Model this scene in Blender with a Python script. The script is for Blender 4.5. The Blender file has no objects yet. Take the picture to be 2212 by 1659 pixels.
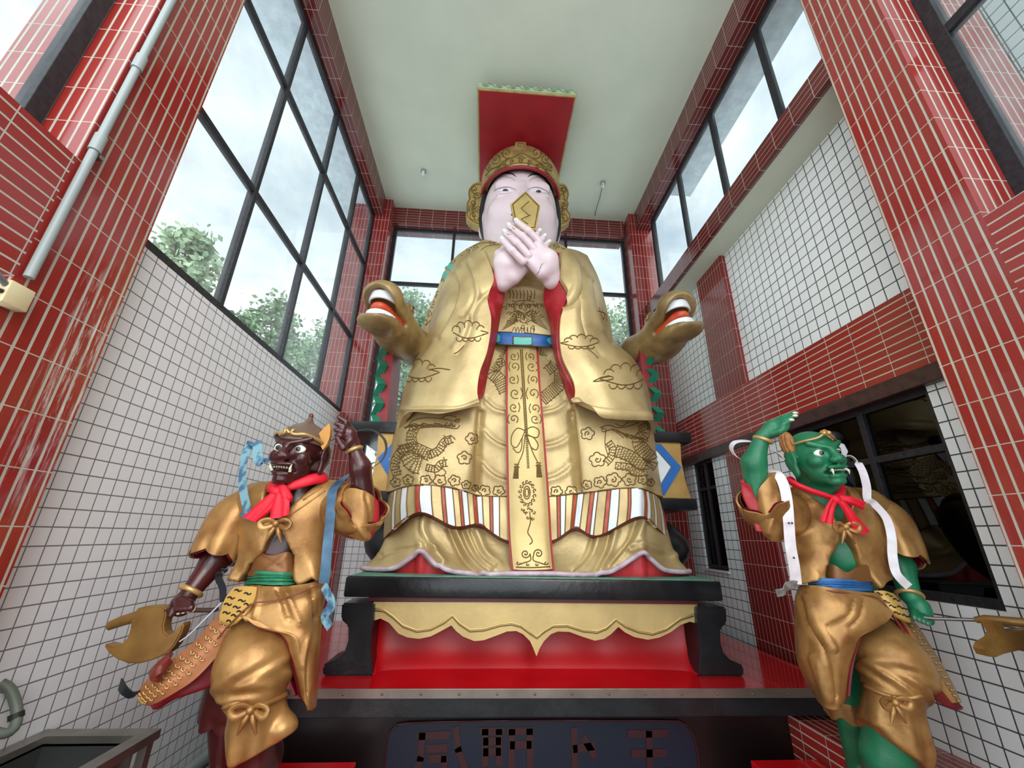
import bpy, bmesh, math, random
import numpy as np
from mathutils import Vector, Matrix
from mathutils.bvhtree import BVHTree
from mathutils.noise import noise as mnoise
random.seed(7)
SC = bpy.context.scene
COL = SC.collection

# ------------------------------------------------------------------ camera
# lens solved from the room's vanishing points; the camera is the origin, z up
FPX, YAW, PITCH, ROLL = 876.87, -0.0574458, 0.3582166, 0.0194455
def _cam_rows():
    ca, sa, cb, sb, cc, sc = math.cos(YAW), math.sin(YAW), math.cos(PITCH), math.sin(PITCH), math.cos(ROLL), math.sin(ROLL)
    f = np.array([0, cb, sb]); u = np.array([0, -sb, cb]); r = np.array([1.0, 0, 0])
    r2 = cc * r + sc * u; u2 = -sc * r + cc * u
    Rz = np.array([[ca, -sa, 0], [sa, ca, 0], [0, 0, 1]])
    return np.array([Rz @ r2, Rz @ u2, Rz @ f])
CM = _cam_rows()
cam_data = bpy.data.cameras.new('camera')
cam = bpy.data.objects.new('camera', cam_data)
COL.objects.link(cam)
cam_data.sensor_width = 36
cam_data.lens = FPX / 2212 * 36
cam_data.clip_start = 0.02
m = Matrix(((CM[0][0], CM[1][0], -CM[2][0]), (CM[0][1], CM[1][1], -CM[2][1]), (CM[0][2], CM[1][2], -CM[2][2])))
cam.matrix_world = m.to_4x4()
SC.camera = cam
SC.view_settings.view_transform = 'Standard'
SC.view_settings.look = 'None'
SC.view_settings.exposure = 0.3
SC.view_settings.gamma = 1.0

# ------------------------------------------------------------------ sky and light
def srgb(r, g, b, a=1.0):
    def c(x):
        x /= 255.0
        return x / 12.92 if x <= 0.04045 else ((x + 0.055) / 1.055) ** 2.4
    return (c(r), c(g), c(b), a)

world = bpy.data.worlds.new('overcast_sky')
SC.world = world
world.use_nodes = True
wn = world.node_tree.nodes; wl = world.node_tree.links
wn.clear()
wo = wn.new('ShaderNodeOutputWorld'); bg = wn.new('ShaderNodeBackground')
tc = wn.new('ShaderNodeTexCoord')
mp = wn.new('ShaderNodeMapping'); mp.inputs['Scale'].default_value = (1, 1, 2.0)
n1 = wn.new('ShaderNodeTexNoise'); n1.inputs['Scale'].default_value = 2.6; n1.inputs['Detail'].default_value = 7; n1.inputs['Roughness'].default_value = 0.55
cr = wn.new('ShaderNodeValToRGB')
cr.color_ramp.elements[0].position = 0.32; cr.color_ramp.elements[0].color = srgb(178, 199, 216)
cr.color_ramp.elements[1].position = 0.60; cr.color_ramp.elements[1].color = srgb(246, 250, 252)
e = cr.color_ramp.elements.new(0.45); e.color = srgb(214, 225, 233)
wl.new(tc.outputs['Generated'], mp.inputs['Vector']); wl.new(mp.outputs['Vector'], n1.inputs['Vector'])
wl.new(n1.outputs['Fac'], cr.inputs['Fac'])
# sky made brighter behind the camera, added to light the room from the front
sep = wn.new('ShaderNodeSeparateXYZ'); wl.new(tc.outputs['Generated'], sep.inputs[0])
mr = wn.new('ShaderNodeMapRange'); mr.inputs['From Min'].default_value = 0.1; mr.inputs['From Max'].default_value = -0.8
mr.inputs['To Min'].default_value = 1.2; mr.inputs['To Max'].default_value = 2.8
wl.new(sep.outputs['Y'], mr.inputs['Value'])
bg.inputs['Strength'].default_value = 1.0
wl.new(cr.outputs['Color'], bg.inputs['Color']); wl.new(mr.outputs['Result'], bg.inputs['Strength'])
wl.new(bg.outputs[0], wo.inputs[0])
sd = bpy.data.lights.new('hazy_sun', 'SUN'); sd.energy = 1.0; sd.angle = math.radians(35); sd.color = (1.0, 0.97, 0.92)
sun = bpy.data.objects.new('hazy_sun', sd); COL.objects.link(sun)
sun.rotation_euler = Vector((-0.35, 1.0, -0.75)).to_track_quat('-Z', 'Y').to_euler()

# ------------------------------------------------------------------ helpers
def ray(u, v):
    return (CM[0] * (u - 1106) - CM[1] * (v - 829.5) + CM[2] * FPX) / FPX
def U(u, v, y):
    d = ray(u, v); return Vector(d * (y / d[1]))
def UX(u, v, x):
    d = ray(u, v); return Vector(d * (x / d[0]))
def UZ(u, v, z):
    d = ray(u, v); return Vector(d * (z / d[2]))
def proj(p):
    c = CM @ np.array(p); return 1106 + FPX * c[0] / c[2], 829.5 - FPX * c[1] / c[2]

MATS = {}
def mat(name, col, rough=0.5, metal=0.0, spec=0.5, var=0.0, vscale=6.0, bump=0.0, bscale=40.0, coat=0.0, col2=None, patch=None):
    """painted surface: base colour, optional second colour in noisy patches, fine bump"""
    if name in MATS: return MATS[name]
    M = bpy.data.materials.new(name); M.use_nodes = True
    nt = M.node_tree; N = nt.nodes; L = nt.links
    b = N['Principled BSDF']
    b.inputs['Base Color'].default_value = col
    b.inputs['Roughness'].default_value = rough
    b.inputs['Metallic'].default_value = metal
    b.inputs['Specular IOR Level'].default_value = spec
    b.inputs['Coat Weight'].default_value = coat
    t = N.new('ShaderNodeTexCoord')
    if var > 0 or col2:
        n = N.new('ShaderNodeTexNoise'); n.inputs['Scale'].default_value = vscale; n.inputs['Detail'].default_value = 6
        L.new(t.outputs['Object'], n.inputs['Vector'])
        r = N.new('ShaderNodeValToRGB')
        lo, hi = (0.35, 0.65) if patch is None else patch
        r.color_ramp.elements[0].position = lo; r.color_ramp.elements[1].position = hi
        if col2:
            r.color_ramp.elements[0].color = col2; r.color_ramp.elements[1].color = col
        else:
            r.color_ramp.elements[0].color = tuple(c * (1 - var) for c in col[:3]) + (1,)
            r.color_ramp.elements[1].color = tuple(min(1, c * (1 + var)) for c in col[:3]) + (1,)
        L.new(n.outputs['Fac'], r.inputs['Fac']); L.new(r.outputs['Color'], b.inputs['Base Color'])
    if bump > 0:
        n = N.new('ShaderNodeTexNoise'); n.inputs['Scale'].default_value = bscale; n.inputs['Detail'].default_value = 4
        L.new(t.outputs['Object'], n.inputs['Vector'])
        bp = N.new('ShaderNodeBump'); bp.inputs['Strength'].default_value = bump; bp.inputs['Distance'].default_value = 0.01
        L.new(n.outputs['Fac'], bp.inputs['Height']); L.new(bp.outputs['Normal'], b.inputs['Normal'])
    MATS[name] = M
    return M

def tile_mat(name, col, joint, pu, pv, ju, jv, rough=0.18, var=0.12, spots=None, bump=0.5, offu=0.0, offv=0.0, coat=0.0):
    """glazed tiles laid on UV metres: pu x pv pitch, ju and jv joint widths"""
    M = bpy.data.materials.new(name); M.use_nodes = True
    nt = M.node_tree; N = nt.nodes; L = nt.links
    b = N['Principled BSDF']; b.inputs['Coat Weight'].default_value = coat
    def math_(op, a, c=None):
        x = N.new('ShaderNodeMath'); x.operation = op
        if isinstance(a, (int, float)): x.inputs[0].default_value = a
        else: L.new(a, x.inputs[0])
        if c is not None:
            if isinstance(c, (int, float)): x.inputs[1].default_value = c
            else: L.new(c, x.inputs[1])
        return x.outputs[0]
    uv = N.new('ShaderNodeUVMap'); uv.uv_map = 'UVMap'
    s = N.new('ShaderNodeSeparateXYZ'); L.new(uv.outputs[0], s.inputs[0])
    a = math_('DIVIDE', math_('ADD', s.outputs[0], offu), pu); c = math_('DIVIDE', math_('ADD', s.outputs[1], offv), pv)
    def edge(x, p, j):          # 0 in the joint, 1 on the tile
        fr = math_('FRACT', x)
        d = math_('MULTIPLY', math_('SUBTRACT', 0.5, math_('ABSOLUTE', math_('SUBTRACT', fr, 0.5))), p)
        mrn = N.new('ShaderNodeMapRange'); mrn.inputs['From Min'].default_value = j * 0.42; mrn.inputs['From Max'].default_value = j * 0.62
        L.new(d, mrn.inputs['Value']); return mrn.outputs[0]
    mask = math_('MULTIPLY', edge(a, pu, ju), edge(c, pv, jv))
    cmb = N.new('ShaderNodeCombineXYZ'); L.new(math_('FLOOR', a), cmb.inputs[0]); L.new(math_('FLOOR', c), cmb.inputs[1])
    w = N.new('ShaderNodeTexWhiteNoise'); L.new(cmb.outputs[0], w.inputs['Vector'])
    hv = N.new('ShaderNodeHueSaturation'); hv.inputs['Color'].default_value = col
    vv = math_('ADD', math_('MULTIPLY', w.outputs['Value'], var), 1.0 - var / 2); L.new(vv, hv.inputs['Value'])
    mx = N.new('ShaderNodeMix'); mx.data_type = 'RGBA'
    L.new(mask, mx.inputs['Factor'])
    t = N.new('ShaderNodeTexCoord')
    ns = N.new('ShaderNodeTexNoise'); ns.inputs['Scale'].default_value = 3.0; ns.inputs['Detail'].default_value = 5
    L.new(t.outputs['Object'], ns.inputs['Vector'])
    jr = N.new('ShaderNodeValToRGB'); jr.color_ramp.elements[0].position = 0.35; jr.color_ramp.elements[1].position = 0.7
    jr.color_ramp.elements[0].color = tuple(x * 0.8 for x in joint[:3]) + (1,); jr.color_ramp.elements[1].color = joint
    L.new(ns.outputs['Fac'], jr.inputs['Fac'])
    L.new(jr.outputs['Color'], mx.inputs[6]); L.new(hv.outputs['Color'], mx.inputs[7])
    out = mx.outputs[2]
    if spots:                   # lime streaks that ran down the tiles: (z low, z high, y low, y high)
        zl, zh, yl, yh = spots
        so = N.new('ShaderNodeSeparateXYZ'); L.new(t.outputs['Object'], so.inputs[0])
        mpn = N.new('ShaderNodeMapping'); mpn.inputs['Scale'].default_value = (40, 40, 4); L.new(t.outputs['Object'], mpn.inputs['Vector'])
        n2 = N.new('ShaderNodeTexNoise'); n2.inputs['Scale'].default_value = 1.0; n2.inputs['Detail'].default_value = 8; n2.inputs['Roughness'].default_value = 0.7
        L.new(mpn.outputs[0], n2.inputs['Vector'])
        def win(o, lo, hi, soft):
            p = N.new('ShaderNodeMapRange'); p.inputs['From Min'].default_value = lo; p.inputs['From Max'].default_value = lo + soft; L.new(o, p.inputs['Value'])
            q = N.new('ShaderNodeMapRange'); q.inputs['From Min'].default_value = hi; q.inputs['From Max'].default_value = hi - soft; L.new(o, q.inputs['Value'])
            return math_('MULTIPLY', p.outputs[0], q.outputs[0])
        ww = math_('MULTIPLY', win(so.outputs['Z'], zl, zh, 0.35), win(so.outputs['Y'], yl, yh, 0.12))
        th = N.new('ShaderNodeMapRange'); th.inputs['From Min'].default_value = 0.50; th.inputs['From Max'].default_value = 0.62; L.new(n2.outputs['Fac'], th.inputs['Value'])
        k = math_('MULTIPLY', math_('MULTIPLY', th.outputs[0], ww), 0.75)
        m2 = N.new('ShaderNodeMix'); m2.data_type = 'RGBA'; L.new(k, m2.inputs['Factor']); L.new(out, m2.inputs[6]); m2.inputs[7].default_value = srgb(225, 222, 215)
        out = m2.outputs[2]
    L.new(out, b.inputs['Base Color'])
    rr = N.new('ShaderNodeMapRange'); rr.inputs['To Min'].default_value = 0.85; rr.inputs['To Max'].default_value = rough
    L.new(mask, rr.inputs['Value']); L.new(rr.outputs[0], b.inputs['Roughness'])
    bp = N.new('ShaderNodeBump'); bp.inputs['Strength'].default_value = bump; bp.inputs['Distance'].default_value = 0.004
    L.new(mask, bp.inputs['Height']); L.new(bp.outputs['Normal'], b.inputs['Normal'])
    MATS[name] = M
    return M

GLASS = {}
def glass_mat(name='window_glass', dust=0.06, tint=(0.93, 0.97, 0.97, 1), refl=1.0):
    if name in MATS: return MATS[name]
    M = bpy.data.materials.new(name); M.use_nodes = True
    N = M.node_tree.nodes; L = M.node_tree.links; N.clear()
    o = N.new('ShaderNodeOutputMaterial'); tr = N.new('ShaderNodeBsdfTransparent'); tr.inputs[0].default_value = tint
    gl = N.new('ShaderNodeBsdfGlossy'); gl.inputs['Roughness'].default_value = 0.02
    lw = N.new('ShaderNodeLayerWeight'); lw.inputs['Blend'].default_value = 0.5
    pw = N.new('ShaderNodeMath'); pw.operation = 'POWER'; L.new(lw.outputs['Facing'], pw.inputs[0]); pw.inputs[1].default_value = 5.0
    fr = N.new('ShaderNodeMath'); fr.operation = 'MULTIPLY_ADD'; L.new(pw.outputs[0], fr.inputs[0]); fr.inputs[1].default_value = 0.45 * refl; fr.inputs[2].default_value = 0.03 * refl
    mx = N.new('ShaderNodeMixShader'); L.new(fr.outputs[0], mx.inputs[0]); L.new(tr.outputs[0], mx.inputs[1]); L.new(gl.outputs[0], mx.inputs[2])
    df = N.new('ShaderNodeBsdfDiffuse'); df.inputs[0].default_value = srgb(235, 240, 242)
    t = N.new('ShaderNodeTexCoord'); n = N.new('ShaderNodeTexNoise'); n.inputs['Scale'].default_value = 2.2; n.inputs['Detail'].default_value = 8
    L.new(t.outputs['Object'], n.inputs['Vector'])
    r = N.new('ShaderNodeMapRange'); r.inputs['From Min'].default_value = 0.35; r.inputs['From Max'].default_value = 0.7
    r.inputs['To Min'].default_value = dust * 0.3; r.inputs['To Max'].default_value = dust * 2.2
    L.new(n.outputs['Fac'], r.inputs['Value'])
    m2 = N.new('ShaderNodeMixShader'); L.new(r.outputs[0], m2.inputs[0]); L.new(mx.outputs[0], m2.inputs[1]); L.new(df.outputs[0], m2.inputs[2])
    L.new(m2.outputs[0], o.inputs[0])
    MATS[name] = M
    return M

def tagit(o, label=None, cat=None, group=None, kind=None):
    if label: o['label'] = label
    if cat: o['category'] = cat
    if group: o['group'] = group
    if kind: o['kind'] = kind
    return o

def link_mesh(name, me, mats, parent=None, smooth=False):
    o = bpy.data.objects.new(name, me); COL.objects.link(o)
    for mm in (mats if isinstance(mats, (list, tuple)) else [mats]): me.materials.append(mm)
    if smooth:
        me.polygons.foreach_set('use_smooth', [True] * len(me.polygons))
    if parent:
        o.parent = parent
        # parts are modelled in world coordinates; a mesh parent already sits at the origin
        o.matrix_parent_inverse = Matrix.Translation(-Vector(parent.location)) if parent.type == 'EMPTY' else Matrix.Identity(4)
    return o
def empty(name, loc=(0, 0, 0)):
    o = bpy.data.objects.new(name, None); COL.objects.link(o); o.location = loc; o.empty_display_size = 0.1
    return o

def pydata(name, V, F, mats, parent=None, smooth=False, uvs=None, mi=None):
    me = bpy.data.meshes.new(name)
    me.from_pydata([tuple(v) for v in V], [], [tuple(f) for f in F]); me.update()
    if uvs is not None:
        ul = me.uv_layers.new(name='UVMap')
        k = 0
        for fi, f in enumerate(me.polygons):
            for li in f.loop_indices: ul.data[li].uv = uvs[fi][li - f.loop_start]
    if mi is not None: me.polygons.foreach_set('material_index', mi)
    return link_mesh(name, me, mats, parent, smooth)

def bm_finish(name, bm, mats, parent=None, smooth=False, uvmode=None, sharp=None):
    """uvmode 'v': tile strips stand upright, 'h': strips run along the wall, 'hy'/'hx': a beam along y or x, sq: squares"""
    bmesh.ops.recalc_face_normals(bm, faces=bm.faces)
    if uvmode:
        ul = bm.loops.layers.uv.new('UVMap')
        for f in bm.faces:
            n = f.normal; ax = max(range(3), key=lambda i: abs(n[i]))
            for lp in f.loops:
                c = lp.vert.co
                if ax == 2: a, b = (c.x, c.y) if uvmode in ('v', 'hy', 'sq') else (c.y, c.x)
                elif ax == 0: a, b = (c.y, c.z)
                else: a, b = (c.x, c.z)
                if ax != 2 and uvmode in ('h', 'hx', 'hy'): a, b = b, a
                lp[ul].uv = (a, b)
    me = bpy.data.meshes.new(name); bm.to_mesh(me); bm.free()
    o = link_mesh(name, me, mats, parent, smooth)
    if smooth and sharp: me.set_sharp_from_angle(angle=math.radians(sharp))
    return o

def bbox(bm, x0, x1, y0, y1, z0, z1, bev=0.0):
    vs = [bm.verts.new((x, y, z)) for x in (x0, x1) for y in (y0, y1) for z in (z0, z1)]
    fs = [(0, 1, 3, 2), (4, 6, 7, 5), (0, 4, 5, 1), (2, 3, 7, 6), (0, 2, 6, 4), (1, 5, 7, 3)]
    F = [bm.faces.new([vs[i] for i in f]) for f in fs]
    if bev > 0:
        es = list({e for f in F for e in f.edges})
        bmesh.ops.bevel(bm, geom=es, offset=bev, segments=2, affect='EDGES', profile=0.5)
def box(name, x0, x1, y0, y1, z0, z1, mats, parent=None, bev=0.0, uvmode=None, smooth=False):
    bm = bmesh.new(); bbox(bm, x0, x1, y0, y1, z0, z1, bev)
    return bm_finish(name, bm, mats, parent, uvmode=uvmode, smooth=smooth, sharp=40 if smooth else None)

def catmull(P, n, closed=False):
    """n points along a Catmull-Rom curve through P (numpy k x d), spaced by arc length"""
    P = np.asarray(P, float)
    if len(P) == 2: 
        t = np.linspace(0, 1, n)[:, None]; return P[0] * (1 - t) + P[1] * t
    if closed: Q = np.vstack([P[-1], P, P[0], P[1]])
    else: Q = np.vstack([2 * P[0] - P[1], P, 2 * P[-1] - P[-2]])
    segs = len(Q) - 3; out = []
    for i in range(segs):
        a, b, c, d = Q[i:i + 4]
        for t in np.linspace(0, 1, 12, endpoint=False):
            out.append(0.5 * (2 * b + (c - a) * t + (2 * a - 5 * b + 4 * c - d) * t * t + (3 * b - a - 3 * c + d) * t ** 3))
    out.append(P[0] if closed else P[-1]); out = np.array(out)
    L = np.r_[0, np.cumsum(np.linalg.norm(np.diff(out, axis=0), axis=1))]
    s = np.linspace(0, L[-1], n, endpoint=not closed)
    return np.array([np.interp(s, L, out[:, k]) for k in range(out.shape[1])]).T
def catmull_param(P, n):
    """same, spaced evenly by control point so neighbouring rows stay in step"""
    P = np.asarray(P, float); k = len(P)
    if k == 2:
        t = np.linspace(0, 1, n)[:, None]; return P[0] * (1 - t) + P[1] * t
    Q = np.vstack([2 * P[0] - P[1], P, 2 * P[-1] - P[-2]]); s = np.linspace(0, k - 1, n); out = np.zeros((n, P.shape[1]))
    for j, x in enumerate(s):
        i = min(int(x), k - 2); t = x - i; a, b, c, d = Q[i:i + 4]
        out[j] = 0.5 * (2 * b + (c - a) * t + (2 * a - 5 * b + 4 * c - d) * t * t + (3 * b - a - 3 * c + d) * t ** 3)
    return out

def tube_bm(bm, pts, r, seg=8, closed=False, cap=True, flat=1.0, up=None):
    """round (or flattened) bar along pts; r one radius or one per point"""
    P = [Vector(p) for p in pts]; n = len(P)
    R = r if isinstance(r, (list, tuple, np.ndarray)) else [r] * n
    rings = []; prev = None
    for i in range(n):
        if closed: t = P[(i + 1) % n] - P[i - 1]
        else: t = P[min(i + 1, n - 1)] - P[max(i - 1, 0)]
        if t.length < 1e-9: t = Vector((0, 0, 1))
        t.normalize()
        if up is not None:
            a = Vector(up) - t * t.dot(Vector(up))
        elif prev is None:
            a = t.orthogonal()
        else: a = prev - t * t.dot(prev)
        if a.length < 1e-6: a = t.orthogonal()
        a.normalize(); prev = a; b = t.cross(a)
        rings.append([bm.verts.new(P[i] + (a * math.cos(2 * math.pi * k / seg) * flat + b * math.sin(2 * math.pi * k / seg)) * R[i]) for k in range(seg)])
    m = n if closed else n - 1
    for i in range(m):
        A, B = rings[i], rings[(i + 1) % n]
        for k in range(seg): bm.faces.new((A[k], A[(k + 1) % seg], B[(k + 1) % seg], B[k]))
    if cap and not closed:
        bm.faces.new(rings[0][::-1]); bm.faces.new(rings[-1])
def tube(name, pts, r, mats, parent=None, seg=8, closed=False, flat=1.0, up=None, res=None):
    bm = bmesh.new()
    if res: pts = catmull(np.array([tuple(p) for p in pts]), res, closed)
    if res and isinstance(r, (list, tuple)): r = list(np.interp(np.linspace(0, 1, res), np.linspace(0, 1, len(r)), r))
    tube_bm(bm, pts, r, seg, closed, flat=flat, up=up)
    return bm_finish(name, bm, mats, parent, smooth=True, sharp=60)

def grid_mesh(name, G, mats, parent=None, thick=0.0, colmi=None, closed_u=False, smooth=True, uv=False, sharp=60):
    """G: rows x cols x 3 surface; thick adds a solid shell behind it"""
    nr, nc = G.shape[:2]
    V = [tuple(p) for row in G for p in row]; F = []; mi = []; uvs = []
    cc = nc if closed_u else nc - 1
    def quad(a, b, c, d, m=0): F.append((a, b, c, d)); mi.append(m)
    for i in range(nr - 1):
        for j in range(cc):
            j2 = (j + 1) % nc
            quad(i * nc + j, i * nc + j2, (i + 1) * nc + j2, (i + 1) * nc + j, colmi[j] if colmi is not None else 0)
            uvs.append([(j / cc, i / (nr - 1)), ((j + 1) / cc, i / (nr - 1)), ((j + 1) / cc, (i + 1) / (nr - 1)), (j / cc, (i + 1) / (nr - 1))])
    if thick:
        du = np.gradient(G, axis=1); dv = np.gradient(G, axis=0)
        if closed_u: du = np.roll(G, -1, axis=1) - np.roll(G, 1, axis=1)
        Nn = np.cross(dv, du); Nn /= np.linalg.norm(Nn, axis=2, keepdims=True) + 1e-9
        B = G - Nn * thick
        o = len(V); V += [tuple(p) for row in B for p in row]
        for i in range(nr - 1):
            for j in range(cc):
                j2 = (j + 1) % nc
                quad(o + i * nc + j, o + (i + 1) * nc + j, o + (i + 1) * nc + j2, o + i * nc + j2, colmi[j] if colmi is not None else 0); uvs.append([(0, 0)] * 4)
        for j in range(cc):
            j2 = (j + 1) % nc
            quad(j, o + j, o + j2, j2, colmi[j] if colmi is not None else 0); uvs.append([(0, 0)] * 4)
            e = (nr - 1) * nc; quad(e + j, e + j2, o + e + j2, o + e + j, colmi[j] if colmi is not None else 0); uvs.append([(0, 0)] * 4)
        if not closed_u:
            for i in range(nr - 1):
                quad(i * nc, (i + 1) * nc, o + (i + 1) * nc, o + i * nc, colmi[0] if colmi is not None else 0); uvs.append([(0, 0)] * 4)
                e = nc - 1; quad(i * nc + e, o + i * nc + e, o + (i + 1) * nc + e, (i + 1) * nc + e, colmi[-1] if colmi is not None else 0); uvs.append([(0, 0)] * 4)
    ob = pydata(name, V, F, mats, parent, smooth=smooth, uvs=uvs if uv else None, mi=mi)
    bm = bmesh.new(); bm.from_mesh(ob.data); bmesh.ops.recalc_face_normals(bm, faces=bm.faces); bm.to_mesh(ob.data); bm.free()
    if smooth and thick: ob.data.set_sharp_from_angle(angle=math.radians(sharp))
    return ob

def W3(p):
    return U(*p) if isinstance(p, tuple) else Vector(p)
def sheet(name, rows, mats, parent=None, nu=60, nv=40, folds=(), thick=0.03, colmi=None, post=None, closed_u=False, uv=False, ret=False):
    """cloth surface through rows of control points (u, v, depth) or world vectors.
    folds: (polyline in photo pixels, amplitude m, width px) presses creases (-) or ridges (+) along the normal"""
    A = np.array([catmull_param([tuple(W3(p)) for p in r], nu) for r in rows])
    G = np.array([catmull_param(A[:, j], nv) for j in range(nu)]).transpose(1, 0, 2)
    if folds:
        C = G @ CM.T; uvp = np.stack([1106 + FPX * C[..., 0] / C[..., 2], 829.5 - FPX * C[..., 1] / C[..., 2]], -1)
        du = np.gradient(G, axis=1); dv = np.gradient(G, axis=0); Nn = np.cross(dv, du); Nn /= np.linalg.norm(Nn, axis=2, keepdims=True) + 1e-9
        toc = -G / np.linalg.norm(G, axis=2, keepdims=True)
        Nn *= np.sign((Nn * toc).sum(2, keepdims=True) + 1e-9)
        D = np.zeros(G.shape[:2])
        for pts, amp, wd in folds:
            P = catmull(np.array(pts, float), max(12, 6 * len(pts)))
            d = poly_dist(uvp, P)
            D += amp * np.exp(-(d / wd) ** 2)
        G = G + Nn * D[..., None]
    if post is not None: G = post(G)
    ob = grid_mesh(name, G, mats, parent, thick=thick, colmi=colmi, closed_u=closed_u, uv=uv)
    return (ob, G) if ret else ob
def poly_dist(X, P):
    d = np.full(X.shape[:-1], 1e9)
    for a, b in zip(P[:-1], P[1:]):
        ab = b - a; L2 = (ab ** 2).sum() + 1e-12
        t = np.clip(((X - a) @ ab) / L2, 0, 1)
        d = np.minimum(d, np.linalg.norm(X - (a + t[..., None] * ab), axis=-1))
    return d

# ------------------------------------------------------------------ sculpting: distance fields turned into meshes
def smin(a, b, k):
    h = np.clip(0.5 + 0.5 * (b - a) / k, 0, 1); return b * (1 - h) + a * h - k * h * (1 - h)
def smax(a, b, k): return -smin(-a, -b, k)
def s_cone(P, a, b, r1, r2):
    a = np.array(a, float); b = np.array(b, float); ab = b - a; L = (ab ** 2).sum() + 1e-12
    t = np.clip(((P - a) @ ab) / L, 0, 1); return np.linalg.norm(P - (a + t[..., None] * ab), axis=-1) - (r1 + (r2 - r1) * t)
def s_ell(P, c, r, R=None):
    Q = P - np.array(c, float)
    if R is not None: Q = Q @ np.array(R, float)
    r = np.array(r, float); k0 = np.linalg.norm(Q / r, axis=-1); k1 = np.linalg.norm(Q / r ** 2, axis=-1) + 1e-9
    return k0 * (k0 - 1) / k1
def s_box(P, c, h, rd=0.0, R=None):
    Q = P - np.array(c, float)
    if R is not None: Q = Q @ np.array(R, float)
    q = np.abs(Q) - (np.array(h) - rd); return np.linalg.norm(np.maximum(q, 0), axis=-1) + np.minimum(q.max(-1), 0) - rd
def s_poly(X, P):
    """signed distance to a closed polygon, X (...,2)"""
    P = np.array(P, float); d = poly_dist(X, np.vstack([P, P[:1]])); ins = np.zeros(X.shape[:-1], bool)
    j = len(P) - 1
    for i in range(len(P)):
        xi, yi = P[i]; xj, yj = P[j]
        c = ((yi > X[..., 1]) != (yj > X[..., 1])) & (X[..., 0] < (xj - xi) * (X[..., 1] - yi) / (yj - yi + 1e-12) + xi)
        ins ^= c; j = i
    return np.where(ins, -d, d)
def sculpt(name, fn, lo, hi, h, mats, parent=None, xf=None, smooth=True):
    """surface nets over the field fn(P) inside the box lo..hi; xf maps local to world"""
    ax = [np.arange(lo[i], hi[i] + h, h) for i in range(3)]
    # only blocks the surface can pass through are evaluated in full
    BS = 10; nb = [-(-len(a) // BS) for a in ax]; full = [np.concatenate([a, a[-1] + h * np.arange(1, n_ * BS - len(a) + 1)]) for a, n_ in zip(ax, nb)]
    S = np.zeros([n_ * BS for n_ in nb]); cen = [f.reshape(-1, BS).mean(1) for f in full]
    C = np.stack(np.meshgrid(*cen, indexing='ij'), -1); dc = fn(C); rad = BS * h * .87
    S = np.repeat(np.repeat(np.repeat(np.where(dc < 0, -1.0, 1.0), BS, 0), BS, 1), BS, 2)
    actb = np.argwhere(np.abs(dc) < rad * 1.9)
    for c0 in range(0, len(actb), 200):
        A_ = actb[c0:c0 + 200]; P = np.empty((len(A_), BS, BS, BS, 3))
        for k in range(3):
            vals = full[k].reshape(-1, BS)[A_[:, k]]; sh = [len(A_), 1, 1, 1]; sh[k + 1] = BS; P[..., k] = vals.reshape(sh)
        D_ = fn(P)
        for (i, j, k), d_ in zip(A_, D_): S[i * BS:(i + 1) * BS, j * BS:(j + 1) * BS, k * BS:(k + 1) * BS] = d_
    S = S[:len(ax[0]), :len(ax[1]), :len(ax[2])].copy()
    S[0] = S[-1] = np.maximum(S[0], h) ; S[:, 0] = np.maximum(S[:, 0], h * .5); S[:, -1] = np.maximum(S[:, -1], h * .5); S[:, :, 0] = np.maximum(S[:, :, 0], h * .5); S[:, :, -1] = np.maximum(S[:, :, -1], h * .5)
    S[0] = np.maximum(S[0], h * .5); S[-1] = np.maximum(S[-1], h * .5)
    ins = S < 0; n = S.shape
    cs = np.zeros([x - 1 for x in n] + [3]); cnt = np.zeros([x - 1 for x in n])
    I = np.indices([x - 1 for x in n]).transpose(1, 2, 3, 0).astype(float)
    cor = lambda a, o: a[o[0]:n[0] - 1 + o[0], o[1]:n[1] - 1 + o[1], o[2]:n[2] - 1 + o[2]]
    for axi in range(3):
        oth = [k for k in range(3) if k != axi]
        for p in (0, 1):
            for q in (0, 1):
                o = [0, 0, 0]; o[oth[0]] = p; o[oth[1]] = q; o2 = list(o); o2[axi] = 1
                a = cor(S, o); b = cor(S, o2); m_ = (a < 0) != (b < 0)
                t = np.where(m_, a / np.where(m_, a - b, 1), 0)
                pt = np.zeros(a.shape + (3,)); pt[...] = o; pt[..., axi] = t
                cs += pt * m_[..., None]; cnt += m_
    act = cnt > 0; idx = -np.ones(act.shape, int); idx[act] = np.arange(act.sum())
    V = (I[act] + cs[act] / cnt[act][:, None]) * h + np.array([a[0] for a in ax])
    F = []
    for axi in range(3):
        a = [slice(0, n[k]) for k in range(3)]; b = list(a)
        a[axi] = slice(0, n[axi] - 1); b[axi] = slice(1, n[axi])
        A = ins[tuple(a)]; B = ins[tuple(b)]; E = np.argwhere(A != B); fl = A[A != B]
        k1, k2 = [k for k in range(3) if k != axi]
        ok = (E[:, k1] > 0) & (E[:, k2] > 0) & (E[:, k1] < n[k1] - 1) & (E[:, k2] < n[k2] - 1); E = E[ok]; fl = fl[ok]
        d1 = np.eye(3, dtype=int)[k1]; d2 = np.eye(3, dtype=int)[k2]
        q = np.stack([idx[tuple(X.T)] for X in (E - d1 - d2, E - d2, E, E - d1)], 1)
        if axi == 1: fl = ~fl
        q[~fl] = q[~fl][:, ::-1]; F.append(q)
    F = np.vstack(F)
    if xf is not None: V = xf(V)
    me = bpy.data.meshes.new(name)
    me.vertices.add(len(V)); me.vertices.foreach_set('co', V.astype(np.float32).ravel())
    me.loops.add(len(F) * 4); me.loops.foreach_set('vertex_index', F.astype(np.int32).ravel())
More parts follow.
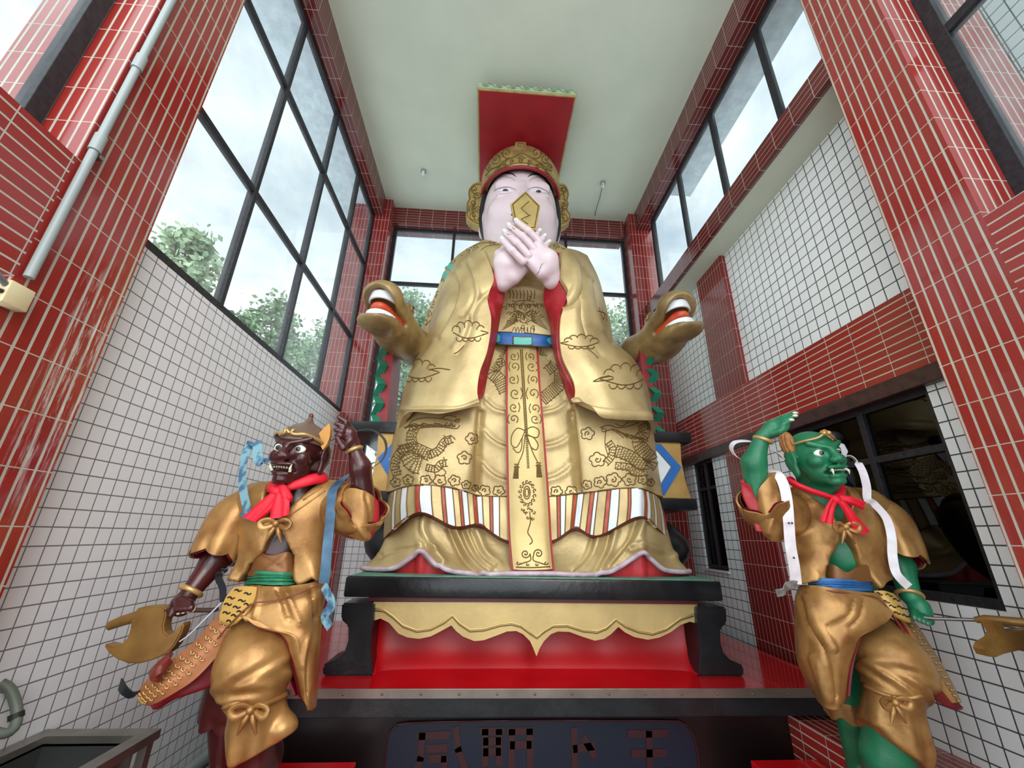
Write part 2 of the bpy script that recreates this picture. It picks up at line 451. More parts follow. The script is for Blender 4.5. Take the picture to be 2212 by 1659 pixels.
    me.polygons.add(len(F)); me.polygons.foreach_set('loop_start', np.arange(0, len(F) * 4, 4, dtype=np.int32)); me.polygons.foreach_set('loop_total', np.full(len(F), 4, dtype=np.int32))
    me.update(calc_edges=True); me.validate()
    return link_mesh(name, me, mats, parent, smooth)

def bvh_of(objs):
    V = []; F = []
    for o in objs:
        k = len(V); V += [v.co.copy() for v in o.data.vertices]; F += [tuple(i + k for i in p.vertices) for p in o.data.polygons]
    return BVHTree.FromPolygons(V, F)
def relief(name, bvh, lines, r, mats, parent=None, step=6, lift=0.3, closed=False, seg=5, ymax=9):
    """raised cords laid on a sculpted surface; lines are polylines in photo pixels dropped onto it"""
    bm = bmesh.new()
    for ln in lines:
        ln = np.array(ln, float)
        L = np.linalg.norm(np.diff(ln, axis=0), axis=1).sum(); n = max(3, int(L / step))
        C = catmull(ln, n) if len(ln) > 2 else catmull(ln, max(2, n))
        run = []
        for (u, v) in C:
            d = Vector(ray(u, v)).normalized(); h, nn, _, _ = bvh.ray_cast(Vector((0, 0, 0)), d)
            if h is None or h.y > ymax or (run and (h - run[-1]).length > 0.25):
                if len(run) > 1: tube_bm(bm, run, r, seg)
                run = []
                if h is None or h.y > ymax: continue
            if nn.dot(d) > 0: nn = -nn
            run.append(h + nn * r * lift)
        if len(run) > 1: tube_bm(bm, run, r, seg)
    if len(bm.verts) == 0: bm.free(); return None
    return bm_finish(name, bm, mats, parent, smooth=True)

def leaf_tree(name, base, height, crown, nleaf, label, col, seed=0, leaf=0.11, trunk_r=0.12):
    """a broadleaf tree: forked trunk and a crown of separate small leaves around twig clusters"""
    rnd = random.Random(seed); b = Vector(base)
    root = empty(name, b); tagit(root, label, 'tree')
    bm = bmesh.new(); top = b + Vector((0, 0, height * 0.75))
    tube_bm(bm, [b, b + Vector((0.1, 0, height * 0.35)), top], [trunk_r, trunk_r * 0.7, trunk_r * 0.25], 7)
    centres = []
    for k in range(34):
        a = rnd.uniform(0, 6.28); rr = crown[0] * math.sqrt(rnd.random()); zz = height * (0.34 + 0.62 * rnd.random())
        fall = 1 - abs((zz / height - 0.66) / 0.42) ** 2; fall = max(0.25, fall)
        c = b + Vector((math.cos(a) * rr * fall, math.sin(a) * crown[1] * fall * rnd.random(), zz)); centres.append(c)
        st = b + Vector((0.05, 0, min(zz * 0.7, height * 0.7))); tube_bm(bm, [st, (st + c) / 2 + Vector((0, 0, 0.1)), c], [trunk_r * .3, trunk_r * .18, .01], 5)
    bm_finish('trunk', bm, mat('bark', srgb(84, 74, 60), 0.9, var=.3), root, smooth=True)
    V = []; F = []
    for k in range(nleaf):
        c = rnd.choice(centres); s = crown[0] * 0.36
        p = c + Vector((rnd.gauss(0, s * .5), rnd.gauss(0, s * .5), rnd.gauss(0, s * .42)))
        d = Vector((rnd.uniform(-1, 1), rnd.uniform(-1, 1), rnd.uniform(-.8, .3))).normalized() * leaf * rnd.uniform(.6, 1.3)
        e = d.cross(Vector((rnd.uniform(-1, 1), rnd.uniform(-1, 1), rnd.uniform(-1, 1)))).normalized() * leaf * .3
        i = len(V); V += [p - d * .5, p + e, p + d * .5, p - e]; F.append((i, i + 1, i + 2, i + 3))
    pydata('foliage', V, F, mat('leaf_' + name + str(seed % 3), col, 0.6, var=.35, vscale=2.0), root)
    return root

# ================================================================== THE ROOM
FLOOR, CEIL = -1.70, 5.64
RED = srgb(150, 44, 38); RJ = srgb(196, 190, 172)
M_redv = tile_mat('red_tile_upright', RED, RJ, 0.0575, 0.235, 0.0115, 0.005, coat=.3)
M_redl = tile_mat('red_tile_limed', RED, RJ, 0.0575, 0.235, 0.0115, 0.005, spots=(0.0, 1.35, 1.78, 2.10), coat=.3)
M_redh = tile_mat('red_tile_lying', RED, RJ, 0.0575, 0.235, 0.009, 0.005, offv=0.1)
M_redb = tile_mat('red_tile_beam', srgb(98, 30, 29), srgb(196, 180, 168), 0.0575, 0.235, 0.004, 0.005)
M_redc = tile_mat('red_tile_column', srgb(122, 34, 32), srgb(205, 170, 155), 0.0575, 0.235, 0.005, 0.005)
M_white = tile_mat('white_tile_square', srgb(243, 245, 248), srgb(128, 128, 128), 0.0885, 0.0885, 0.006, 0.006, rough=0.25, var=0.05)
M_whiteR = tile_mat('white_tile_square_right', srgb(238, 241, 240), srgb(78, 80, 80), 0.105, 0.105, 0.008, 0.008, rough=0.25, var=0.05)
M_ceil = mat('ceiling_paint', srgb(208, 216, 198), 0.8, var=.03, vscale=2)
M_soff = mat('eave_concrete', srgb(222, 234, 244), 0.85, var=.12, vscale=9, bump=.4, bscale=60)
M_frame = mat('dark_aluminium', srgb(46, 46, 50), 0.45, 0.4, var=.3, vscale=30)
M_steel = mat('brushed_steel', srgb(150, 146, 138), 0.35, 0.9, var=.15)
M_brown = mat('dark_brown_stone', srgb(62, 36, 34), 0.4, var=.4, vscale=14)
M_glass = glass_mat()
M_floor = mat('grey_concrete', srgb(140, 136, 130), 0.7, var=.15, vscale=3)

def S(o, label=None):
    o['kind'] = 'structure'
    if label: o['label'] = label
    return o
S(box('floor', -3.2, 4.0, -3.0, 6.6, FLOOR - .1, FLOOR, M_floor), 'grey concrete floor around the altar platform')
S(box('ceiling', -2.3, 3.0, 0.2, 6.4, CEIL, CEIL + .15, M_ceil), 'smooth pale ceiling above the seated statue')
# --- left side
XW = -2.16
S(box('wall_left', XW - .25, XW, 2.03, 5.95, FLOOR, 1.645, M_white, uvmode='sq'), 'white square tiled wall below the left windows')
bm = bmesh.new(); bbox(bm, XW - .2, -2.0, -3.0, 1.56, 0.975, 1.645)
S(bm_finish('wall_front_left', bm, M_redh, uvmode='h'), 'red tiled spandrel left of the pipe')
S(box('trim_1', XW - .45, -2.0, 1.56, 2.03, FLOOR, CEIL, M_redl, uvmode='v'), 'wide red tiled column with white lime streaks on the left')
S(box('trim_2', XW - .45, -1.875, 5.82, 6.35, FLOOR, CEIL, M_redc, uvmode='v'), 'red tiled column in the far left corner')
bm = bmesh.new(); bbox(bm, XW - .08, -2.0, 2.03, 5.82, 5.27, CEIL); bbox(bm, XW - .08, -2.0, -0.5, 1.56, 5.27, CEIL)
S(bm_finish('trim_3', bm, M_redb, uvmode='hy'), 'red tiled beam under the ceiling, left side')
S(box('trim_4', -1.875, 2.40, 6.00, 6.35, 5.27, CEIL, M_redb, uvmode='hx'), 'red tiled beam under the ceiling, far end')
S(box('wall_back', -1.875, 2.43, 6.05, 6.3, FLOOR, 0.55, M_white, uvmode='sq'), 'white tiled wall below the far windows')
# --- right side
XR = 2.54
S(box('trim_5', XR, XR + .75, 1.525, 1.965, FLOOR, CEIL, M_redv, uvmode='v'), 'wide red tiled column on the right')
bm = bmesh.new(); bbox(bm, XR, XR + .3, -3.0, 1.525, FLOOR, 1.61)
S(bm_finish('wall_front_right', bm, M_redh, uvmode='h'), 'red tiled wall below the near right window')
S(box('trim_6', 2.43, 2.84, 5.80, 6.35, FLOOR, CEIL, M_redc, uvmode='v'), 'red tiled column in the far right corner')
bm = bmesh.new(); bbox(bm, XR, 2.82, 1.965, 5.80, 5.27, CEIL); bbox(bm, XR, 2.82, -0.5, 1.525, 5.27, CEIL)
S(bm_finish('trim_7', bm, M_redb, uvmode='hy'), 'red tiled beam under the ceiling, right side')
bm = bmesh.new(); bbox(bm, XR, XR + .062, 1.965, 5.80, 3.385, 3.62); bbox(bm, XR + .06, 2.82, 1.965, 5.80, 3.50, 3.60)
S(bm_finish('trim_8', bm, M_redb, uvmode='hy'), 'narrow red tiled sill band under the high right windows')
S(box('ceiling_recess', XR + .062, 3.3, 1.965, 5.80, 3.392, 3.50, M_ceil), 'pale soffit below the high right windows')
S(box('trim_9', 2.85, 3.05, 1.965, 5.95, 1.10, 1.645, M_redh, uvmode='h'), 'red tiled band along the right wall')
S(box('trim_10', 2.845, 3.05, 1.965, 5.95, 0.985, 1.10, M_brown, bev=.008), 'dark brown stone strip above the dark windows')
S(box('trim_11', 2.85, 3.0, 4.09, 4.69, 1.645, 3.40, M_redc, uvmode='v'), 'red tiled pilaster on the upper right wall')
S(box('trim_12', 2.85, 3.0, 4.09, 4.69, FLOOR, 0.985, M_redc, uvmode='v'), 'red tiled pilaster on the lower right wall')
S(box('wall_right', 2.91, 3.05, 1.965, 5.95, 1.645, 3.40, M_whiteR, uvmode='sq'), 'white square tiled upper right wall')
bm = bmesh.new()
Wz0, Wz1 = -0.345, 0.985
for (y0, y1, z0, z1) in ((1.965, 2.37, FLOOR, .985), (2.37, 3.75, FLOOR, Wz0), (3.75, 5.10, FLOOR, .985), (5.10, 5.62, FLOOR, Wz0), (5.62, 6.2, FLOOR, .985)):
    bbox(bm, 2.91, 3.05, y0, y1, z0, z1)
S(bm_finish('wall_right_lower', bm, M_whiteR, uvmode='sq'), 'white square tiled lower right wall around the dark windows')
S(box('trim_13', 2.30, 2.91, 1.965, 5.5, FLOOR, -1.20, M_redh, uvmode='hy'), 'low red tiled ledge along the right wall')
# sills of the two dark windows
S(box('trim_14', 2.885, 3.0, 5.08, 5.64, -.37, -.345, mat('white_sill', srgb(230, 230, 228), .3)), 'white sill of the small dark window')

# --- windows
def window_x(n, x, ys, zs, label, t=.035, w=.045, glass=None, drop=()):
    """window in a plane of constant x: bars at every y in ys and z in zs"""
    r = empty('window_%d' % n, (x, (ys[0] + ys[-1]) / 2, zs[0])); r['kind'] = 'structure'; r['label'] = label
    bm = bmesh.new()
    for i, y in enumerate(ys):
        ww = w * (1.3 if i in (0, len(ys) - 1) else 1)
        bbox(bm, x - t, x + t, y - ww / 2, y + ww / 2, zs[0], zs[-1], .004)
    for i, z in enumerate(zs):
        ww = w * (1.3 if i in (0, len(zs) - 1) else 1)
        bbox(bm, x - t * .9, x + t * .9, ys[0], ys[-1], z - ww / 2, z + ww / 2, .004)
    bm_finish('window_frame', bm, M_frame, r)
    bm = bmesh.new(); bbox(bm, x - .004, x + .004, ys[0], ys[-1], zs[0], zs[-1])
    bm_finish('glass_pane', bm, glass or M_glass, r)
    return r
window_x(1, XW - .03, [2.03, 2.95, 3.98, 4.97, 5.80], [1.66, 2.85, 4.21, 5.25], 'tall left window wall with a grid of black bars')
window_x(2, -2.26, [-1.2, 1.51], [1.66, 5.25], 'window left of the left red column', w=.06)
window_x(3, 2.76, [2.00, 2.64, 3.60, 4.54, 5.55], [3.62, 5.25], 'row of high windows above the right wall', w=.05)
window_x(4, 2.83, [-1.2, 1.49], [1.62, 3.07, 5.25], 'window right of the right red column', w=.07)
M_dglass = glass_mat('smoked_window_glass', .0, (.35, .37, .36, 1))
window_x(5, 2.97, [2.38, 2.93, 3.74], [-.32, .59, .98], 'large dark window behind the green figure', glass=M_dglass, w=.05)
window_x(6, 2.97, [5.12, 5.36, 5.61], [-.32, .64, .98], 'small dark window beside the throne', glass=M_dglass, w=.04)
r = empty('window_7', (.3, 6.15, .55)); r['kind'] = 'structure'; r['label'] = 'wide window behind the statue with black bars'
bm = bmesh.new()
for x, w in ((-1.845, .06), (-.77, .045), (.27, .045), (1.31, .045), (2.40, .06)): bbox(bm, x - w / 2, x + w / 2, 6.11, 6.18, .55, 5.27, .004)
for z in (.57, 4.09, 5.25): bbox(bm, -1.875, 2.43, 6.115, 6.175, z - .03, z + .03, .004)
bm_finish('window_frame', bm, M_frame, r)
bm = bmesh.new(); bbox(bm, -1.87, 2.42, 6.142, 6.15, .56, 5.26); bm_finish('glass_pane', bm, M_glass, r)

# dim room behind the dark windows; tube lamp added to imitate a reflected lamp
M_dark = mat('dim_room_wall', srgb(60, 54, 50), .9, var=.5, vscale=3)
bm = bmesh.new()
for (a) in ((3.06, 5.5, 1.3, 6.4, -1.7, -1.6), (3.06, 5.5, 1.3, 6.4, 1.75, 1.85), (5.4, 5.5, 1.3, 6.4, -1.6, 1.75), (3.06, 5.4, 1.3, 1.4, -1.6, 1.75), (3.06, 5.4, 6.3, 6.4, -1.6, 1.75)): bbox(bm, *a)
S(bm_finish('wall_side_room', bm, M_dark), 'dim room seen through the dark windows')
r = empty('reflection_tube_lamp', (3.8, 3.22, 1.25)); tagit(r, 'lit white tube lamp added behind the large dark window to imitate a lamp reflection', 'lamp')
tube('lamp_hanger', [(3.8, 3.22, 1.30), (3.8, 3.22, 1.76)], .008, M_frame, r)
box('lamp_housing', 3.76, 3.84, 3.08, 3.37, 1.265, 1.31, mat('lamp_white', srgb(225, 225, 225), .4), r)
ml = bpy.data.materials.new('lamp_glow'); ml.use_nodes = True
ml.node_tree.nodes['Principled BSDF'].inputs['Emission Color'].default_value = (.9, 1, 1, 1); ml.node_tree.nodes['Principled BSDF'].inputs['Emission Strength'].default_value = 3
tube('lamp_tube', [(3.8, 3.09, 1.245), (3.8, 3.36, 1.245)], .018, ml, r)

# --- eaves outside (their undersides show through the top panes)
S(box('trim_15', -2.83, XW - .10, -1.0, 6.9, 5.50, 5.62, M_soff), 'concrete eave outside the left windows')
S(box('trim_16', 2.82, 3.27, -1.0, 5.15, 5.46, 5.60, M_soff), 'concrete eave outside the high right windows')
# neighbouring wing seen through the near right window
r = empty('neighbouring_building', (4.6, -.2, -1.7)); tagit(r, 'white tiled building wing outside the top right window', 'building')
yb_ = UX(2165, 95, 3.9).y
box('wall', 3.95, 4.3, -2.5, 2.6, 1.0, 9.5, mat('grey_render', srgb(150, 158, 152), .85, var=.15, vscale=3), r)
box('tiled_pier', 3.9, 3.95, -2.5, yb_, 1.0, 9.5, M_whiteR, r, uvmode='sq')
box('dark_ledge', 3.88, 3.95, yb_, 2.2, 3.55, 3.7, M_frame, r)
box('corner_pier', 3.15, 3.45, 1.6, 1.9, 1.6, 7.4, M_redc, r, uvmode='v')

# --- small fittings
M_pvc = mat('grey_plastic_pipe', srgb(152, 162, 160), .4)
r = empty('conduit_pipe', (-1.975, 1.54, 1)); tagit(r, 'grey plastic pipe running up the edge of the left red column', 'pipe')
tube('pipe', [(-1.972, 1.585, .99), (-1.972, 1.585, 5.27)], .0185, M_pvc, r, seg=14)
for z in (1.72, 2.32):
    tube('coupling', [(-1.972, 1.585, z), (-1.972, 1.585, z + .10)], .025, M_pvc, r, seg=14)
box('pipe_clip', -2.0, -1.955, 1.60, 1.625, 1.70, 1.72, M_steel, r)
p = UX(38, 642, -1.95)
r = empty('junction_box', (-2.0, p.y, p.z)); tagit(r, 'cream square junction box at the foot of the grey pipe', 'junction box')
box('box_body', -2.0, -1.945, p.y - .045, p.y + .05, p.z - .045, p.z + .055, mat('cream_plastic', srgb(222, 208, 164), .4), r, bev=.006, smooth=True)
r = empty('electric_cable', (-1.96, 1.4, p.z)); tagit(r, 'thin black and grey cables leaving the cream junction box to the left', 'cable')
tube('cable', [(-1.965, p.y - .04, p.z + .03), (-1.955, 1.45, p.z + .05), (-1.975, 1.30, p.z + .02), (-1.98, 1.0, p.z + .0)], .012, mat('grey_cable', srgb(120, 120, 122), .5), r, res=20)
tube('cable', [(-1.965, p.y - .04, p.z), (-1.95, 1.44, p.z - .02), (-1.975, 1.28, p.z - .04), (-1.98, 1.0, p.z - .07)], .010, mat('black_cable', srgb(28, 28, 30), .5), r, res=20)

def socket(u, v, label, wire=None):
    q = UZ(u, v, CEIL); r = empty('ceiling_socket', (q.x, q.y, CEIL)); tagit(r, label, 'lamp socket')
    bm = bmesh.new(); tube_bm(bm, [(q.x, q.y, CEIL), (q.x, q.y, CEIL - .03)], .045, 16); bm_finish('mounting_plate', bm, mat('socket_grey', srgb(150, 150, 146), .5), r)
    tube('lamp_holder', [(q.x, q.y, CEIL - .03), (q.x, q.y, CEIL - .10)], .024, mat('socket_white', srgb(226, 226, 220), .4), r, seg=12)
    if wire: tube('hanging_wire', [tuple(x) for x in wire], .005, mat('wire_brown', srgb(90, 60, 50), .6), r, res=16)
socket(915, 368, 'bare bulb socket on the ceiling left of the hat board')
socket(1302, 394, 'bare socket on the ceiling right of the hat, thin wire trailing to the beam', [UZ(1302, 398, CEIL - .08), UZ(1296, 425, CEIL - .05), UZ(1290, 445, CEIL - .03), UZ(1285, 466, CEIL - .01)])

# sink in the lower left corner
r = empty('steel_sink', (-1.9, 2.4, FLOOR)); tagit(r, 'stainless steel sink on legs against the left tiled wall', 'sink')
zs = -.95
bm = bmesh.new()
bbox(bm, -2.15, -1.60, 1.2, 1.26, zs - .04, zs); bbox(bm, -2.15, -1.60, 2.58, 2.66, zs - .04, zs); bbox(bm, -2.15, -2.08, 1.26, 2.58, zs - .04, zs); bbox(bm, -1.67, -1.60, 1.26, 2.58, zs - .04, zs)
bm_finish('rim', bm, M_steel, r)
bm = bmesh.new(); bbox(bm, -2.09, -1.66, 1.25, 2.59, zs - .26, zs - .245); bbox(bm, -2.09, -2.08, 1.25, 2.59, zs - .25, zs - .03); bbox(bm, -1.67, -1.66, 1.25, 2.59, zs - .25, zs - .03); bbox(bm, -2.08, -1.67, 2.58, 2.59, zs - .25, zs - .03); bbox(bm, -2.08, -1.67, 1.25, 1.26, zs - .25, zs - .03)
bm_finish('basin', bm, mat('basin_steel', srgb(120, 122, 120), .3, .9), r)
for x, y in ((-1.63, 2.62), (-2.12, 2.62), (-1.63, 1.25), (-2.12, 1.25)): box('leg', x - .02, x + .02, y - .02, y + .02, FLOOR, zs - .04, M_steel, r)
hp = [U(0, 1475, 2.35), U(22, 1490, 2.37), U(36, 1530, 2.38), U(32, 1570, 2.36), U(10, 1585, 2.33), U(-20, 1580, 2.30)]
r = empty('hose_tap', hp[2]); tagit(r, 'curved green-grey hose hanging over the sink', 'hose')
tube('hose', hp, .020, mat('green_grey_hose', srgb(96, 104, 92), .5), r, res=24, seg=12)
tube('hose_clamp', [U(35, 1540, 2.375), U(35, 1553, 2.375)], .026, mat('black_rubber', srgb(30, 30, 30), .6), r, seg=12)
# pipe along the foot of the left wall
r = empty('wall_pipe', (-2.08, 4, -1.6)); tagit(r, 'grey pipe lying along the foot of the left wall', 'pipe')
tube('pipe', [(-2.09, 2.9, FLOOR + .045), (-2.09, 5.9, FLOOR + .045)], .045, M_pvc, r, seg=14)

# --- outside: trees and power lines
G1, G2, G3 = srgb(126, 150, 112), srgb(104, 134, 92), srgb(150, 170, 138)
tr = [((-6.2, 7.15, -3.0), 9.0, (.75, .6), 3600, 'tall slim pale tree beyond the left windows, nearest the left red column', G3),
      ((-6.2, 8.7, -3.0), 8.0, (.8, .7), 3800, 'low green tree between the slim pale tree and the bushiest one outside on the left', G1),
      ((-6.4, 10.7, -3.0), 9.7, (1.1, .9), 5600, 'bushiest green tree in the middle of the left windows', G1),
      ((-6.0, 13.2, -3.0), 10.2, (1.3, 1.0), 5600, 'green tree at the far end of the left windows', G2),
      ((-3.1, 13.4, -3.0), 11.6, (1.3, 1.0), 6000, 'tree behind the far window, left of the statue', G3),
      ((1.0, 14.5, -3.0), 9.0, (1.6, 1.2), 3000, 'green tree hidden mostly behind the statue', G2),
      ((4.9, 13.4, -3.0), 12.0, (1.4, 1.0), 6000, 'tree behind the far window, right of the statue', G3)]
for i, (b, h, cr_, n, lab, c) in enumerate(tr): leaf_tree('tree', b, h, cr_, n, lab, c, seed=i, leaf=.17)
for k, (dz, lab) in enumerate(((0, 'upper thin power line crossing the sky outside'), (-.28, 'lower thin power line crossing the sky outside'))):
    o = tube('power_line', [(-14, 8.5, 5.45 + dz), (-4, 11.0, 5.1 + dz), (8, 13.0, 5.35 + dz)], .012, mat('line_black', srgb(120, 126, 130), .6), res=30); tagit(o, lab, 'power line')

# ================================================================== PLATFORM AND THRONE
def c1(*L): return [(950 + x / 3.3175, 150 + y / 3.3175) for x, y in L]
def c2(*L): return [(800 + x / 3.16, 500 + y / 3.16) for x, y in L]
def c3(*L): return [(750 + x / 2.765, 850 + y / 2.765) for x, y in L]
M_black = mat('black_lacquer', srgb(26, 28, 30), 0.28, 0.0, .5, var=.35, vscale=5, bump=.25, bscale=18)
M_redp = mat('glossy_red_paint', srgb(196, 14, 24), 0.16, coat=.5, var=.08, vscale=3, bump=.05, bscale=9)
M_gold = mat('gold_paint', srgb(208, 184, 130), 0.40, .3, col2=srgb(172, 146, 98), vscale=2.6, bump=.3, bscale=26)
M_gold2 = mat('gold_paint_plain', srgb(198, 173, 114), 0.40, .3, var=.12, vscale=3, bump=.15, bscale=30)
M_groove = mat('dark_gold_line', srgb(116, 90, 44), 0.5, .4)  # relief cords: the shade of carved crevices is put into this dark colour
M_goldhi = mat('pale_gold_line', srgb(214, 190, 124), 0.35, .45)
M_robered = mat('red_lining', srgb(168, 30, 40), 0.45, col2=srgb(196, 70, 80), vscale=7, patch=(.3, .5))
M_navy = mat('navy_panel', srgb(17, 23, 40), .35)
M_dkred = mat('dark_red_lettering', srgb(52, 12, 16), .4)
M_bodydark = mat('dark_cabinet', srgb(22, 12, 12), .3)
CX = 0.485

def prism(name, pts, y0, y1, mats, parent=None, bev=0.0, uvy=None):
    """outline of photo points standing at depth y0, given real depth back to y1"""
    bm = bmesh.new(); P = [U(p[0], p[1], y0) for p in pts]
    a = [bm.verts.new(p) for p in P]; b = [bm.verts.new((p.x, y1, p.z)) for p in P]; n = len(P)
    bm.faces.new(a); bm.faces.new(b[::-1])
    for i in range(n): bm.faces.new((a[i], b[i], b[(i + 1) % n], a[(i + 1) % n]))
    bmesh.ops.recalc_face_normals(bm, faces=bm.faces)
    if bev: bmesh.ops.bevel(bm, geom=[e for e in bm.edges if abs(e.verts[0].co.y - e.verts[1].co.y) < 1e-5 and e.verts[0].co.y == min(y0, y1)], offset=bev, segments=2, affect='EDGES')
    bmesh.ops.triangulate(bm, faces=[f for f in bm.faces if len(f.verts) > 4])
    return bm_finish(name, bm, mats, parent, smooth=True, sharp=35)
def prismw(name, pts, y0, y1, mats, parent=None, bev=0.0):
    """same from world x, z points"""
    bm = bmesh.new(); n = len(pts)
    a = [bm.verts.new((x, y0, z)) for x, z in pts]; b = [bm.verts.new((x, y1, z)) for x, z in pts]
    bm.faces.new(a); bm.faces.new(b[::-1])
    for i in range(n): bm.faces.new((a[i], b[i], b[(i + 1) % n], a[(i + 1) % n]))
    bmesh.ops.recalc_face_normals(bm, faces=bm.faces)
    if bev: bmesh.ops.bevel(bm, geom=[e for e in bm.edges if len(e.link_faces) == 2 and e.calc_face_angle() > .6], offset=bev, segments=2, affect='EDGES', clamp_overlap=True)
    bmesh.ops.triangulate(bm, faces=[f for f in bm.faces if len(f.verts) > 4])
    return bm_finish(name, bm, mats, parent, smooth=True, sharp=35)

YP = 3.39
plat = empty('altar_platform', (CX, 4.5, FLOOR)); tagit(plat, 'wide altar platform with glossy red top, steel edge strip and dark body', 'platform')
box('platform_top', -1.78, 2.74, YP + .006, 5.72, -1.05, -1.0, M_redp, plat, bev=.004)
st = box('edge_strip', -1.786, 2.746, YP - .004, YP + .006, -1.054, -.997, mat('dull_steel_strip', srgb(140, 128, 118), .35, .8, var=.15), plat, bev=.002)
bm = bmesh.new()
for k in range(18):
    x = -1.70 + k * .262; tube_bm(bm, [(x, YP - .004, -1.028), (x, YP - .010, -1.028)], [.009, .005], 8)
o = bm_finish('screw_heads', bm, mat('screw_steel', srgb(150, 120, 100), .3, .9), st, smooth=True); o['kind'] = 'stuff'
box('fascia', -1.76, 2.72, YP + .01, 5.7, -1.165, -1.05, M_black, plat, bev=.004)
box('platform_body', -1.50, 2.455, 3.55, 5.6, FLOOR, -1.165, M_bodydark, plat, bev=.004)
for (a, b_) in (((465, 1468), -1.80), ((1850, 1478), 2.745)):
    box('corner_bracket', b_ - .012, b_ + .012, YP - .012, YP + .12, -1.14, -.985, M_steel, plat, bev=.003)
pn = [(826, 1700), (832, 1640), (838, 1590), (852, 1572), (875, 1562), (1000, 1558), (1200, 1556), (1440, 1557), (1475, 1560), (1496, 1585), (1508, 1640), (1514, 1700)]
panel = prism('sign_panel', pn, 3.535, 3.552, M_navy, plat)
tube('panel_outline', [U(u, v, 3.53) for u, v in pn], .005, mat('panel_red_line', srgb(70, 10, 14), .4), panel, res=40, seg=6)
def stroke(bm, pts, w, y):
    for a, b in zip(pts[:-1], pts[1:]):
        A = U(a[0], a[1], y); B = U(b[0], b[1], y); d = (B - A).normalized(); n = Vector((-d.z, 0, d.x)) * w / 2
        vs = [bm.verts.new(p) for p in (A - n - d * w * .3, B - n + d * w * .3, B + n + d * w * .3, A + n - d * w * .3)]
        vb = [bm.verts.new(v.co + Vector((0, .006, 0))) for v in vs]
        bm.faces.new(vs)
        for i in range(4): bm.faces.new((vs[i], vb[i], vb[(i + 1) % 4], vs[(i + 1) % 4]))
chars = [[[(905, 1590), (968, 1588)], [(912, 1588), (908, 1640), (895, 1680)], [(985, 1575), (990, 1620), (1010, 1675)], [(925, 1618), (962, 1616)], [(930, 1640), (960, 1638), (958, 1670)]],
         [[(1040, 1580), (1085, 1579)], [(1048, 1580), (1048, 1650)], [(1078, 1580), (1078, 1650)], [(1048, 1602), (1078, 1601)], [(1048, 1625), (1078, 1624)], [(1100, 1580), (1148, 1579)], [(1106, 1580), (1104, 1670)], [(1144, 1579), (1146, 1680)], [(1106, 1610), (1144, 1609)]],
         [[(1240, 1577), (1242, 1680)], [(1242, 1618), (1282, 1612)], [(1262, 1596), (1284, 1632)]],
         [[(1360, 1586), (1440, 1584)], [(1402, 1584), (1404, 1660)], [(1368, 1628), (1436, 1627)], [(1352, 1670), (1452, 1668)]]]
for ch in chars:
    bm = bmesh.new()
    for s_ in ch: stroke(bm, s_, .045, 3.528)
    bm_finish('painted_character', bm, M_dkred, panel)

# red plinths the two guardians stand on
pL = UZ(770, 1645, -1.36); pR = UZ(1620, 1641, -1.36)
o = box('plinth', -1.58, pL.x, 2.05, pL.y, FLOOR, -1.36, M_redp, bev=.008); tagit(o, 'low red plinth under the dark red guardian figure', 'plinth')
o = box('plinth', pR.x, 2.28, 2.05, pR.y, FLOOR, -1.36, M_redp, bev=.008); tagit(o, 'low red plinth under the green guardian figure', 'plinth')

# ---- throne
thr = empty('throne', (CX, 4.7, -1.0)); tagit(thr, 'black and gold throne with dragon heads carrying the seated statue', 'throne')
def mx(x): return 2 * CX - x
box('seat_slab', -1.09, 2.0, 3.65, 5.6, -.475, -.325, M_black, thr, bev=.018, smooth=True)
box('seat_top', -1.05, 1.96, 3.68, 5.55, -.327, -.317, mat('green_slab_paint', srgb(92, 140, 118), .5, var=.2, vscale=8), thr, bev=.004)
box('slab_underline', -.90, 1.80, 3.70, 5.5, -.505, -.475, mat('maroon_line', srgb(84, 20, 24), .4), thr)
legp = [(738, 1303), (736, 1338), (746, 1348), (752, 1352), (751, 1385), (744, 1408), (728, 1424), (702, 1434), (696, 1440), (697, 1462), (803, 1464), (803, 1440), (800, 1415), (802, 1360), (806, 1348), (808, 1303)]
P = [(U(a, b, 3.66).x, U(a, b, 3.66).z) for a, b in legp]
P = [(x, max(z, -1.0)) for x, z in P]
for y0, y1 in ((3.66, 3.98), (5.2, 5.5)):
    prismw('leg', P, y0, y1, M_black, thr, bev=.012)
    prismw('leg', [(mx(x) - .045, z) for x, z in P], y0, y1, M_black, thr, bev=.012)
apb = [(804, 1342), (822, 1336), (840, 1345), (860, 1368), (880, 1377), (905, 1380), (930, 1375), (955, 1362), (975, 1351), (985, 1363), (1000, 1375), (1025, 1385), (1045, 1383), (1075, 1372), (1095, 1364), (1115, 1363), (1130, 1370), (1145, 1385), (1152, 1400), (1159, 1418), (1166, 1400), (1175, 1385), (1190, 1370), (1205, 1364), (1230, 1365), (1260, 1376), (1285, 1384), (1305, 1380), (1320, 1370), (1336, 1354), (1350, 1366), (1370, 1376), (1400, 1382), (1425, 1377), (1450, 1365), (1470, 1350), (1490, 1343), (1506, 1347)]
apr = prism('apron_board', [(806, 1300)] + apb + [(1506, 1302)], 3.715, 3.78, M_gold2, thr, bev=.008)
apl = [(810, 1314), (830, 1317), (848, 1330), (870, 1350), (900, 1361), (930, 1357), (960, 1342), (977, 1328), (992, 1345), (1015, 1360), (1045, 1358), (1080, 1348), (1105, 1345), (1125, 1350), (1145, 1365), (1160, 1375), (1175, 1362), (1195, 1350), (1225, 1349), (1260, 1360), (1290, 1363), (1310, 1355), (1331, 1336), (1350, 1350), (1380, 1362), (1410, 1367), (1440, 1357), (1470, 1335), (1498, 1326)]
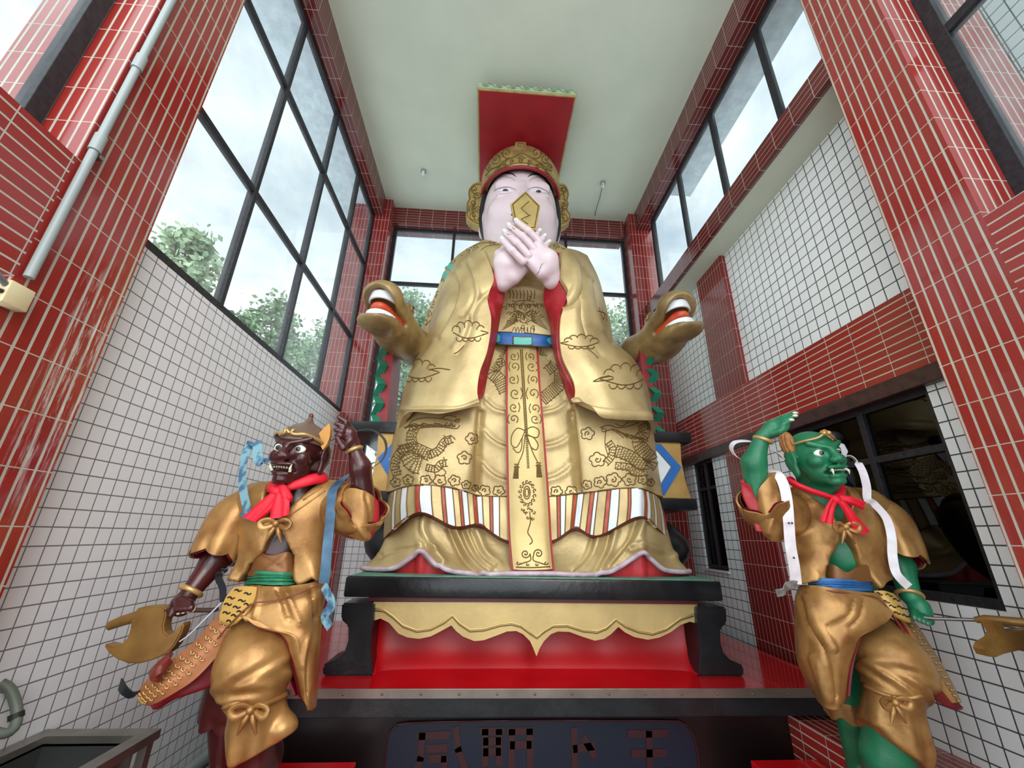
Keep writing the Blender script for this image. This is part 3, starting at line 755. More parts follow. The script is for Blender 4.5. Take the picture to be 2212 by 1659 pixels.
for dv, w, m_ in ((0, .006, M_goldhi), (5, .004, M_groove)):
    bm = bmesh.new(); tube_bm(bm, [U(a, b + dv, 3.712) for a, b in apl], w, 6); bm_finish('raised_line', bm, m_, apr, smooth=True)
# red back board, bowed
rows = [[(806, 1330, 3.80), (860, 1330, 3.98), (1160, 1330, 4.0), (1450, 1330, 3.98), (1506, 1330, 3.80)],
        [(800, 1400, 3.78), (860, 1400, 3.93), (1160, 1400, 3.95), (1450, 1400, 3.93), (1508, 1400, 3.78)],
        [Vector((-.80, 3.70, -1.0)), Vector((-.62, 3.83, -1.0)), Vector((.48, 3.86, -1.0)), Vector((1.56, 3.83, -1.0)), Vector((1.74, 3.70, -1.0))]]
sheet('red_back_board', rows, mat('satin_red_board', srgb(176, 14, 22), .42, var=.08, vscale=3), thr, nu=50, nv=16, thick=.03)

# arm blocks: slab, chevron panel, slab, swelling black foot, mirrored left and right
M_blue = mat('blue_stripe', srgb(40, 104, 176), .4, var=.1); M_wht = mat('white_stripe', srgb(226, 232, 234), .4, var=.05)
M_redst = mat('red_stripe', srgb(184, 34, 40), .4, var=.1); M_teal = mat('teal_paint', srgb(52, 140, 118), .4, var=.15, vscale=9)
M_goldpan = mat('ochre_gold_panel', srgb(196, 158, 92), .4, .3, col2=srgb(176, 138, 76), vscale=5)
for sx in (-1, 1):
    f = lambda x: CX + sx * x
    def bx_(nm, a, b, *r, **k): return box(nm, min(f(a), f(b)), max(f(a), f(b)), *r, **k)
    nm = 'left' if sx < 0 else 'right'
    bx_('arm_slab', .9, 1.775 if sx > 0 else 1.96, 4.30, 5.45, 1.005, 1.125, M_black, thr, bev=.012, smooth=True)
    zt, zb = 1.005, .405
    pan = prismw('arm_panel', [(f(.85), zt), (f(1.66), zt), (f(1.645), .8), (f(1.66), .6), (f(1.70), zb), (f(.85), zb)], 4.34, 5.38, M_goldpan, thr, bev=.006)
    mid = (zt + zb) / 2 + .03
    def chev(nmx, x0, x1, tip, mm, d):
        pts = [(f(x0), zt - .02), (f(x1), zt - .02), (f(x1 + tip), mid), (f(x1 - .02), zb + .03), (f(x0 - .02), zb + .03), (f(x0 + tip), mid)]
        prismw(nmx, pts, 4.34 - d, 4.345, mm, pan)
    chev('red_chevron', 1.02, 1.16, .17, M_redst, .006); chev('white_chevron', 1.17, 1.31, .20, M_wht, .007); chev('blue_chevron', 1.32, 1.43, .20, M_blue, .008)
    bx_('arm_slab', .8, 1.75, 4.32, 5.45, .29, .405, M_black, thr, bev=.015, smooth=True)
    # swelling foot: rounded square rings
    prof = [(.29, .60), (.25, .585), (.20, .60), (.10, .70), (-.02, .775), (-.10, .79), (-.18, .765), (-.27, .70), (-.32, .67)]
    R = []
    for z, hw in prof:
        xo = hw + .93; xi = .45; ring = []
        for k in range(28):
            a = 2 * math.pi * k / 28; ca, sa = math.cos(a), math.sin(a)
            ring.append((f((xo + xi) / 2 + (xo - xi) / 2 * math.copysign(abs(ca) ** .5, ca)), 4.93 + (hw - .12) * 1.0 * math.copysign(abs(sa) ** .45, sa), z))
        R.append(ring)
    grid_mesh('swelling_foot', np.array(R), M_black, thr, closed_u=True, smooth=True)
    # back post with green saw-tooth edge
    if sx > 0: A0, A1 = (1404, 770), (1424, 930)
    else: A0, A1 = (828, 752), (812, 912)
    T = U(A0[0], A0[1], 4.42); Bt = Vector((U(A1[0], A1[1], 4.42).x, 4.42, 1.125))
    bm = bmesh.new(); n = 8
    for k in range(n):
        za = T.z + (Bt.z - T.z) * k / n; zb_ = T.z + (Bt.z - T.z) * (k + 1) / n; x0 = T.x + (Bt.x - T.x) * (k + .5) / n
        s0 = -.032 if k % 2 else .032; w = .045
        q = [(x0 - w + s0, za), (x0 + w + s0, za), (x0 + w - s0, zb_), (x0 - w - s0, zb_)]
        a = [bm.verts.new((x, 4.38 + (0 if (k % 2 == (0 if z == za else 1)) else .09), z)) for x, z in q]; b = [bm.verts.new((x, 4.56, z)) for x, z in q]
        bm.faces.new(a); bm.faces.new(b[::-1])
        for i in range(4): bm.faces.new((a[i], b[i], b[(i + 1) % 4], a[(i + 1) % 4]))
    bm_finish('saw_tooth_edge', bm, mat('green_ridge_paint', srgb(30, 112, 84), .4, var=.2, vscale=7), thr)
    xi = -sx * .05
    bm = bmesh.new(); w = .06
    for s0, s1 in ((T + Vector((xi, 0, 0)), Bt + Vector((xi, 0, 0))),):
        q = [(s0.x - w, s0.z + .1), (s0.x + w, s0.z + .1), (s1.x + w, s1.z), (s1.x - w, s1.z)]
        a = [bm.verts.new((x, 4.45, z)) for x, z in q]; b = [bm.verts.new((x, 4.9, z)) for x, z in q]
        bm.faces.new(a); bm.faces.new(b[::-1])
        for i in range(4): bm.faces.new((a[i], b[i], b[(i + 1) % 4], a[(i + 1) % 4]))
    bm_finish('back_post', bm, mat('dark_red_post', srgb(140, 34, 40), .45, var=.25, vscale=5), thr)

# dragon heads on the ends of the throne arms
M_drag = mat('dragon_gold', srgb(172, 146, 98), .45, .3, col2=srgb(130, 106, 70), vscale=5, bump=.3, bscale=20)
M_tongue = mat('tongue_red', srgb(190, 40, 34), .35, col2=srgb(208, 96, 46), vscale=7)
M_teeth = mat('white_teeth', srgb(232, 236, 240), .35)
def dragon(mouth, base, sx, fwd, up=(0, 0, 1)):
    M0 = U(*mouth); B0 = U(*base); fx = Vector(fwd).normalized(); L = (M0 - B0).length
    upv = Vector(up); fz = (upv - fx * upv.dot(fx)).normalized(); fy = fz.cross(fx)
    R = np.array([tuple(fx), tuple(fy), tuple(fz)])          # rows are the local axes
    xf = lambda V: V @ R + np.array(M0)
    bl_ = tuple(R @ (np.array(B0) - np.array(M0)))
    W = .205
    def fn(P):
        x, y, z = P[..., 0], P[..., 1], P[..., 2]
        # skull and upper jaw, arching over the mouth
        hw = W * np.clip(1.0 + .10 * np.clip(-x, 0, 1) , .5, 1.3)
        up_ = s_ell(P, (-.36, 0, .07), (.52, .225, .185))
        up_ = smin(up_, s_ell(P, (-.03, 0, .13), (.17, .21, .16)), .08)
        lo = smin(s_ell(P, (-.34, 0, -.13), (.46, .195, .13)), s_ell(P, (-.02, 0, -.22), (.19, .195, .075)), .08)
        d = smin(up_, lo, .06)
        # neck
        d = smin(d, s_cone(P, (-.55, 0, -.02), bl_, .19, .24), .15)
        # brow, eye bump, ear
        for s in (-1, 1):
            d = smin(d, s_ell(P, (-.42, s * .14, .22), (.12, .06, .06)), .04)
            d = smin(d, s_ell(P, (-.02, s * .10, .20), (.06, .05, .04)), .03)
        # mouth: wide opening, deepest in the middle, cut through both cheeks
        mo = smax(s_ell(P, (.12, 0, -.035), (.42, .172, .180)), -(P[..., 0] + .34), .03)
        d = smax(d, -mo, .02)
        ck = s_box(P, (-.05, 0, -.055), (.30, .4, .035), .03); d = smax(d, -ck, .02)
        return d
    hd = sculpt('dragon_head', fn, (min(bl_[0] - .3, -1.0), min(-.34, bl_[1] - .3), min(-.40, bl_[2] - .3)), (.24, max(.34, bl_[1] + .3), max(.36, bl_[2] + .3)), .018, M_drag, thr, xf)
    # red gullet and tongue
    def ft(P):
        return smin(s_ell(P, (-.13, 0, -.04), (.20, .125, .085)), s_ell(P, (-.30, 0, -.04), (.18, .165, .16)), .05)
    sculpt('tongue', ft, (-.6, -.25, -.25), (.12, .25, .15), .015, M_tongue, hd, xf)
    for zc, sgn, rr in ((.085, 1, .045), (-.150, -1, .04)):
        def fteeth(P, zc=zc, sgn=sgn):
            Q = P.copy(); r = np.sqrt(((P[..., 0] + .12) / .20) ** 2 + (P[..., 1] / .165) ** 2)
            ring = np.maximum(np.abs(r - .92) * .16 - .012, np.abs(P[..., 2] - zc - sgn * -.0 * np.abs(P[..., 1])) - .05)
            return np.maximum(ring, -(P[..., 0] + .16))
        sculpt('teeth', fteeth, (-.2, -.25, zc - .1), (.2, .25, zc + .1), .012, M_teeth, hd, xf)
    for s in (-1, 1):
        e = xf(np.array([[-.40, s * .185, .215]]))[0]
        bm = bmesh.new(); bmesh.ops.create_uvsphere(bm, u_segments=14, v_segments=10, radius=.035, matrix=Matrix.Translation(Vector(e))); eb = bm_finish('eye', bm, M_drag, hd, smooth=True)
        e2 = xf(np.array([[-.385, s * .212, .222]]))[0]
        bm = bmesh.new(); bmesh.ops.create_uvsphere(bm, u_segments=12, v_segments=8, radius=.015, matrix=Matrix.Translation(Vector(e2))); bm_finish('pupil', bm, mat('eye_black', srgb(10, 10, 10), .2), eb, smooth=True)
dragon((1470, 676, 3.80), (1378, 762, 4.75), 1, (-.02, -1, .08), up=(-.10, 0, 1))
dragon((820, 657, 3.80), (900, 752, 4.75), -1, (-.14, -1, .06), up=(.04, 0, 1))

# ================================================================== THE SEATED STATUE
M_skin = mat('pale_pink_skin_paint', srgb(226, 204, 208), 0.38, var=.04, vscale=4, bump=.08, bscale=20, coat=.1)
M_nail = mat('nail_white', srgb(232, 232, 222), 0.3)
M_ink = mat('black_ink', srgb(28, 24, 30), 0.4)
dei = empty('deity_statue', (CX, 4.6, -.317)); tagit(dei, 'colossal seated statue in golden robe and flat red hat board, hands crossed before its face', 'statue')
def back(p, dx, dy, dz=0): return W3(p) + Vector((dx, dy, dz))
def wrap(L, mids, R, db=.9, di=.35):
    return [back(L, di, db), back(L, di * .25, db * .4), L] + mids + [R, back(R, -di * .25, db * .4), back(R, -di, db)]

# --- outer robe over shoulders and back, chest in the middle
rows = [wrap((1048, 516, 4.75), [(1075, 524, 4.42), (1122, 530, 4.34), (1170, 525, 4.42)], (1196, 518, 4.75), .6),
        wrap((1000, 543, 4.80), [(1050, 545, 4.36), (1130, 560, 4.30), (1200, 548, 4.36)], (1240, 548, 4.80), .7),
        wrap((966, 576, 4.82), [(1030, 600, 4.34), (1130, 618, 4.32), (1220, 600, 4.34)], (1270, 580, 4.82)),
        wrap((944, 628, 4.80), [(1010, 650, 4.32), (1130, 660, 4.36), (1240, 650, 4.32)], (1290, 628, 4.80)),
        wrap((922, 682, 4.75), [(1000, 705, 4.28), (1130, 705, 4.34), (1262, 700, 4.28)], (1311, 684, 4.75)),
        wrap((911, 738, 4.70), [(992, 745, 4.25), (1130, 742, 4.34), (1277, 745, 4.25)], (1322, 735, 4.70)),
        wrap((920, 775, 4.68), [(992, 790, 4.20), (1130, 790, 4.30), (1280, 790, 4.20)], (1325, 772, 4.68)),
        wrap((896, 850, 4.60), [(990, 850, 4.15), (1130, 860, 4.22), (1290, 850, 4.15)], (1372, 850, 4.60))]
robe, Grobe = sheet('outer_robe', rows, M_gold, dei, nu=110, nv=80, thick=.04, ret=True,
    folds=[(c2((1000, 315), (1060, 320), (1110, 350), (1160, 370)), -.035, 5), (c2((940, 365), (1000, 370), (1080, 372), (1190, 390)), .03, 9),
           ([(1000, 560), (968, 640), (945, 720)], -.03, 10)])
# --- robe over the lap and legs
def skirt_rows():
    k = []
    k.append([(905, 800, 4.75), (935, 770, 4.5), (990, 760, 4.3), (1040, 755, 4.3), (1075, 750, 4.32), (1130, 750, 4.30), (1180, 752, 4.32), (1215, 756, 4.3), (1262, 760, 4.3), (1330, 770, 4.5), (1362, 805, 4.75)])
    k.append([(872, 862, 4.65), (900, 850, 4.25), (960, 848, 4.08), (1020, 850, 4.05), (1048, 860, 4.12), (1130, 865, 4.12), (1215, 862, 4.12), (1245, 855, 4.05), (1310, 850, 4.08), (1370, 855, 4.25), (1398, 880, 4.65)])
    k.append([(856, 925, 4.55), (872, 900, 4.2), (920, 890, 3.98), (1022, 900, 4.0), (1042, 905, 4.10), (1130, 910, 4.10), (1232, 905, 4.10), (1252, 900, 4.0), (1350, 895, 3.98), (1398, 905, 4.2), (1407, 935, 4.55)])
    k.append([(846, 985, 4.5), (862, 975, 4.15), (915, 970, 3.94), (1015, 975, 3.97), (1036, 980, 4.08), (1130, 985, 4.07), (1240, 980, 4.08), (1260, 975, 3.97), (1360, 972, 3.94), (1404, 985, 4.15), (1414, 1000, 4.5)])
    k.append([(838, 1066, 4.4), (855, 1058, 4.1), (905, 1049, 3.90), (1000, 1058, 3.94), (1032, 1071, 4.02), (1135, 1075, 4.01), (1245, 1068, 4.02), (1270, 1062, 3.95), (1379, 1056, 3.90), (1412, 1066, 4.1), (1427, 1076, 4.4)])
    return k
K = skirt_rows()
def wrapr(r, db=.7, di=.25): return [back(r[0], di, db)] + r + [back(r[-1], -di, db)]
arcsL = [c3((805, 190), (850, 245), (905, 285), (960, 305)), c3((790, 372), (840, 440), (900, 485), (962, 503)), c3((830, 30), (880, 75), (945, 95))]
arcsR = [c3((1180, 302), (1240, 290), (1300, 260), (1335, 225)), c3((1188, 500), (1250, 480), (1310, 440), (1350, 398)), c3((1172, 95), (1240, 78), (1300, 35))]
skirt, Gsk = sheet('lap_robe', [wrapr(r) for r in K], M_gold, dei, nu=180, nv=110, thick=.04, ret=True,
    folds=[(a, -.022, 4) for a in arcsL + arcsR] + [([(x, y + 8) for x, y in a], .018, 7) for a in arcsL + arcsR] +
          [(c3((800, 110), (792, 200), (785, 350), (775, 560)), -.05, 5), (c3((1340, 110), (1345, 200), (1360, 380), (1375, 560)), -.05, 5),
           (c3((400, 450), (425, 510), (430, 560)), .02, 8), (c3((1760, 380), (1775, 480), (1770, 560)), .02, 8), (c3((1425, 310), (1420, 380)), .008, 3)])
# striped border
hem = [(828, 1164, 4.30), (850, 1142, 4.05), (907, 1106, 3.86), (981, 1136, 3.88), (1036, 1133, 3.93), (1097, 1167, 3.93), (1188, 1168, 3.93), (1242, 1140, 3.93), (1292, 1156, 3.90), (1379, 1115, 3.86), (1420, 1140, 4.05), (1445, 1165, 4.30)]
top = [(838, 1066, 4.39), (855, 1058, 4.09), (905, 1049, 3.89), (974, 1054, 3.92), (1032, 1071, 4.0), (1097, 1074, 3.99), (1184, 1074, 3.99), (1250, 1067, 4.0), (1302, 1059, 3.93), (1379, 1056, 3.89), (1412, 1066, 4.09), (1427, 1076, 4.39)]
midr = [((a[0] + b[0]) / 2 + (0 if 2 < i < 9 else (-2 if i <= 2 else 2)), (a[1] + b[1]) / 2, (a[2] + b[2]) / 2 - .01) for i, (a, b) in enumerate(zip(hem, top))]
stripes = [(250, 'g'), (280, 'w'), (295, 'g'), (328, 'w'), (362, 'g'), (414, 'r'), (440, 'w'), (505, 'g'), (560, 'r'), (585, 'w'), (630, 'g'), (664, 'r'), (684, 'w'), (715, 'g'), (750, 'r'), (775, 'w'), (806, 'g'), (850, 'r'), (870, 'w'), (912, 'g'),
           (1250, 'r'), (1270, 'w'), (1305, 'g'), (1350, 'r'), (1377, 'w'), (1412, 'g'), (1455, 'r'), (1475, 'w'), (1500, 'g'), (1555, 'r'), (1575, 'w'), (1625, 'g'), (1675, 'r'), (1695, 'w'), (1765, 'r'), (1782, 'w'), (1802, 'g'), (1820, 'w'), (1832, 'g'), (1850, 'w'), (1862, 'r')]
NU = 300
tc_ = catmull_param([tuple(W3(p)) for p in top], NU)
cols = []
for j in range(NU - 1):
    u = proj((tc_[j] + tc_[j + 1]) / 2)[0]; x = (u - 750) * 2.765; c = 'g'
    for s_, k_ in stripes:
        if x >= s_: c = k_
    cols.append('gwr'.index(c))
def hem_out(G):
    return G
strp, Gst = sheet('striped_border', [top, midr, hem], [M_gold, M_wht, mat('robe_stripe_red', srgb(180, 52, 48), .45, col2=srgb(196, 92, 66), vscale=8)], dei, nu=NU, nv=26, thick=.035, colmi=cols, ret=True,
    folds=[([(905, 1050), (906, 1106)], .03, 9), ([(1379, 1056), (1379, 1115)], .03, 9), ([(1032, 1071), (1036, 1133)], -.02, 6), ([(1247, 1067), (1242, 1140)], -.02, 6)])
sb = bvh_of([strp])
for j in range(1, NU - 1):
    if cols[j] != cols[j - 1]:
        bm = bmesh.new(); tube_bm(bm, [tuple(Gst[i, j] + np.array([0, -.004, 0])) for i in range(0, 26, 3)] + [tuple(Gst[25, j] + np.array([0, -.004, 0]))], .0055, 5)
        bm_finish('stripe_cord', bm, M_groove, strp, smooth=True)
o = relief('border_cord', bvh_of([skirt, strp]), [[(840, 1064), (870, 1053), (905, 1048), (974, 1053), (1032, 1070), (1095, 1073)], [(1184, 1073), (1247, 1066), (1329, 1056), (1379, 1055), (1412, 1066), (1425, 1074)]], .008, M_groove, strp)
lin2 = [(a, b + 9, c + .16) for a, b, c in hem]
sheet('hem_lining', [hem, lin2, [(a, b - 6, c + .4) for a, b, c in hem]], mat('dark_red_hem', srgb(104, 14, 20), .5), dei, nu=120, nv=6, thick=.012)
# under skirt flowing over the seat
u0 = [(862, 1060, 4.55), (880, 1060, 4.20), (910, 1060, 4.02), (975, 1070, 4.04), (1035, 1075, 4.08), (1100, 1085, 4.10), (1190, 1085, 4.10), (1245, 1075, 4.08), (1300, 1070, 4.04), (1378, 1060, 4.02), (1400, 1065, 4.2), (1415, 1070, 4.55)]
u1 = [(838, 1150, 4.45), (862, 1140, 4.15), (905, 1125, 3.99), (975, 1145, 4.0), (1035, 1150, 4.04), (1100, 1160, 4.05), (1190, 1160, 4.05), (1245, 1150, 4.04), (1300, 1145, 4.0), (1378, 1128, 3.99), (1425, 1145, 4.15), (1440, 1160, 4.45)]
u2 = [(818, 1195, 4.30), (855, 1190, 4.05), (908, 1168, 3.92), (975, 1192, 3.94), (1045, 1198, 3.96), (1105, 1205, 3.96), (1195, 1205, 3.96), (1245, 1198, 3.96), (1310, 1192, 3.94), (1385, 1168, 3.92), (1430, 1190, 4.05), (1455, 1200, 4.30)]
u3 = [(784, 1226, 4.10), (850, 1227, 3.90), (910, 1196, 3.84), (965, 1230, 3.82), (1040, 1240, 3.80), (1105, 1239, 3.80), (1195, 1239, 3.80), (1262, 1241, 3.80), (1322, 1233, 3.82), (1386, 1199, 3.84), (1436, 1231, 3.90), (1486, 1233, 4.10)]
fl = [c3((435, 730), (430, 830), (470, 920), (540, 1010)), c3((610, 810), (650, 900), (700, 990), (780, 1070)), c3((690, 830), (730, 920), (790, 1010), (850, 1050)), c3((200, 970), (320, 935), (420, 925), (480, 940)),
      c3((1730, 760), (1690, 870), (1620, 960), (1560, 1030)), c3((1570, 830), (1545, 930), (1510, 1000), (1480, 1060)), c3((1470, 850), (1440, 950), (1390, 1020), (1340, 1060)), c3((1690, 930), (1780, 930), (1850, 960), (1930, 975)), c3((740, 830), (800, 960), (880, 1030))]
under, Gun = sheet('under_skirt', [wrapr(u0), wrapr(u1), wrapr(u2), wrapr(u3)], M_gold, dei, nu=380, nv=120, thick=.03, ret=True,
    folds=[(a, -.032, 6) for a in fl] + [([(x + 11, y - 3) for x, y in a], .028, 9) for a in fl] + [([(908, 1125), (910, 1198)], .04, 10), ([(1380, 1125), (1386, 1200)], .04, 10)])
rim = [tuple(Gun[-1, j]) for j in range(30, 350)]
o = tube('hem_rim', [(x, y - .012, z) for x, y, z in rim], .021, mat('mauve_rim', srgb(176, 148, 160), .45, col2=srgb(214, 196, 206), vscale=9), under, seg=8, flat=1.0)
G2_ = np.array([[(x, y + .03, z) for x, y, z in rim], [(x, y + .05, -.325) for x, y, z in rim]])
grid_mesh('red_inner_skirt', G2_, mat('inner_skirt_red', srgb(196, 56, 62), .45, col2=srgb(176, 36, 40), vscale=5), under, thick=.02)
sm = [(1070, 1240, 3.79), (1085, 1236, 3.79), (1100, 1241, 3.79)]
# --- centre band with red edging
def band(x0, x1): return [[(1097 - x0, 747, 4.25), (1112, 747, 4.22), (1140, 747, 4.21), (1146, 747, 4.22), (1158 + x1, 747, 4.25)],
    [(1097 - x0, 830, 4.06), (1112, 830, 4.05), (1134, 830, 4.04), (1150, 830, 4.05), (1163 + x1, 830, 4.06)],
    [(1097 - x0, 900, 3.98), (1112, 900, 3.965), (1134, 900, 3.96), (1155, 900, 3.965), (1169 + x1, 900, 3.98)],
    [(1100 - x0, 1070, 3.90), (1115, 1070, 3.885), (1140, 1070, 3.88), (1168, 1070, 3.885), (1182 + x1, 1070, 3.90)],
    [(1103 - x0, 1160, 3.86), (1118, 1160, 3.845), (1145, 1160, 3.84), (1174, 1160, 3.845), (1187 + x1, 1160, 3.86)],
    [(1109 - x0, 1230 + x0 * .6, 3.80), (1124, 1231 + x0 * .6, 3.785), (1150, 1231 + x0 * .6, 3.78), (1180, 1230 + x0 * .6, 3.785), (1193 + x1, 1229 + x0 * .6, 3.80)]]
bnd = sheet('centre_band', band(0, 0), M_gold2, dei, nu=16, nv=90, thick=.03)
rb = [[(a, b, c + .02) for a, b, c in r] for r in band(4.5, 4.5)]
sheet('band_edging', rb, mat('band_edge_red', srgb(168, 36, 38), .45), bnd, nu=16, nv=60, thick=.03)
# --- sleeves
SL = [[(990, 556, 4.55), (1008, 548, 4.30), (1028, 541, 4.05), (1044, 541, 3.93)],
      [(962, 602, 4.55), (985, 590, 4.22), (1028, 576, 3.95), (1058, 570, 3.88)],
      [(943, 642, 4.58), (968, 635, 4.18), (1022, 616, 3.90), (1066, 604, 3.85)],
      [(930, 690, 4.55), (953, 680, 4.12), (1005, 662, 3.88), (1053, 642, 3.85)],
      [(918, 742, 4.55), (942, 730, 4.10), (1000, 712, 3.86), (1061, 692, 3.84)],
      [(893, 785, 4.50), (922, 780, 4.05), (990, 765, 3.83), (1053, 755, 3.82)],
      [(872, 845, 4.42), (903, 832, 3.97), (975, 818, 3.78), (1037, 802, 3.80)],
      [(861, 905, 4.36), (888, 875, 3.92), (962, 868, 3.75), (1031, 845, 3.78)],
      [(857, 935, 4.34), (880, 893, 3.92), (955, 893, 3.76), (1037, 876, 3.78)]]
SR = [[(1262, 556, 4.55), (1245, 548, 4.30), (1226, 543, 4.05), (1208, 545, 3.93)],
      [(1285, 602, 4.55), (1262, 592, 4.22), (1234, 578, 3.95), (1208, 576, 3.88)],
      [(1296, 642, 4.58), (1278, 636, 4.18), (1250, 622, 3.90), (1209, 606, 3.85)],
      [(1308, 690, 4.55), (1288, 682, 4.12), (1256, 664, 3.88), (1226, 644, 3.85)],
      [(1322, 742, 4.55), (1298, 732, 4.10), (1258, 715, 3.86), (1209, 692, 3.84)],
      [(1362, 782, 4.50), (1330, 778, 4.05), (1270, 765, 3.83), (1211, 769, 3.82)],
      [(1390, 840, 4.42), (1358, 830, 3.97), (1300, 822, 3.78), (1238, 829, 3.80)],
      [(1401, 905, 4.36), (1382, 885, 3.92), (1320, 880, 3.75), (1240, 862, 3.78)],
      [(1407, 940, 4.34), (1398, 910, 3.92), (1325, 905, 3.76), (1232, 868, 3.78)]]
fL = [([(1004, 566), (1018, 604), (1021, 642), (1000, 680)], -.03, 5), ([(1012, 566), (1028, 604), (1032, 640)], .025, 6), ([(980, 589), (987, 627), (971, 677), (942, 728)], -.03, 6), ([(990, 590), (997, 630), (982, 680), (955, 726)], .025, 7),
      ([(987, 763), (1009, 728), (1021, 690)], -.03, 6), ([(980, 752), (1000, 720), (1012, 685)], .02, 6), ([(1064, 625), (1035, 650), (1015, 690)], -.02, 5), ([(870, 885), (930, 884), (990, 882), (1034, 868)], .022, 5)]
fR = [([(1248, 580), (1252, 625), (1236, 660), (1214, 668)], -.03, 5), ([(1240, 580), (1244, 620), (1230, 650)], .025, 6), ([(1276, 612), (1284, 660), (1300, 712), (1318, 745)], -.03, 6), ([(1266, 612), (1273, 660), (1290, 712)], .025, 7),
      ([(1252, 650), (1252, 690), (1262, 730)], -.025, 5), ([(1270, 745), (1285, 760), (1292, 772)], -.015, 4), ([(1245, 872), (1262, 884), (1310, 894), (1395, 902)], .022, 5)]
slL = sheet('sleeve', SL, M_gold, dei, nu=60, nv=120, thick=.05, folds=fL)
slR = sheet('sleeve', SR, M_gold, dei, nu=60, nv=120, thick=.05, folds=fR)
LL = [[(1044, 543, 3.95), (1056, 560, 4.02)], [(1058, 572, 3.90), (1070, 592, 4.06)], [(1066, 606, 3.87), (1087, 611, 4.07)], [(1053, 642, 3.87), (1090, 638, 4.11)], [(1060, 690, 3.86), (1082, 680, 4.13)], [(1052, 755, 3.84), (1070, 748, 4.12)], [(1035, 802, 3.82), (1055, 805, 4.07)], [(1028, 842, 3.80), (1047, 846, 4.0)], [(1034, 858, 3.80), (1042, 862, 3.95)]]
LR = [[(1208, 547, 3.95), (1200, 560, 4.02)], [(1208, 576, 3.90), (1190, 596, 4.06)], [(1210, 606, 3.87), (1182, 618, 4.07)], [(1227, 644, 3.87), (1178, 650, 4.11)], [(1210, 692, 3.86), (1190, 690, 4.13)], [(1212, 769, 3.84), (1200, 755, 4.12)], [(1238, 829, 3.82), (1218, 818, 4.07)], [(1246, 856, 3.80), (1233, 862, 4.0)], [(1241, 870, 3.80), (1238, 872, 3.95)]]
for a, sl in ((LL, slL), (LR, slR)):
    a2 = [[r[0], ((r[0][0] + r[1][0]) / 2, (r[0][1] + r[1][1]) / 2, (r[0][2] + r[1][2]) / 2 - .02), r[1]] for r in a]
    sheet('sleeve_lining', a2, M_robered, sl, nu=14, nv=70, thick=.03)
# teal armbands on the shoulders
rbv = bvh_of([robe])
def on(bv, u, v, lift=0.0):
    d = Vector(ray(u, v)).normalized(); h, n, _, _ = bv.ray_cast(Vector((0, 0, 0)), d)
    if h is None: return None
    if n.dot(d) > 0: n = -n
    return h + n * lift
def patch_on(name, bv, polyA, polyB, lift, th, m_, parent, n=14, k=5):
    """a raised strip lying on the surface between two photo polylines"""
    A = catmull(np.array(polyA, float), n); B = catmull(np.array(polyB, float), n); G = []
    for t in np.linspace(0, 1, k):
        row = []
        for a, b in zip(A, B):
            q = a * (1 - t) + b * t; p = on(bv, q[0], q[1], lift)
            row.append(tuple(p) if p is not None else (row[-1] if row else None))
        for i_ in range(len(row) - 2, -1, -1):
            if row[i_] is None: row[i_] = row[i_ + 1]
        if row[0] is not None: G.append(row)
    G = np.array(G)
    return grid_mesh(name, G, m_, parent, thick=th)
M_tealb = mat('teal_armband', srgb(84, 168, 146), .45, var=.12, vscale=12)
for (A, B) in (([(956, 571), (970, 568), (985, 576), (997, 585)], [(950, 588), (963, 581), (980, 590), (990, 598)]), ([(950, 592), (960, 588), (973, 596), (983, 604)], [(947, 604), (955, 600), (966, 608), (976, 612)]),
               ([(1262, 576), (1269, 582), (1275, 590)], [(1264, 588), (1271, 592), (1278, 600)]), ([(1266, 594), (1272, 598), (1279, 604)], [(1270, 604), (1275, 607), (1281, 612)])):
    patch_on('armband', rbv, A, B, .02, .03, M_tealb, robe)
# --- belt
bl = [[(1066, 717, 4.25), (1085, 717, 4.19), (1130, 719, 4.16), (1175, 722, 4.19), (1196, 725, 4.25)], [(1066, 729, 4.24), (1085, 729, 4.18), (1130, 731, 4.15), (1175, 734, 4.18), (1196, 737, 4.24)], [(1066, 743, 4.25), (1085, 744, 4.19), (1130, 746, 4.16), (1175, 748, 4.19), (1196, 749, 4.25)]]
belt = sheet('belt', bl, mat('blue_belt', srgb(34, 92, 158), .35, var=.12, vscale=10), dei, nu=24, nv=8, thick=.04)
bb = bvh_of([belt])
patch_on('buckle', bb, [(1110, 729), (1130, 730), (1148, 730)], [(1110, 744), (1130, 745), (1148, 745)], .012, .02, mat('teal_buckle', srgb(86, 186, 170), .35), belt)
patch_on('belt_plate', bb, [(1070, 724), (1076, 722), (1080, 726)], [(1070, 739), (1076, 740), (1080, 737)], .012, .02, MATS['teal_buckle'], belt)
patch_on('belt_plate', bb, [(1182, 733), (1188, 729), (1194, 731)], [(1182, 737), (1188, 744), (1194, 745)], .012, .02, MATS['teal_buckle'], belt)
relief('belt_cord', bb, [[(1068, 717), (1130, 719), (1195, 726)], [(1068, 743), (1130, 746), (1195, 749)], [(1108, 728), (1149, 729)], [(1149, 729), (1149, 746)], [(1149, 746), (1108, 744)], [(1108, 744), (1108, 728)]], .007, M_groove, belt)

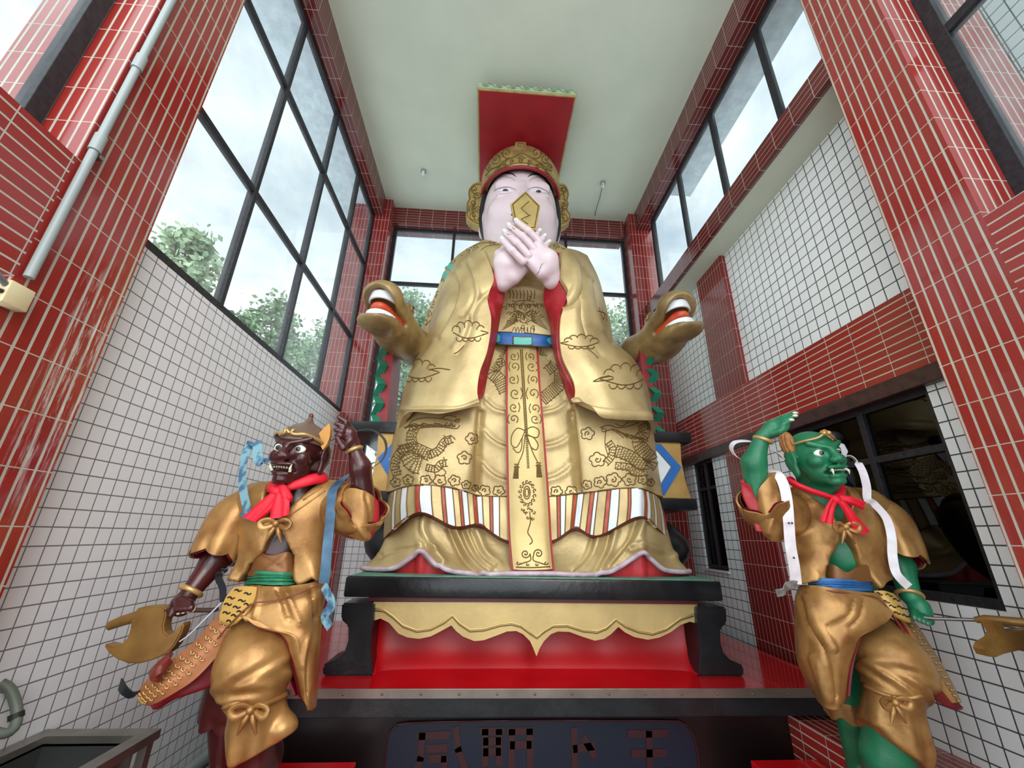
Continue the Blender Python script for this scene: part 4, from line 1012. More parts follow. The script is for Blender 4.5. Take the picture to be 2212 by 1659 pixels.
# --- embroidery in relief
def reliefs(name, bv, groups, r, m_, par, step=3):
    for g in groups: relief(name, bv, g, r, m_, par, step=step)
def spiral(cx, cy, r, turns=1.5, a0=0, sx=1, n=18): return [(cx + sx * r * (1 - t) * math.cos(a0 + turns * 6.283 * t), cy + r * (1 - t) * math.sin(a0 + turns * 6.283 * t)) for t in np.linspace(0, .93, n)]
def cloudlet(cx, cy, r, n=5, rot=0.3):
    L = []
    for k in range(n):
        a = rot + 6.283 * k / n; c = (cx + r * .62 * math.cos(a), cy + r * .55 * math.sin(a))
        L.append([(c[0] + r * .42 * math.cos(a + t), c[1] + r * .38 * math.sin(a + t)) for t in np.linspace(-1.5, 1.5, 9)])
    L.append(spiral(cx, cy, r * .42, 1.3, rot)); return L
def long_cloud(cx, cy, w, h, sx=1):
    L = []; n = 5
    for k in range(n):
        t0 = math.pi * k / n; c = (cx + sx * w * .42 * -math.cos(t0 + .3), cy - h * .40 * math.sin(t0 + .3))
        L.append([(c[0] + w * .13 * math.cos(a), c[1] - h * .25 * math.sin(a)) for a in np.linspace(-.5 + t0 * .4, 3.3 - t0 * .1, 9)])
    L.append([(cx - sx * w * .5, cy), (cx - sx * w * .2, cy + h * .25), (cx + sx * w * .1, cy + h * .3), (cx + sx * w * .5, cy + h * .12)])
    for k in range(4):
        c = (cx - w * .3 + w * .2 * k, cy + h * .28); L.append([(c[0] + w * .10 * math.cos(a), c[1] + h * .2 * math.sin(a)) for a in np.linspace(0, 3.14, 7)])
    L.append([(cx + sx * w * .4, cy - h * .1), (cx + sx * w * .65, cy + h * .02), (cx + sx * w * .45, cy + h * .12)])
    return L
def scales(P, w, step, size):
    """rows of fish scales along a body path"""
    C = catmull(np.array(P, float), max(6, int(np.linalg.norm(np.diff(np.array(P, float), axis=0), axis=1).sum() / step))); L = []
    for i in range(len(C) - 1):
        d = C[i + 1] - C[i]; d /= np.linalg.norm(d) + 1e-9; nrm = np.array([-d[1], d[0]]); ww = w if not callable(w) else w(i / len(C)); m_ = max(1, int(2 * ww / size))
        for j in range(m_):
            o = (j + .5 + (.5 if i % 2 else 0)) / m_ * 2 * ww - ww
            if abs(o) > ww: continue
            c = C[i] + nrm * o
            L.append([tuple(c + nrm * size * .5 * math.cos(a) + d * size * .6 * math.sin(a)) for a in np.linspace(0, 3.14, 5)])
    C2 = catmull(np.array(P, float), 24); e1 = []; e2 = []
    for i in range(24):
        d = C2[min(i + 1, 23)] - C2[max(i - 1, 0)]; d /= np.linalg.norm(d) + 1e-9; nrm = np.array([-d[1], d[0]]); ww = w if not callable(w) else w(i / 24)
        e1.append(tuple(C2[i] + nrm * ww)); e2.append(tuple(C2[i] - nrm * ww))
    return L + [e1, e2]
skv = bvh_of([skirt]); bdv = bvh_of([bnd]); slv = bvh_of([slL, slR]); rov = bvh_of([robe])
cl = []
for x, y, r in ((290, 530, 26), (365, 515, 28), (470, 520, 30), (553, 520, 33), (640, 520, 30), (710, 545, 24), (765, 565, 20), (820, 580, 30), (905, 582, 30),
                (1250, 585, 30), (1338, 585, 30), (1432, 545, 26), (1510, 530, 32), (1590, 515, 38), (1685, 515, 34), (1765, 515, 26), (1810, 530, 22),
                (745, 270, 32), (700, 385, 36), (1435, 240, 34), (1495, 395, 40)):
    cl.append(cloudlet(*c3((x, y))[0], r / 2.3, 5, random.random() * 6))
reliefs('embroidered_cloud', skv, cl, .006, M_groove, skirt)
# left: long-necked bird with scaled body; right: coiling dragon
L = []
L += scales(c3((410, 195), (385, 250), (395, 310), (440, 340), (500, 370)), lambda t: 9 + 4 * t, 5.2, 5)
L += scales(c3((360, 300), (370, 360), (400, 410), (450, 430)), 20, 6, 6) + scales(c3((300, 490), (285, 420), (320, 350), (370, 320)), 9, 5.5, 5) + scales(c3((480, 370), (545, 340), (580, 290), (630, 270)), 8, 5.5, 5)
L += scales(c3((470, 440), (530, 450), (560, 420), (600, 415)), 7, 5, 4.5)
for k in range(9): L.append(c3((340 + 24 * k, 205 - 4 * (k % 3)), (400 + 22 * k, 180 + 6 * (k % 3)), (430 + 24 * k, 190 + 10 * (k % 2)), (455 + 24 * k, 175 + 12 * (k % 3))))
L += [c3((350, 210), (400, 160), (480, 145), (560, 150), (640, 165), (675, 150)), c3((370, 225), (450, 205), (560, 200), (650, 210), (672, 190)), c3((560, 150), (600, 130), (650, 140)), spiral(*c3((625, 185))[0], 7), spiral(*c3((655, 160))[0], 6)]
L += [c3((600, 270), (625, 255), (645, 275)), c3((575, 290), (590, 265), (575, 250)), c3((560, 440), (590, 470), (575, 490)), c3((520, 465), (530, 500)), c3((575, 380), (580, 400), (560, 420))]
relief('embroidered_bird', skv, L, .005, M_groove, skirt, step=3)
L = []
L += scales(c3((1755, 185), (1775, 235), (1740, 290), (1770, 340), (1820, 400), (1800, 450)), lambda t: 8 + 6 * math.sin(t * 3), 5.5, 5)
L += scales(c3((1600, 340), (1680, 370), (1740, 410), (1790, 440)), 12, 5.5, 5.5) + scales(c3((1560, 290), (1585, 330), (1575, 380), (1540, 420)), 7, 5, 4.5) + scales(c3((1600, 430), (1680, 440), (1720, 470), (1800, 470)), 7, 5, 5)
L += [c3((1510, 205), (1560, 190), (1620, 205), (1680, 195), (1740, 175)), c3((1530, 230), (1600, 215), (1680, 260), (1760, 270)), c3((1545, 210), (1540, 300), (1560, 380)), c3((1600, 180), (1640, 195), (1680, 170)), spiral(*c3((1530, 215))[0], 6)]
for k in range(7): L.append(c3((1580 + 28 * k, 215 + 8 * k), (1620 + 28 * k, 240 + 6 * k), (1650 + 24 * k, 265 + 4 * k)))
relief('embroidered_dragon', skv, L, .005, M_groove, skirt, step=3)
# centre band: cord, scrolls, knots, tassels, medallion
L = []
for y0, y1, x0, x1 in ((755, 935, 1126, 1137),):
    for s in (-1, 1): L.append([(x0 + (x1 - x0) * t + s * 2.2, y0 + (y1 - y0) * t) for t in np.linspace(0, 1, 12)])
for y in np.arange(757, 1010, 4): L.append([(1126 + (y - 757) * .06 - 2.5, y + 2), (1126 + (y - 757) * .06, y), (1126 + (y - 757) * .06 + 2.5, y + 2)])
for (x, y, r, s) in ((1110, 770, 8, 1), (1146, 770, 8, -1), (1112, 792, 10, -1), (1148, 792, 10, 1), (1108, 820, 9, 1), (1152, 820, 9, -1), (1113, 850, 12, 1), (1152, 850, 12, -1), (1110, 880, 10, 1), (1156, 882, 10, -1), (1110, 905, 10, -1), (1156, 905, 10, 1)):
    L.append(spiral(x, y, r, 1.4, 1.0 if s > 0 else 2.2, s)); L.append([(x + s * r, y - r), (x + s * r * 1.3, y), (x + s * r, y + r)])
L += [[(1134, 930), (1118, 925), (1106, 940), (1105, 960), (1116, 966), (1128, 945), (1134, 930)], [(1134, 930), (1150, 922), (1164, 930), (1160, 945), (1142, 940), (1134, 930)], [(1136, 940), (1152, 945), (1162, 960), (1158, 972), (1146, 964), (1136, 940)], [(1134, 940), (1130, 975), (1120, 1000), (1116, 1010)], [(1138, 940), (1150, 975), (1162, 1000)], [(1128, 945), (1126, 970), (1118, 978), (1108, 968)]]
for s, x, y in ((-1, 1116, 1006), (1, 1163, 1003)):
    for k in range(5): L.append([(x + (k - 2) * 1.6, y), (x + (k - 2) * 2.6 + s * 2, y + 28)])
    L.append([(x - 6, y + 3), (x + 6, y + 3)]); L.append([(x - 5, y - 3), (x + 5, y - 3)])
L += [[(1138 + 7 * math.cos(a), 1064 + 14 * math.sin(a)) for a in np.linspace(0, 6.283, 18)], [(1138 + 4 * math.cos(a), 1064 + 9 * math.sin(a)) for a in np.linspace(0, 6.283, 16)]]
for k in range(14):
    a = 6.283 * k / 14 + .2; L.append(spiral(1139 + 17 * math.cos(a), 1066 + 26 * math.sin(a), 5, 1.3, a + 2))
for k in range(6): L.append(spiral(1128 + 5 * k, 1100 + 4 * (k % 3), 4, 1.2, k))
L += [[(1144, 1105), (1146, 1125), (1144, 1135)], spiral(1140, 1118, 4), spiral(1150, 1120, 4), [(1144, 1135), (1140, 1150), (1146, 1160), (1150, 1170), (1144, 1176)]]
for s in (-1, 1):
    c = 1149 + s * 14; L.append(spiral(c, 1196, 10, 1.8, 1.57 + s * 1.57, 1)); L.append([(1149 + s * 4, 1196), (1149 + s * 3, 1210), (1149 + s * 18, 1216), (1149 + s * 30, 1220)]); L.append(spiral(1149 + s * 30, 1216, 5, 1.2)); L.append(spiral(1149 + s * 10, 1219, 4, 1.2))
L += [[(1115, 1225), (1150, 1226), (1188, 1224)]]
relief('band_embroidery', bdv, L, .0055, M_groove, bnd, step=3)
# lower chest: scaled dragon coils beside the band
L = []
L = [scales(c2((835, 830), (860, 900), (830, 960), (880, 1010), (925, 1100)), 13, 4.5, 4.2), scales(c2((900, 800), (880, 860), (910, 930)), 8, 4.5, 4), scales(c2((1160, 810), (1240, 830), (1260, 900), (1200, 960)), 10, 4.5, 4.2), scales(c2((1170, 1150), (1230, 1100), (1290, 1040), (1300, 960)), 13, 4.5, 4.2)]
reliefs('embroidered_coil', skv, L, .0045, M_groove, skirt)
L = []
for k in range(5):  # dragon face on the chest
    L += [c2((960 + 20 * k, 560 + 6 * k), (1000 + 14 * k, 540 + 8 * k), (1050, 560 + 12 * k)), c2((1140 - 20 * k, 560 + 6 * k), (1100 - 14 * k, 540 + 8 * k), (1050, 560 + 12 * k))]
for k in range(9): L += [c2((900 + 10 * k, 670 - 15 * k), (960 + 6 * k, 640 - 12 * k), (1000, 610 - 6 * k)), c2((1210 - 10 * k, 670 - 15 * k), (1150 - 6 * k, 640 - 12 * k), (1100, 610 - 6 * k))]
for k in range(7): L.append(c2((970 + 25 * k, 680), (985 + 22 * k, 650), (995 + 20 * k, 690)))
for k in range(26):
    a = 2.4 * k; L.append(spiral(*c2((1050 + (30 + 4.2 * k) * math.cos(a), 560 + (20 + 3.6 * k) * math.sin(a)))[0], 5.5, 1.2, a))
for k in range(14): L.append(c2((930 + 18 * k, 505 + 12 * (k % 2)), (938 + 18 * k, 490), (946 + 18 * k, 506 + 12 * (k % 3))))
L += [spiral(*c2((1010, 575))[0], 6), spiral(*c2((1100, 575))[0], 6), c2((1000, 600), (1050, 625), (1110, 600)), c2((985, 480), (1050, 470), (1120, 480))]
for k in range(8): L.append(c2((945 + 25 * k, 400), (955 + 24 * k, 430), (950 + 24 * k, 460)))
relief('chest_embroidery', rov, L, .005, M_groove, robe, step=3)
# clouds on sleeves and shoulders
for g_, p_ in zip((long_cloud(*c2((670, 690))[0], 66, 40, 1), long_cloud(*c2((1440, 760))[0], 70, 28, -1), long_cloud(*c2((330, 960))[0], 70, 44, 1), long_cloud(*c2((1740, 1000))[0], 88, 50, -1)), (slL, slR, slL, slR)): relief('embroidered_cloud', slv, g_, .006, M_groove, p_, step=3)
L = []
L += [c2((1520, 1025), (1560, 1005), (1640, 990), (1650, 1010), (1530, 1025)), c2((400, 945), (470, 935), (545, 945)), c2((570, 835), (600, 820), (640, 780)), c2((1480, 800), (1520, 830), (1555, 865)), c2((1560, 520), (1590, 600), (1600, 560)), c2((1545, 540), (1600, 560), (1615, 610))]
relief('sleeve_line', slv, L, .006, M_groove, slL, step=3)
L = []
for (x, y, r) in ((455, 430, 16), (430, 500, 18), (400, 560, 16), (370, 620, 16), (640, 180, 18), (680, 130, 18), (560, 200, 14), (500, 330, 12), (1340, 130, 18), (1400, 200, 14), (1450, 210, 10), (720, 110, 12), (830, 80, 14), (1270, 100, 14), (590, 330, 12), (1580, 560, 12)):
    relief('embroidered_cloud', rov, cloudlet(*c2((x, y))[0], r / 2.2, 4, random.random() * 6), .006, M_groove, robe, step=3)
L = [c2((490, 420), (480, 500), (430, 580), (380, 640)), c2((700, 100), (760, 80), (860, 75)), c2((880, 90), (800, 100), (740, 140)), c2((1300, 110), (1360, 150), (1440, 210))]
relief('shoulder_line', rov, L, .006, M_groove, robe, step=3)

# --- head, neck, forearms and hands: one continuous painted body
HX, HY = .345, 4.78
def Un(u, v, y): return np.array(U(u, v, y))
def finger(P, base, mid, tip, r, nail=True):
    return smin(s_cone(P, base, mid, r * 1.12, r * 1.02), s_cone(P, mid, tip, r * 1.02, r * .86), .02)
H1f = [((1166, 523), (1142, 499), (1117, 480)), ((1154, 538), (1128, 510), (1101, 490)), ((1142, 552), (1116, 524), (1092, 504)), ((1130, 565), (1106, 541), (1086, 520))]
H2f = [((1108, 540), (1128, 516), (1147, 496)), ((1120, 550), (1143, 522), (1164, 502)), ((1130, 560), (1155, 534), (1175, 513)), ((1140, 570), (1165, 543), (1184, 526))]
def hands_fn(P):
    a = s_cone(P, Un(1192, 606, 3.92), Un(1180, 565, 3.80), .105, .135)
    a = smin(a, s_cone(P, Un(1185, 560, 3.80), Un(1160, 534, 3.78), .100, .065), .05)
    a = smin(a, s_cone(P, Un(1172, 588, 3.82), Un(1140, 560, 3.79), .085, .055), .05)
    a = smin(a, s_cone(P, Un(1152, 547, 3.785), Un(1185, 575, 3.80), .062, .10), .04)
    for b, m_, t in H1f: a = smin(a, finger(P, Un(*b, 3.745), Un(*m_, 3.69), Un(*t, 3.73), .0395), .007)
    b2 = s_cone(P, Un(1086, 612, 3.98), Un(1092, 575, 3.90), .10, .14)
    b2 = smin(b2, s_cone(P, Un(1092, 565, 3.90), Un(1120, 555, 3.93), .12, .09), .08)
    b2 = smin(b2, s_cone(P, Un(1078, 550, 3.92), Un(1105, 540, 3.93), .06, .07), .08)
    b2 = smin(b2, s_cone(P, Un(1110, 600, 3.93), Un(1128, 580, 3.93), .08, .08), .08)
    for b, m_, t in H2f: b2 = smin(b2, finger(P, Un(*b, 3.95), Un(*m_, 3.96), Un(*t, 3.93), .041), .006)
    # thumbs hold the tablet from behind
    a = smin(a, s_cone(P, Un(1180, 545, 3.86), Un(1150, 505, 3.99), .055, .045), .04)
    b2 = smin(b2, s_cone(P, Un(1085, 545, 3.97), Un(1120, 500, 4.00), .055, .045), .04)
    d = np.minimum(a, b2)
    # forearms inside the sleeves, joining the shoulders
    f1 = smin(s_cone(P, Un(1192, 600, 3.93), Un(1215, 655, 4.38), .10, .12), s_cone(P, Un(1215, 655, 4.38), Un(1230, 610, 4.62), .13, .17), .1)
    f2 = smin(s_cone(P, Un(1086, 605, 3.98), Un(1064, 650, 4.40), .095, .12), s_cone(P, Un(1064, 650, 4.40), Un(1010, 610, 4.62), .13, .17), .1)
    d = smin(d, f1, .04); d = smin(d, f2, .04)
    return d
def head_fn(P):
    x, y, z = P[..., 0] - HX, P[..., 1] - HY, P[..., 2]
    Q = np.stack([x, y, z], -1)
    h = s_ell(Q, (0, 0, 4.42), (.545, .53, .86))
    h = smin(h, s_ell(Q, (0, -.10, 4.12), (.50, .42, .50)), .15)
    h = smin(h, s_cone(Q, (0, .05, 4.0), (0, .1, 3.3), .46, .50), .12)
    for s in (-1, 1):
        h = smin(h, s_ell(Q, (s * .235, -.445, 4.57), (.15, .075, .10)), .08)      # heavy upper lids
        h = smax(h, -s_ell(Q, (s * .23, -.60, 4.435), (.15, .10, .028)), .03)      # narrow eye opening
        h = smin(h, s_ell(Q, (s * .235, -.47, 4.39), (.14, .05, .03)), .03)
        h = smin(h, s_ell(Q, (s * .25, -.36, 4.18), (.2, .14, .18)), .1)
        h = smin(h, s_ell(Q, (s * .065, -.60, 4.085), (.05, .055, .04)), .03)
        h = smin(h, s_ell(Q, (s * .56, .02, 4.30), (.05, .12, .26)), .03)       # ear with long lobe
    h = smin(h, s_cone(Q, (0, -.50, 4.55), (0, -.60, 4.14), .03, .075), .06)     # nose
    h = smin(h, s_ell(Q, (0, -.52, 3.93), (.15, .05, .035)), .03); h = smin(h, s_ell(Q, (0, -.50, 3.87), (.12, .05, .04)), .02)
    h = smin(h, s_ell(Q, (0, -.42, 3.68), (.18, .12, .12)), .08)
    return h
def body_fn(P): return smin(head_fn(P), hands_fn(P), .02)
# the shoulders under the robe tie head and arms together
def body_all(P):
    d = body_fn(P)
    return smin(d, s_cone(P, (-.15, 4.75, 3.25), (.85, 4.75, 3.25), .33, .33), .12)
body = sculpt('body', body_all, (-.62, 3.5, 2.45), (1.35, 5.45, 5.30), .0122, M_skin, dei)
hb = bvh_of([body])
# nails
for i, (b, m_, t) in enumerate(H1f + H2f):
    y0 = 3.74 if i < 4 else 3.93; d = (Un(*t, y0) - Un(*m_, y0)); d /= np.linalg.norm(d)
    c = Un(*t, y0) + d * .012 + np.array([0, -.020, -.004]); M_ = Vector(d).to_track_quat('X', 'Z').to_matrix().to_4x4()
    bm = bmesh.new(); bmesh.ops.create_uvsphere(bm, u_segments=14, v_segments=10, radius=1, matrix=Matrix.Translation(Vector(c)) @ M_ @ Matrix.Diagonal((.038, .034, .026, 1)))
    bm_finish('fingernail', bm, M_nail, body, smooth=True)
relief('crack', hb, [c1((740, 1390), (722, 1410), (725, 1425)), c1((722, 1410), (712, 1445), (690, 1475)), c1((712, 1445), (700, 1460))], .0025, mat('crack_dark', srgb(90, 70, 74), .8), body, step=3)
relief('crease', hb, [c1((520, 1130), (528, 1140), (540, 1145)), c1((490, 1140), (500, 1150), (515, 1150)), c1((480, 1175), (495, 1185), (510, 1185))], .003, MATS['crack_dark'], body, step=3)
# painted brows, lids and eyes lie on the face
def taper_on(nm, pts, r, m_, par, lift=.0, squash=.35):
    pts = catmull(np.array(pts, float), 26); P = []; N_ = []
    for u, v in pts:
        d = Vector(ray(u, v)).normalized(); o_ = Vector((0, 0, 0)); h, n, _, _ = FB.ray_cast(o_, d)
        if h is None: continue
        if n.dot(d) > 0: n = -n
        P.append(h + n * lift)
    R = [r * (.15 + .85 * math.sin(math.pi * min(1, max(0, .08 + .84 * i / (len(P) - 1))))) for i in range(len(P))]
    bm = bmesh.new(); tube_bm(bm, P, R, 8, flat=1.0); return bm_finish(nm, bm, m_, par, smooth=True)
face = sculpt('face_probe', head_fn, (-.62, 4.0, 3.4), (1.3, 4.9, 5.2), .02, M_skin, None)
FB = bvh_of([face]); bpy.data.objects.remove(face)
M_grey = mat('lid_grey', srgb(150, 138, 150), .5); M_lilac = mat('lid_lilac', srgb(206, 182, 190), .5)
taper_on('eyebrow', [(1066, 388), (1078, 378), (1092, 374), (1106, 376), (1115, 382)], .012, M_ink, body)
taper_on('eyebrow', [(1140, 382), (1150, 377), (1162, 377), (1175, 383), (1184, 392)], .012, M_ink, body)
for pts in ([(1064, 398), (1076, 386), (1092, 382), (1106, 386), (1113, 392)], [(1143, 392), (1152, 385), (1166, 384), (1178, 390), (1188, 401)]): taper_on('lid_crease_line', pts, .008, M_grey, body)  # grey face paint along the lid crease
for pts in ([(1066, 413), (1078, 407), (1094, 404), (1108, 407), (1115, 411)], [(1139, 411), (1148, 406), (1162, 405), (1176, 410), (1186, 418)]): taper_on('upper_lid', pts, .008, M_grey, body)
for pts in ([(1070, 415), (1082, 418), (1096, 418), (1108, 414)], [(1144, 413), (1156, 418), (1170, 421), (1182, 420)]): taper_on('lower_lid', pts, .005, M_lilac, body)
for c, in (((1092, 412),), ((1163, 414),)):
    taper_on('eye', [(c[0] - 17, c[1] + .5), (c[0], c[1] - 1), (c[0] + 17, c[1] + 2)], .017, mat('eye_white', srgb(232, 232, 236), .3), body)
    e_ = taper_on('iris', [(c[0] - 6, c[1] + 0), (c[0], c[1] - .5), (c[0] + 6, c[1] + .5)], .018, mat('iris_brown', srgb(74, 50, 58), .3), body, lift=.006)
q = FB.ray_cast(Vector((0, 0, 0)), Vector(ray(1106, 464)).normalized())[0]
if q:
    bm = bmesh.new(); bmesh.ops.create_uvsphere(bm, u_segments=10, v_segments=8, radius=.014, matrix=Matrix.Translation(q)); bm_finish('nostril', bm, M_ink, body, smooth=True)
for x in (-1, 1):
    tube('hair', [(HX + x * .535, 4.70, 4.80), (HX + x * .56, 4.72, 4.45), (HX + x * .545, 4.72, 4.10), (HX + x * .50, 4.74, 3.95)], [.03, .045, .045, .02], M_ink, dei, res=14)
# --- hat
prof = [(4.80, .585), (4.815, .605), (4.86, .60), (4.97, .610), (5.10, .60), (5.22, .555), (5.32, .49), (5.385, .43), (5.395, .1)]
R = [[(HX + r * math.cos(a) * .99, HY + r * math.sin(a), z) for a in np.linspace(0, 2 * math.pi, 72, endpoint=False)] for z, r in prof]
R.insert(0, [(HX + .50 * math.cos(a), HY + .50 * math.sin(a), 4.85) for a in np.linspace(0, 2 * math.pi, 72, endpoint=False)])
M_hatg = mat('carved_hat_gold', srgb(184, 158, 98), .45, .35, col2=srgb(146, 122, 72), vscale=6, bump=.5, bscale=22)
crown = grid_mesh('hat_crown', np.array(R), M_hatg, dei, closed_u=True)
tube('crown_trim', [(HX + .575 * math.cos(a), HY + .575 * math.sin(a), 4.79) for a in np.linspace(0, 2 * math.pi, 60, endpoint=False)], .024, mat('crown_trim_red', srgb(140, 20, 32), .4), crown, closed=True)
cb = bvh_of([crown])
L = [c1((365, 715), (420, 690), (470, 650), (530, 630), (585, 605), (640, 625), (690, 655), (740, 685), (770, 720)),
     c1((330, 760), (370, 720), (440, 690)), c1((560, 640), (585, 620), (610, 640))]
for (x, y, r, s) in ((480, 600, 12, 1), (400, 640, 12, -1), (690, 600, 13, -1), (760, 640, 11, 1), (440, 575, 8, 1), (730, 580, 8, -1), (350, 700, 8, 1), (790, 700, 8, 1), (585, 650, 6, 1), (520, 660, 6, 1), (640, 665, 6, -1), (700, 690, 5, 1), (470, 690, 5, 1)):
    L.append(spiral(*c1((x, y))[0], r, 1.6, 1, s))
for k in range(16): L.append(c1((345 + 5 * k * 2, 770 - 9 * k), (352 + 10 * k, 778 - 9 * k)))
for k in range(14): L.append(c1((822 - 8 * k, 790 - 9 * k), (815 - 8 * k, 797 - 9 * k)))
L += [c1((320, 900), (345, 800), (420, 720), (520, 680), (585, 672), (660, 682), (740, 715), (800, 780), (835, 880))]
relief('crown_scrolls', cb, L, .008, M_groove, crown, step=3)
bm = bmesh.new()
P = [U(a, b, 4.22) for a, b in c1((540, 515), (620, 515), (615, 610), (548, 610))]
vs = [bm.verts.new(p + Vector((0, dy, dz))) for dy, dz in ((0, 0), (.16, .0)) for p in P]
for f in ((0, 1, 2, 3), (4, 7, 6, 5), (0, 4, 5, 1), (1, 5, 6, 2), (2, 6, 7, 3), (3, 7, 4, 0)): bm.faces.new([vs[i] for i in f])
bmesh.ops.recalc_face_normals(bm, faces=bm.faces); bmesh.ops.bevel(bm, geom=list(bm.edges), offset=.012, segments=2, affect='EDGES')
cp = bm_finish('crown_crest', bm, M_hatg, crown, smooth=True, sharp=40)
relief('crest_carving', bvh_of([cp]), [c1((560, 530), (600, 530)), c1((560, 530), (556, 600)), c1((602, 530), (604, 600)), c1((570, 545), (590, 560), (572, 580), (592, 598))], .006, M_groove, cp, step=3)
# side wings of the hat
wl_ = c1((303, 806), (270, 808), (235, 822), (208, 855), (204, 890), (216, 920), (196, 945), (190, 970), (206, 1000), (203, 1018), (186, 1022), (186, 1050), (205, 1080), (240, 1105), (280, 1118), (330, 1122), (325, 1060), (318, 980), (312, 900))
wr_ = c1((838, 818), (880, 815), (905, 830), (922, 865), (925, 900), (912, 935), (925, 960), (915, 1000), (920, 1020), (938, 1046), (934, 1080), (900, 1110), (860, 1125), (808, 1135), (812, 1060), (822, 980), (832, 900))
for pts, sp in ((wl_, [(250, 860, 9, 1), (235, 960, 8, -1), (240, 1050, 9, 1), (275, 900, 7, -1), (275, 1000, 8, 1), (285, 1080, 8, -1)]), (wr_, [(880, 865, 9, -1), (895, 975, 8, 1), (890, 1060, 9, -1), (855, 910, 7, 1), (860, 1010, 8, -1), (850, 1085, 8, 1)])):
    w_ = prism('hat_wing', pts, 4.72, 4.86, M_hatg, dei, bev=.02)
    wb = bvh_of([w_]); cx_ = sum(p[0] for p in pts) / len(pts); cy_ = sum(p[1] for p in pts) / len(pts)
    L = [spiral(*c1((x, y))[0], r, 1.6, 1, s) for x, y, r, s in sp] + [[((a - cx_) * .84 + cx_, (b - cy_) * .90 + cy_) for a, b in pts]]
    L += [[(cx_ + 3 * math.sin(k * 1.3), pts[0][1] + 8 + k * 8), (cx_ - 4 * math.cos(k), pts[0][1] + 14 + k * 8), (cx_ + 5 * math.sin(k), pts[0][1] + 20 + k * 8)] for k in range(9)]
    relief('wing_scrolls', wb, L, .007, M_groove, w_, step=3)
# flat board
x0, x1, y0, y1, z0, z1 = -.318, .978, 3.60, 5.2, 5.40, 5.51
brd = box('hat_board', x0, x1, y0, y1, z0, z1, mat('board_side_gold', srgb(168, 150, 96), .5, .2, var=.2, vscale=8), dei, bev=.008)
box('board_underside', x0 + .022, x1 - .022, y0 + .02, y1 - .02, z0 - .006, z0 + .002, mat('board_red', srgb(150, 18, 32), .45, var=.1, vscale=4), brd)
box('board_front', x0 + .006, x1 - .006, y0 - .008, y0 + .002, z0 + .018, z1 - .004, mat('pale_green_front', srgb(150, 180, 150), .5, col2=srgb(176, 178, 140), vscale=7), brd, bev=.003)
bm = bmesh.new()
for k in range(7):
    c = (x0 + .11 + k * .178, z0 + .066); pts = [(c[0] + .05 * (1 - t) * math.cos(2 + 12 * t), y0 - .011, c[1] + .036 * (1 - t) * math.sin(2 + 12 * t)) for t in np.linspace(0, .92, 26)]
    tube_bm(bm, pts, .0035, 5); tube_bm(bm, [(c[0] + .03, y0 - .011, c[1] + .035), (c[0] + .085, y0 - .011, c[1] + .02), (c[0] + .12, y0 - .011, c[1] - .03)], .0035, 5)
bm_finish('board_scrolls', bm, mat('scroll_grey_green', srgb(104, 124, 98), .6), brd, smooth=True)
# --- tablet held in the hands
tp = c1((615, 868), (722, 975), (690, 1150), (560, 1150), (530, 1075), (507, 963))
tb = prism('held_tablet', tp, 3.875, 3.915, mat('tablet_gold', srgb(186, 160, 98), .4, .4, var=.12, vscale=7), None, bev=.006); tagit(tb, 'five-sided gold tablet held upright in the statue hands', 'tablet')
ti = [((a - 1136) * .86 + 1136, (b - 452) * .88 + 452) for a, b in tp]
tube('tablet_rim', [U(a, b, 3.872) for a, b in ti], .007, M_groove, tb, closed=True, seg=6)
bm = bmesh.new()
for l in (c1((640, 945), (583, 995), (636, 1042)), c1((650, 1043), (583, 1072), (632, 1108))): tube_bm(bm, [U(a, b, 3.872) for a, b in l], .0045, 5)
bm_finish('incised_mark', bm, mat('incised_dark', srgb(74, 60, 40), .7), tb)

# ================================================================== THE TWO GUARDIAN FIGURES
M_cloth = mat('bronze_gold_cloth', srgb(186, 142, 84), .36, .45, col2=srgb(146, 102, 54), vscale=7, bump=.2, bscale=30)
M_clred = mat('maroon_cloth_lining', srgb(120, 18, 28), .5, var=.2, vscale=9)
M_scarf = mat('crimson_scarf', srgb(222, 16, 44), .55, var=.1, vscale=20)
M_band = mat('bracelet_gold', srgb(196, 158, 100), .35, .45)
M_ivory = mat('ivory_claw', srgb(222, 214, 190), .35)
M_eyew = mat('eye_white_gloss', srgb(236, 234, 222), .15); M_irisg = mat('iris_dark', srgb(20, 22, 20), .15); M_irisl = mat('iris_grey_green', srgb(92, 104, 92), .2)

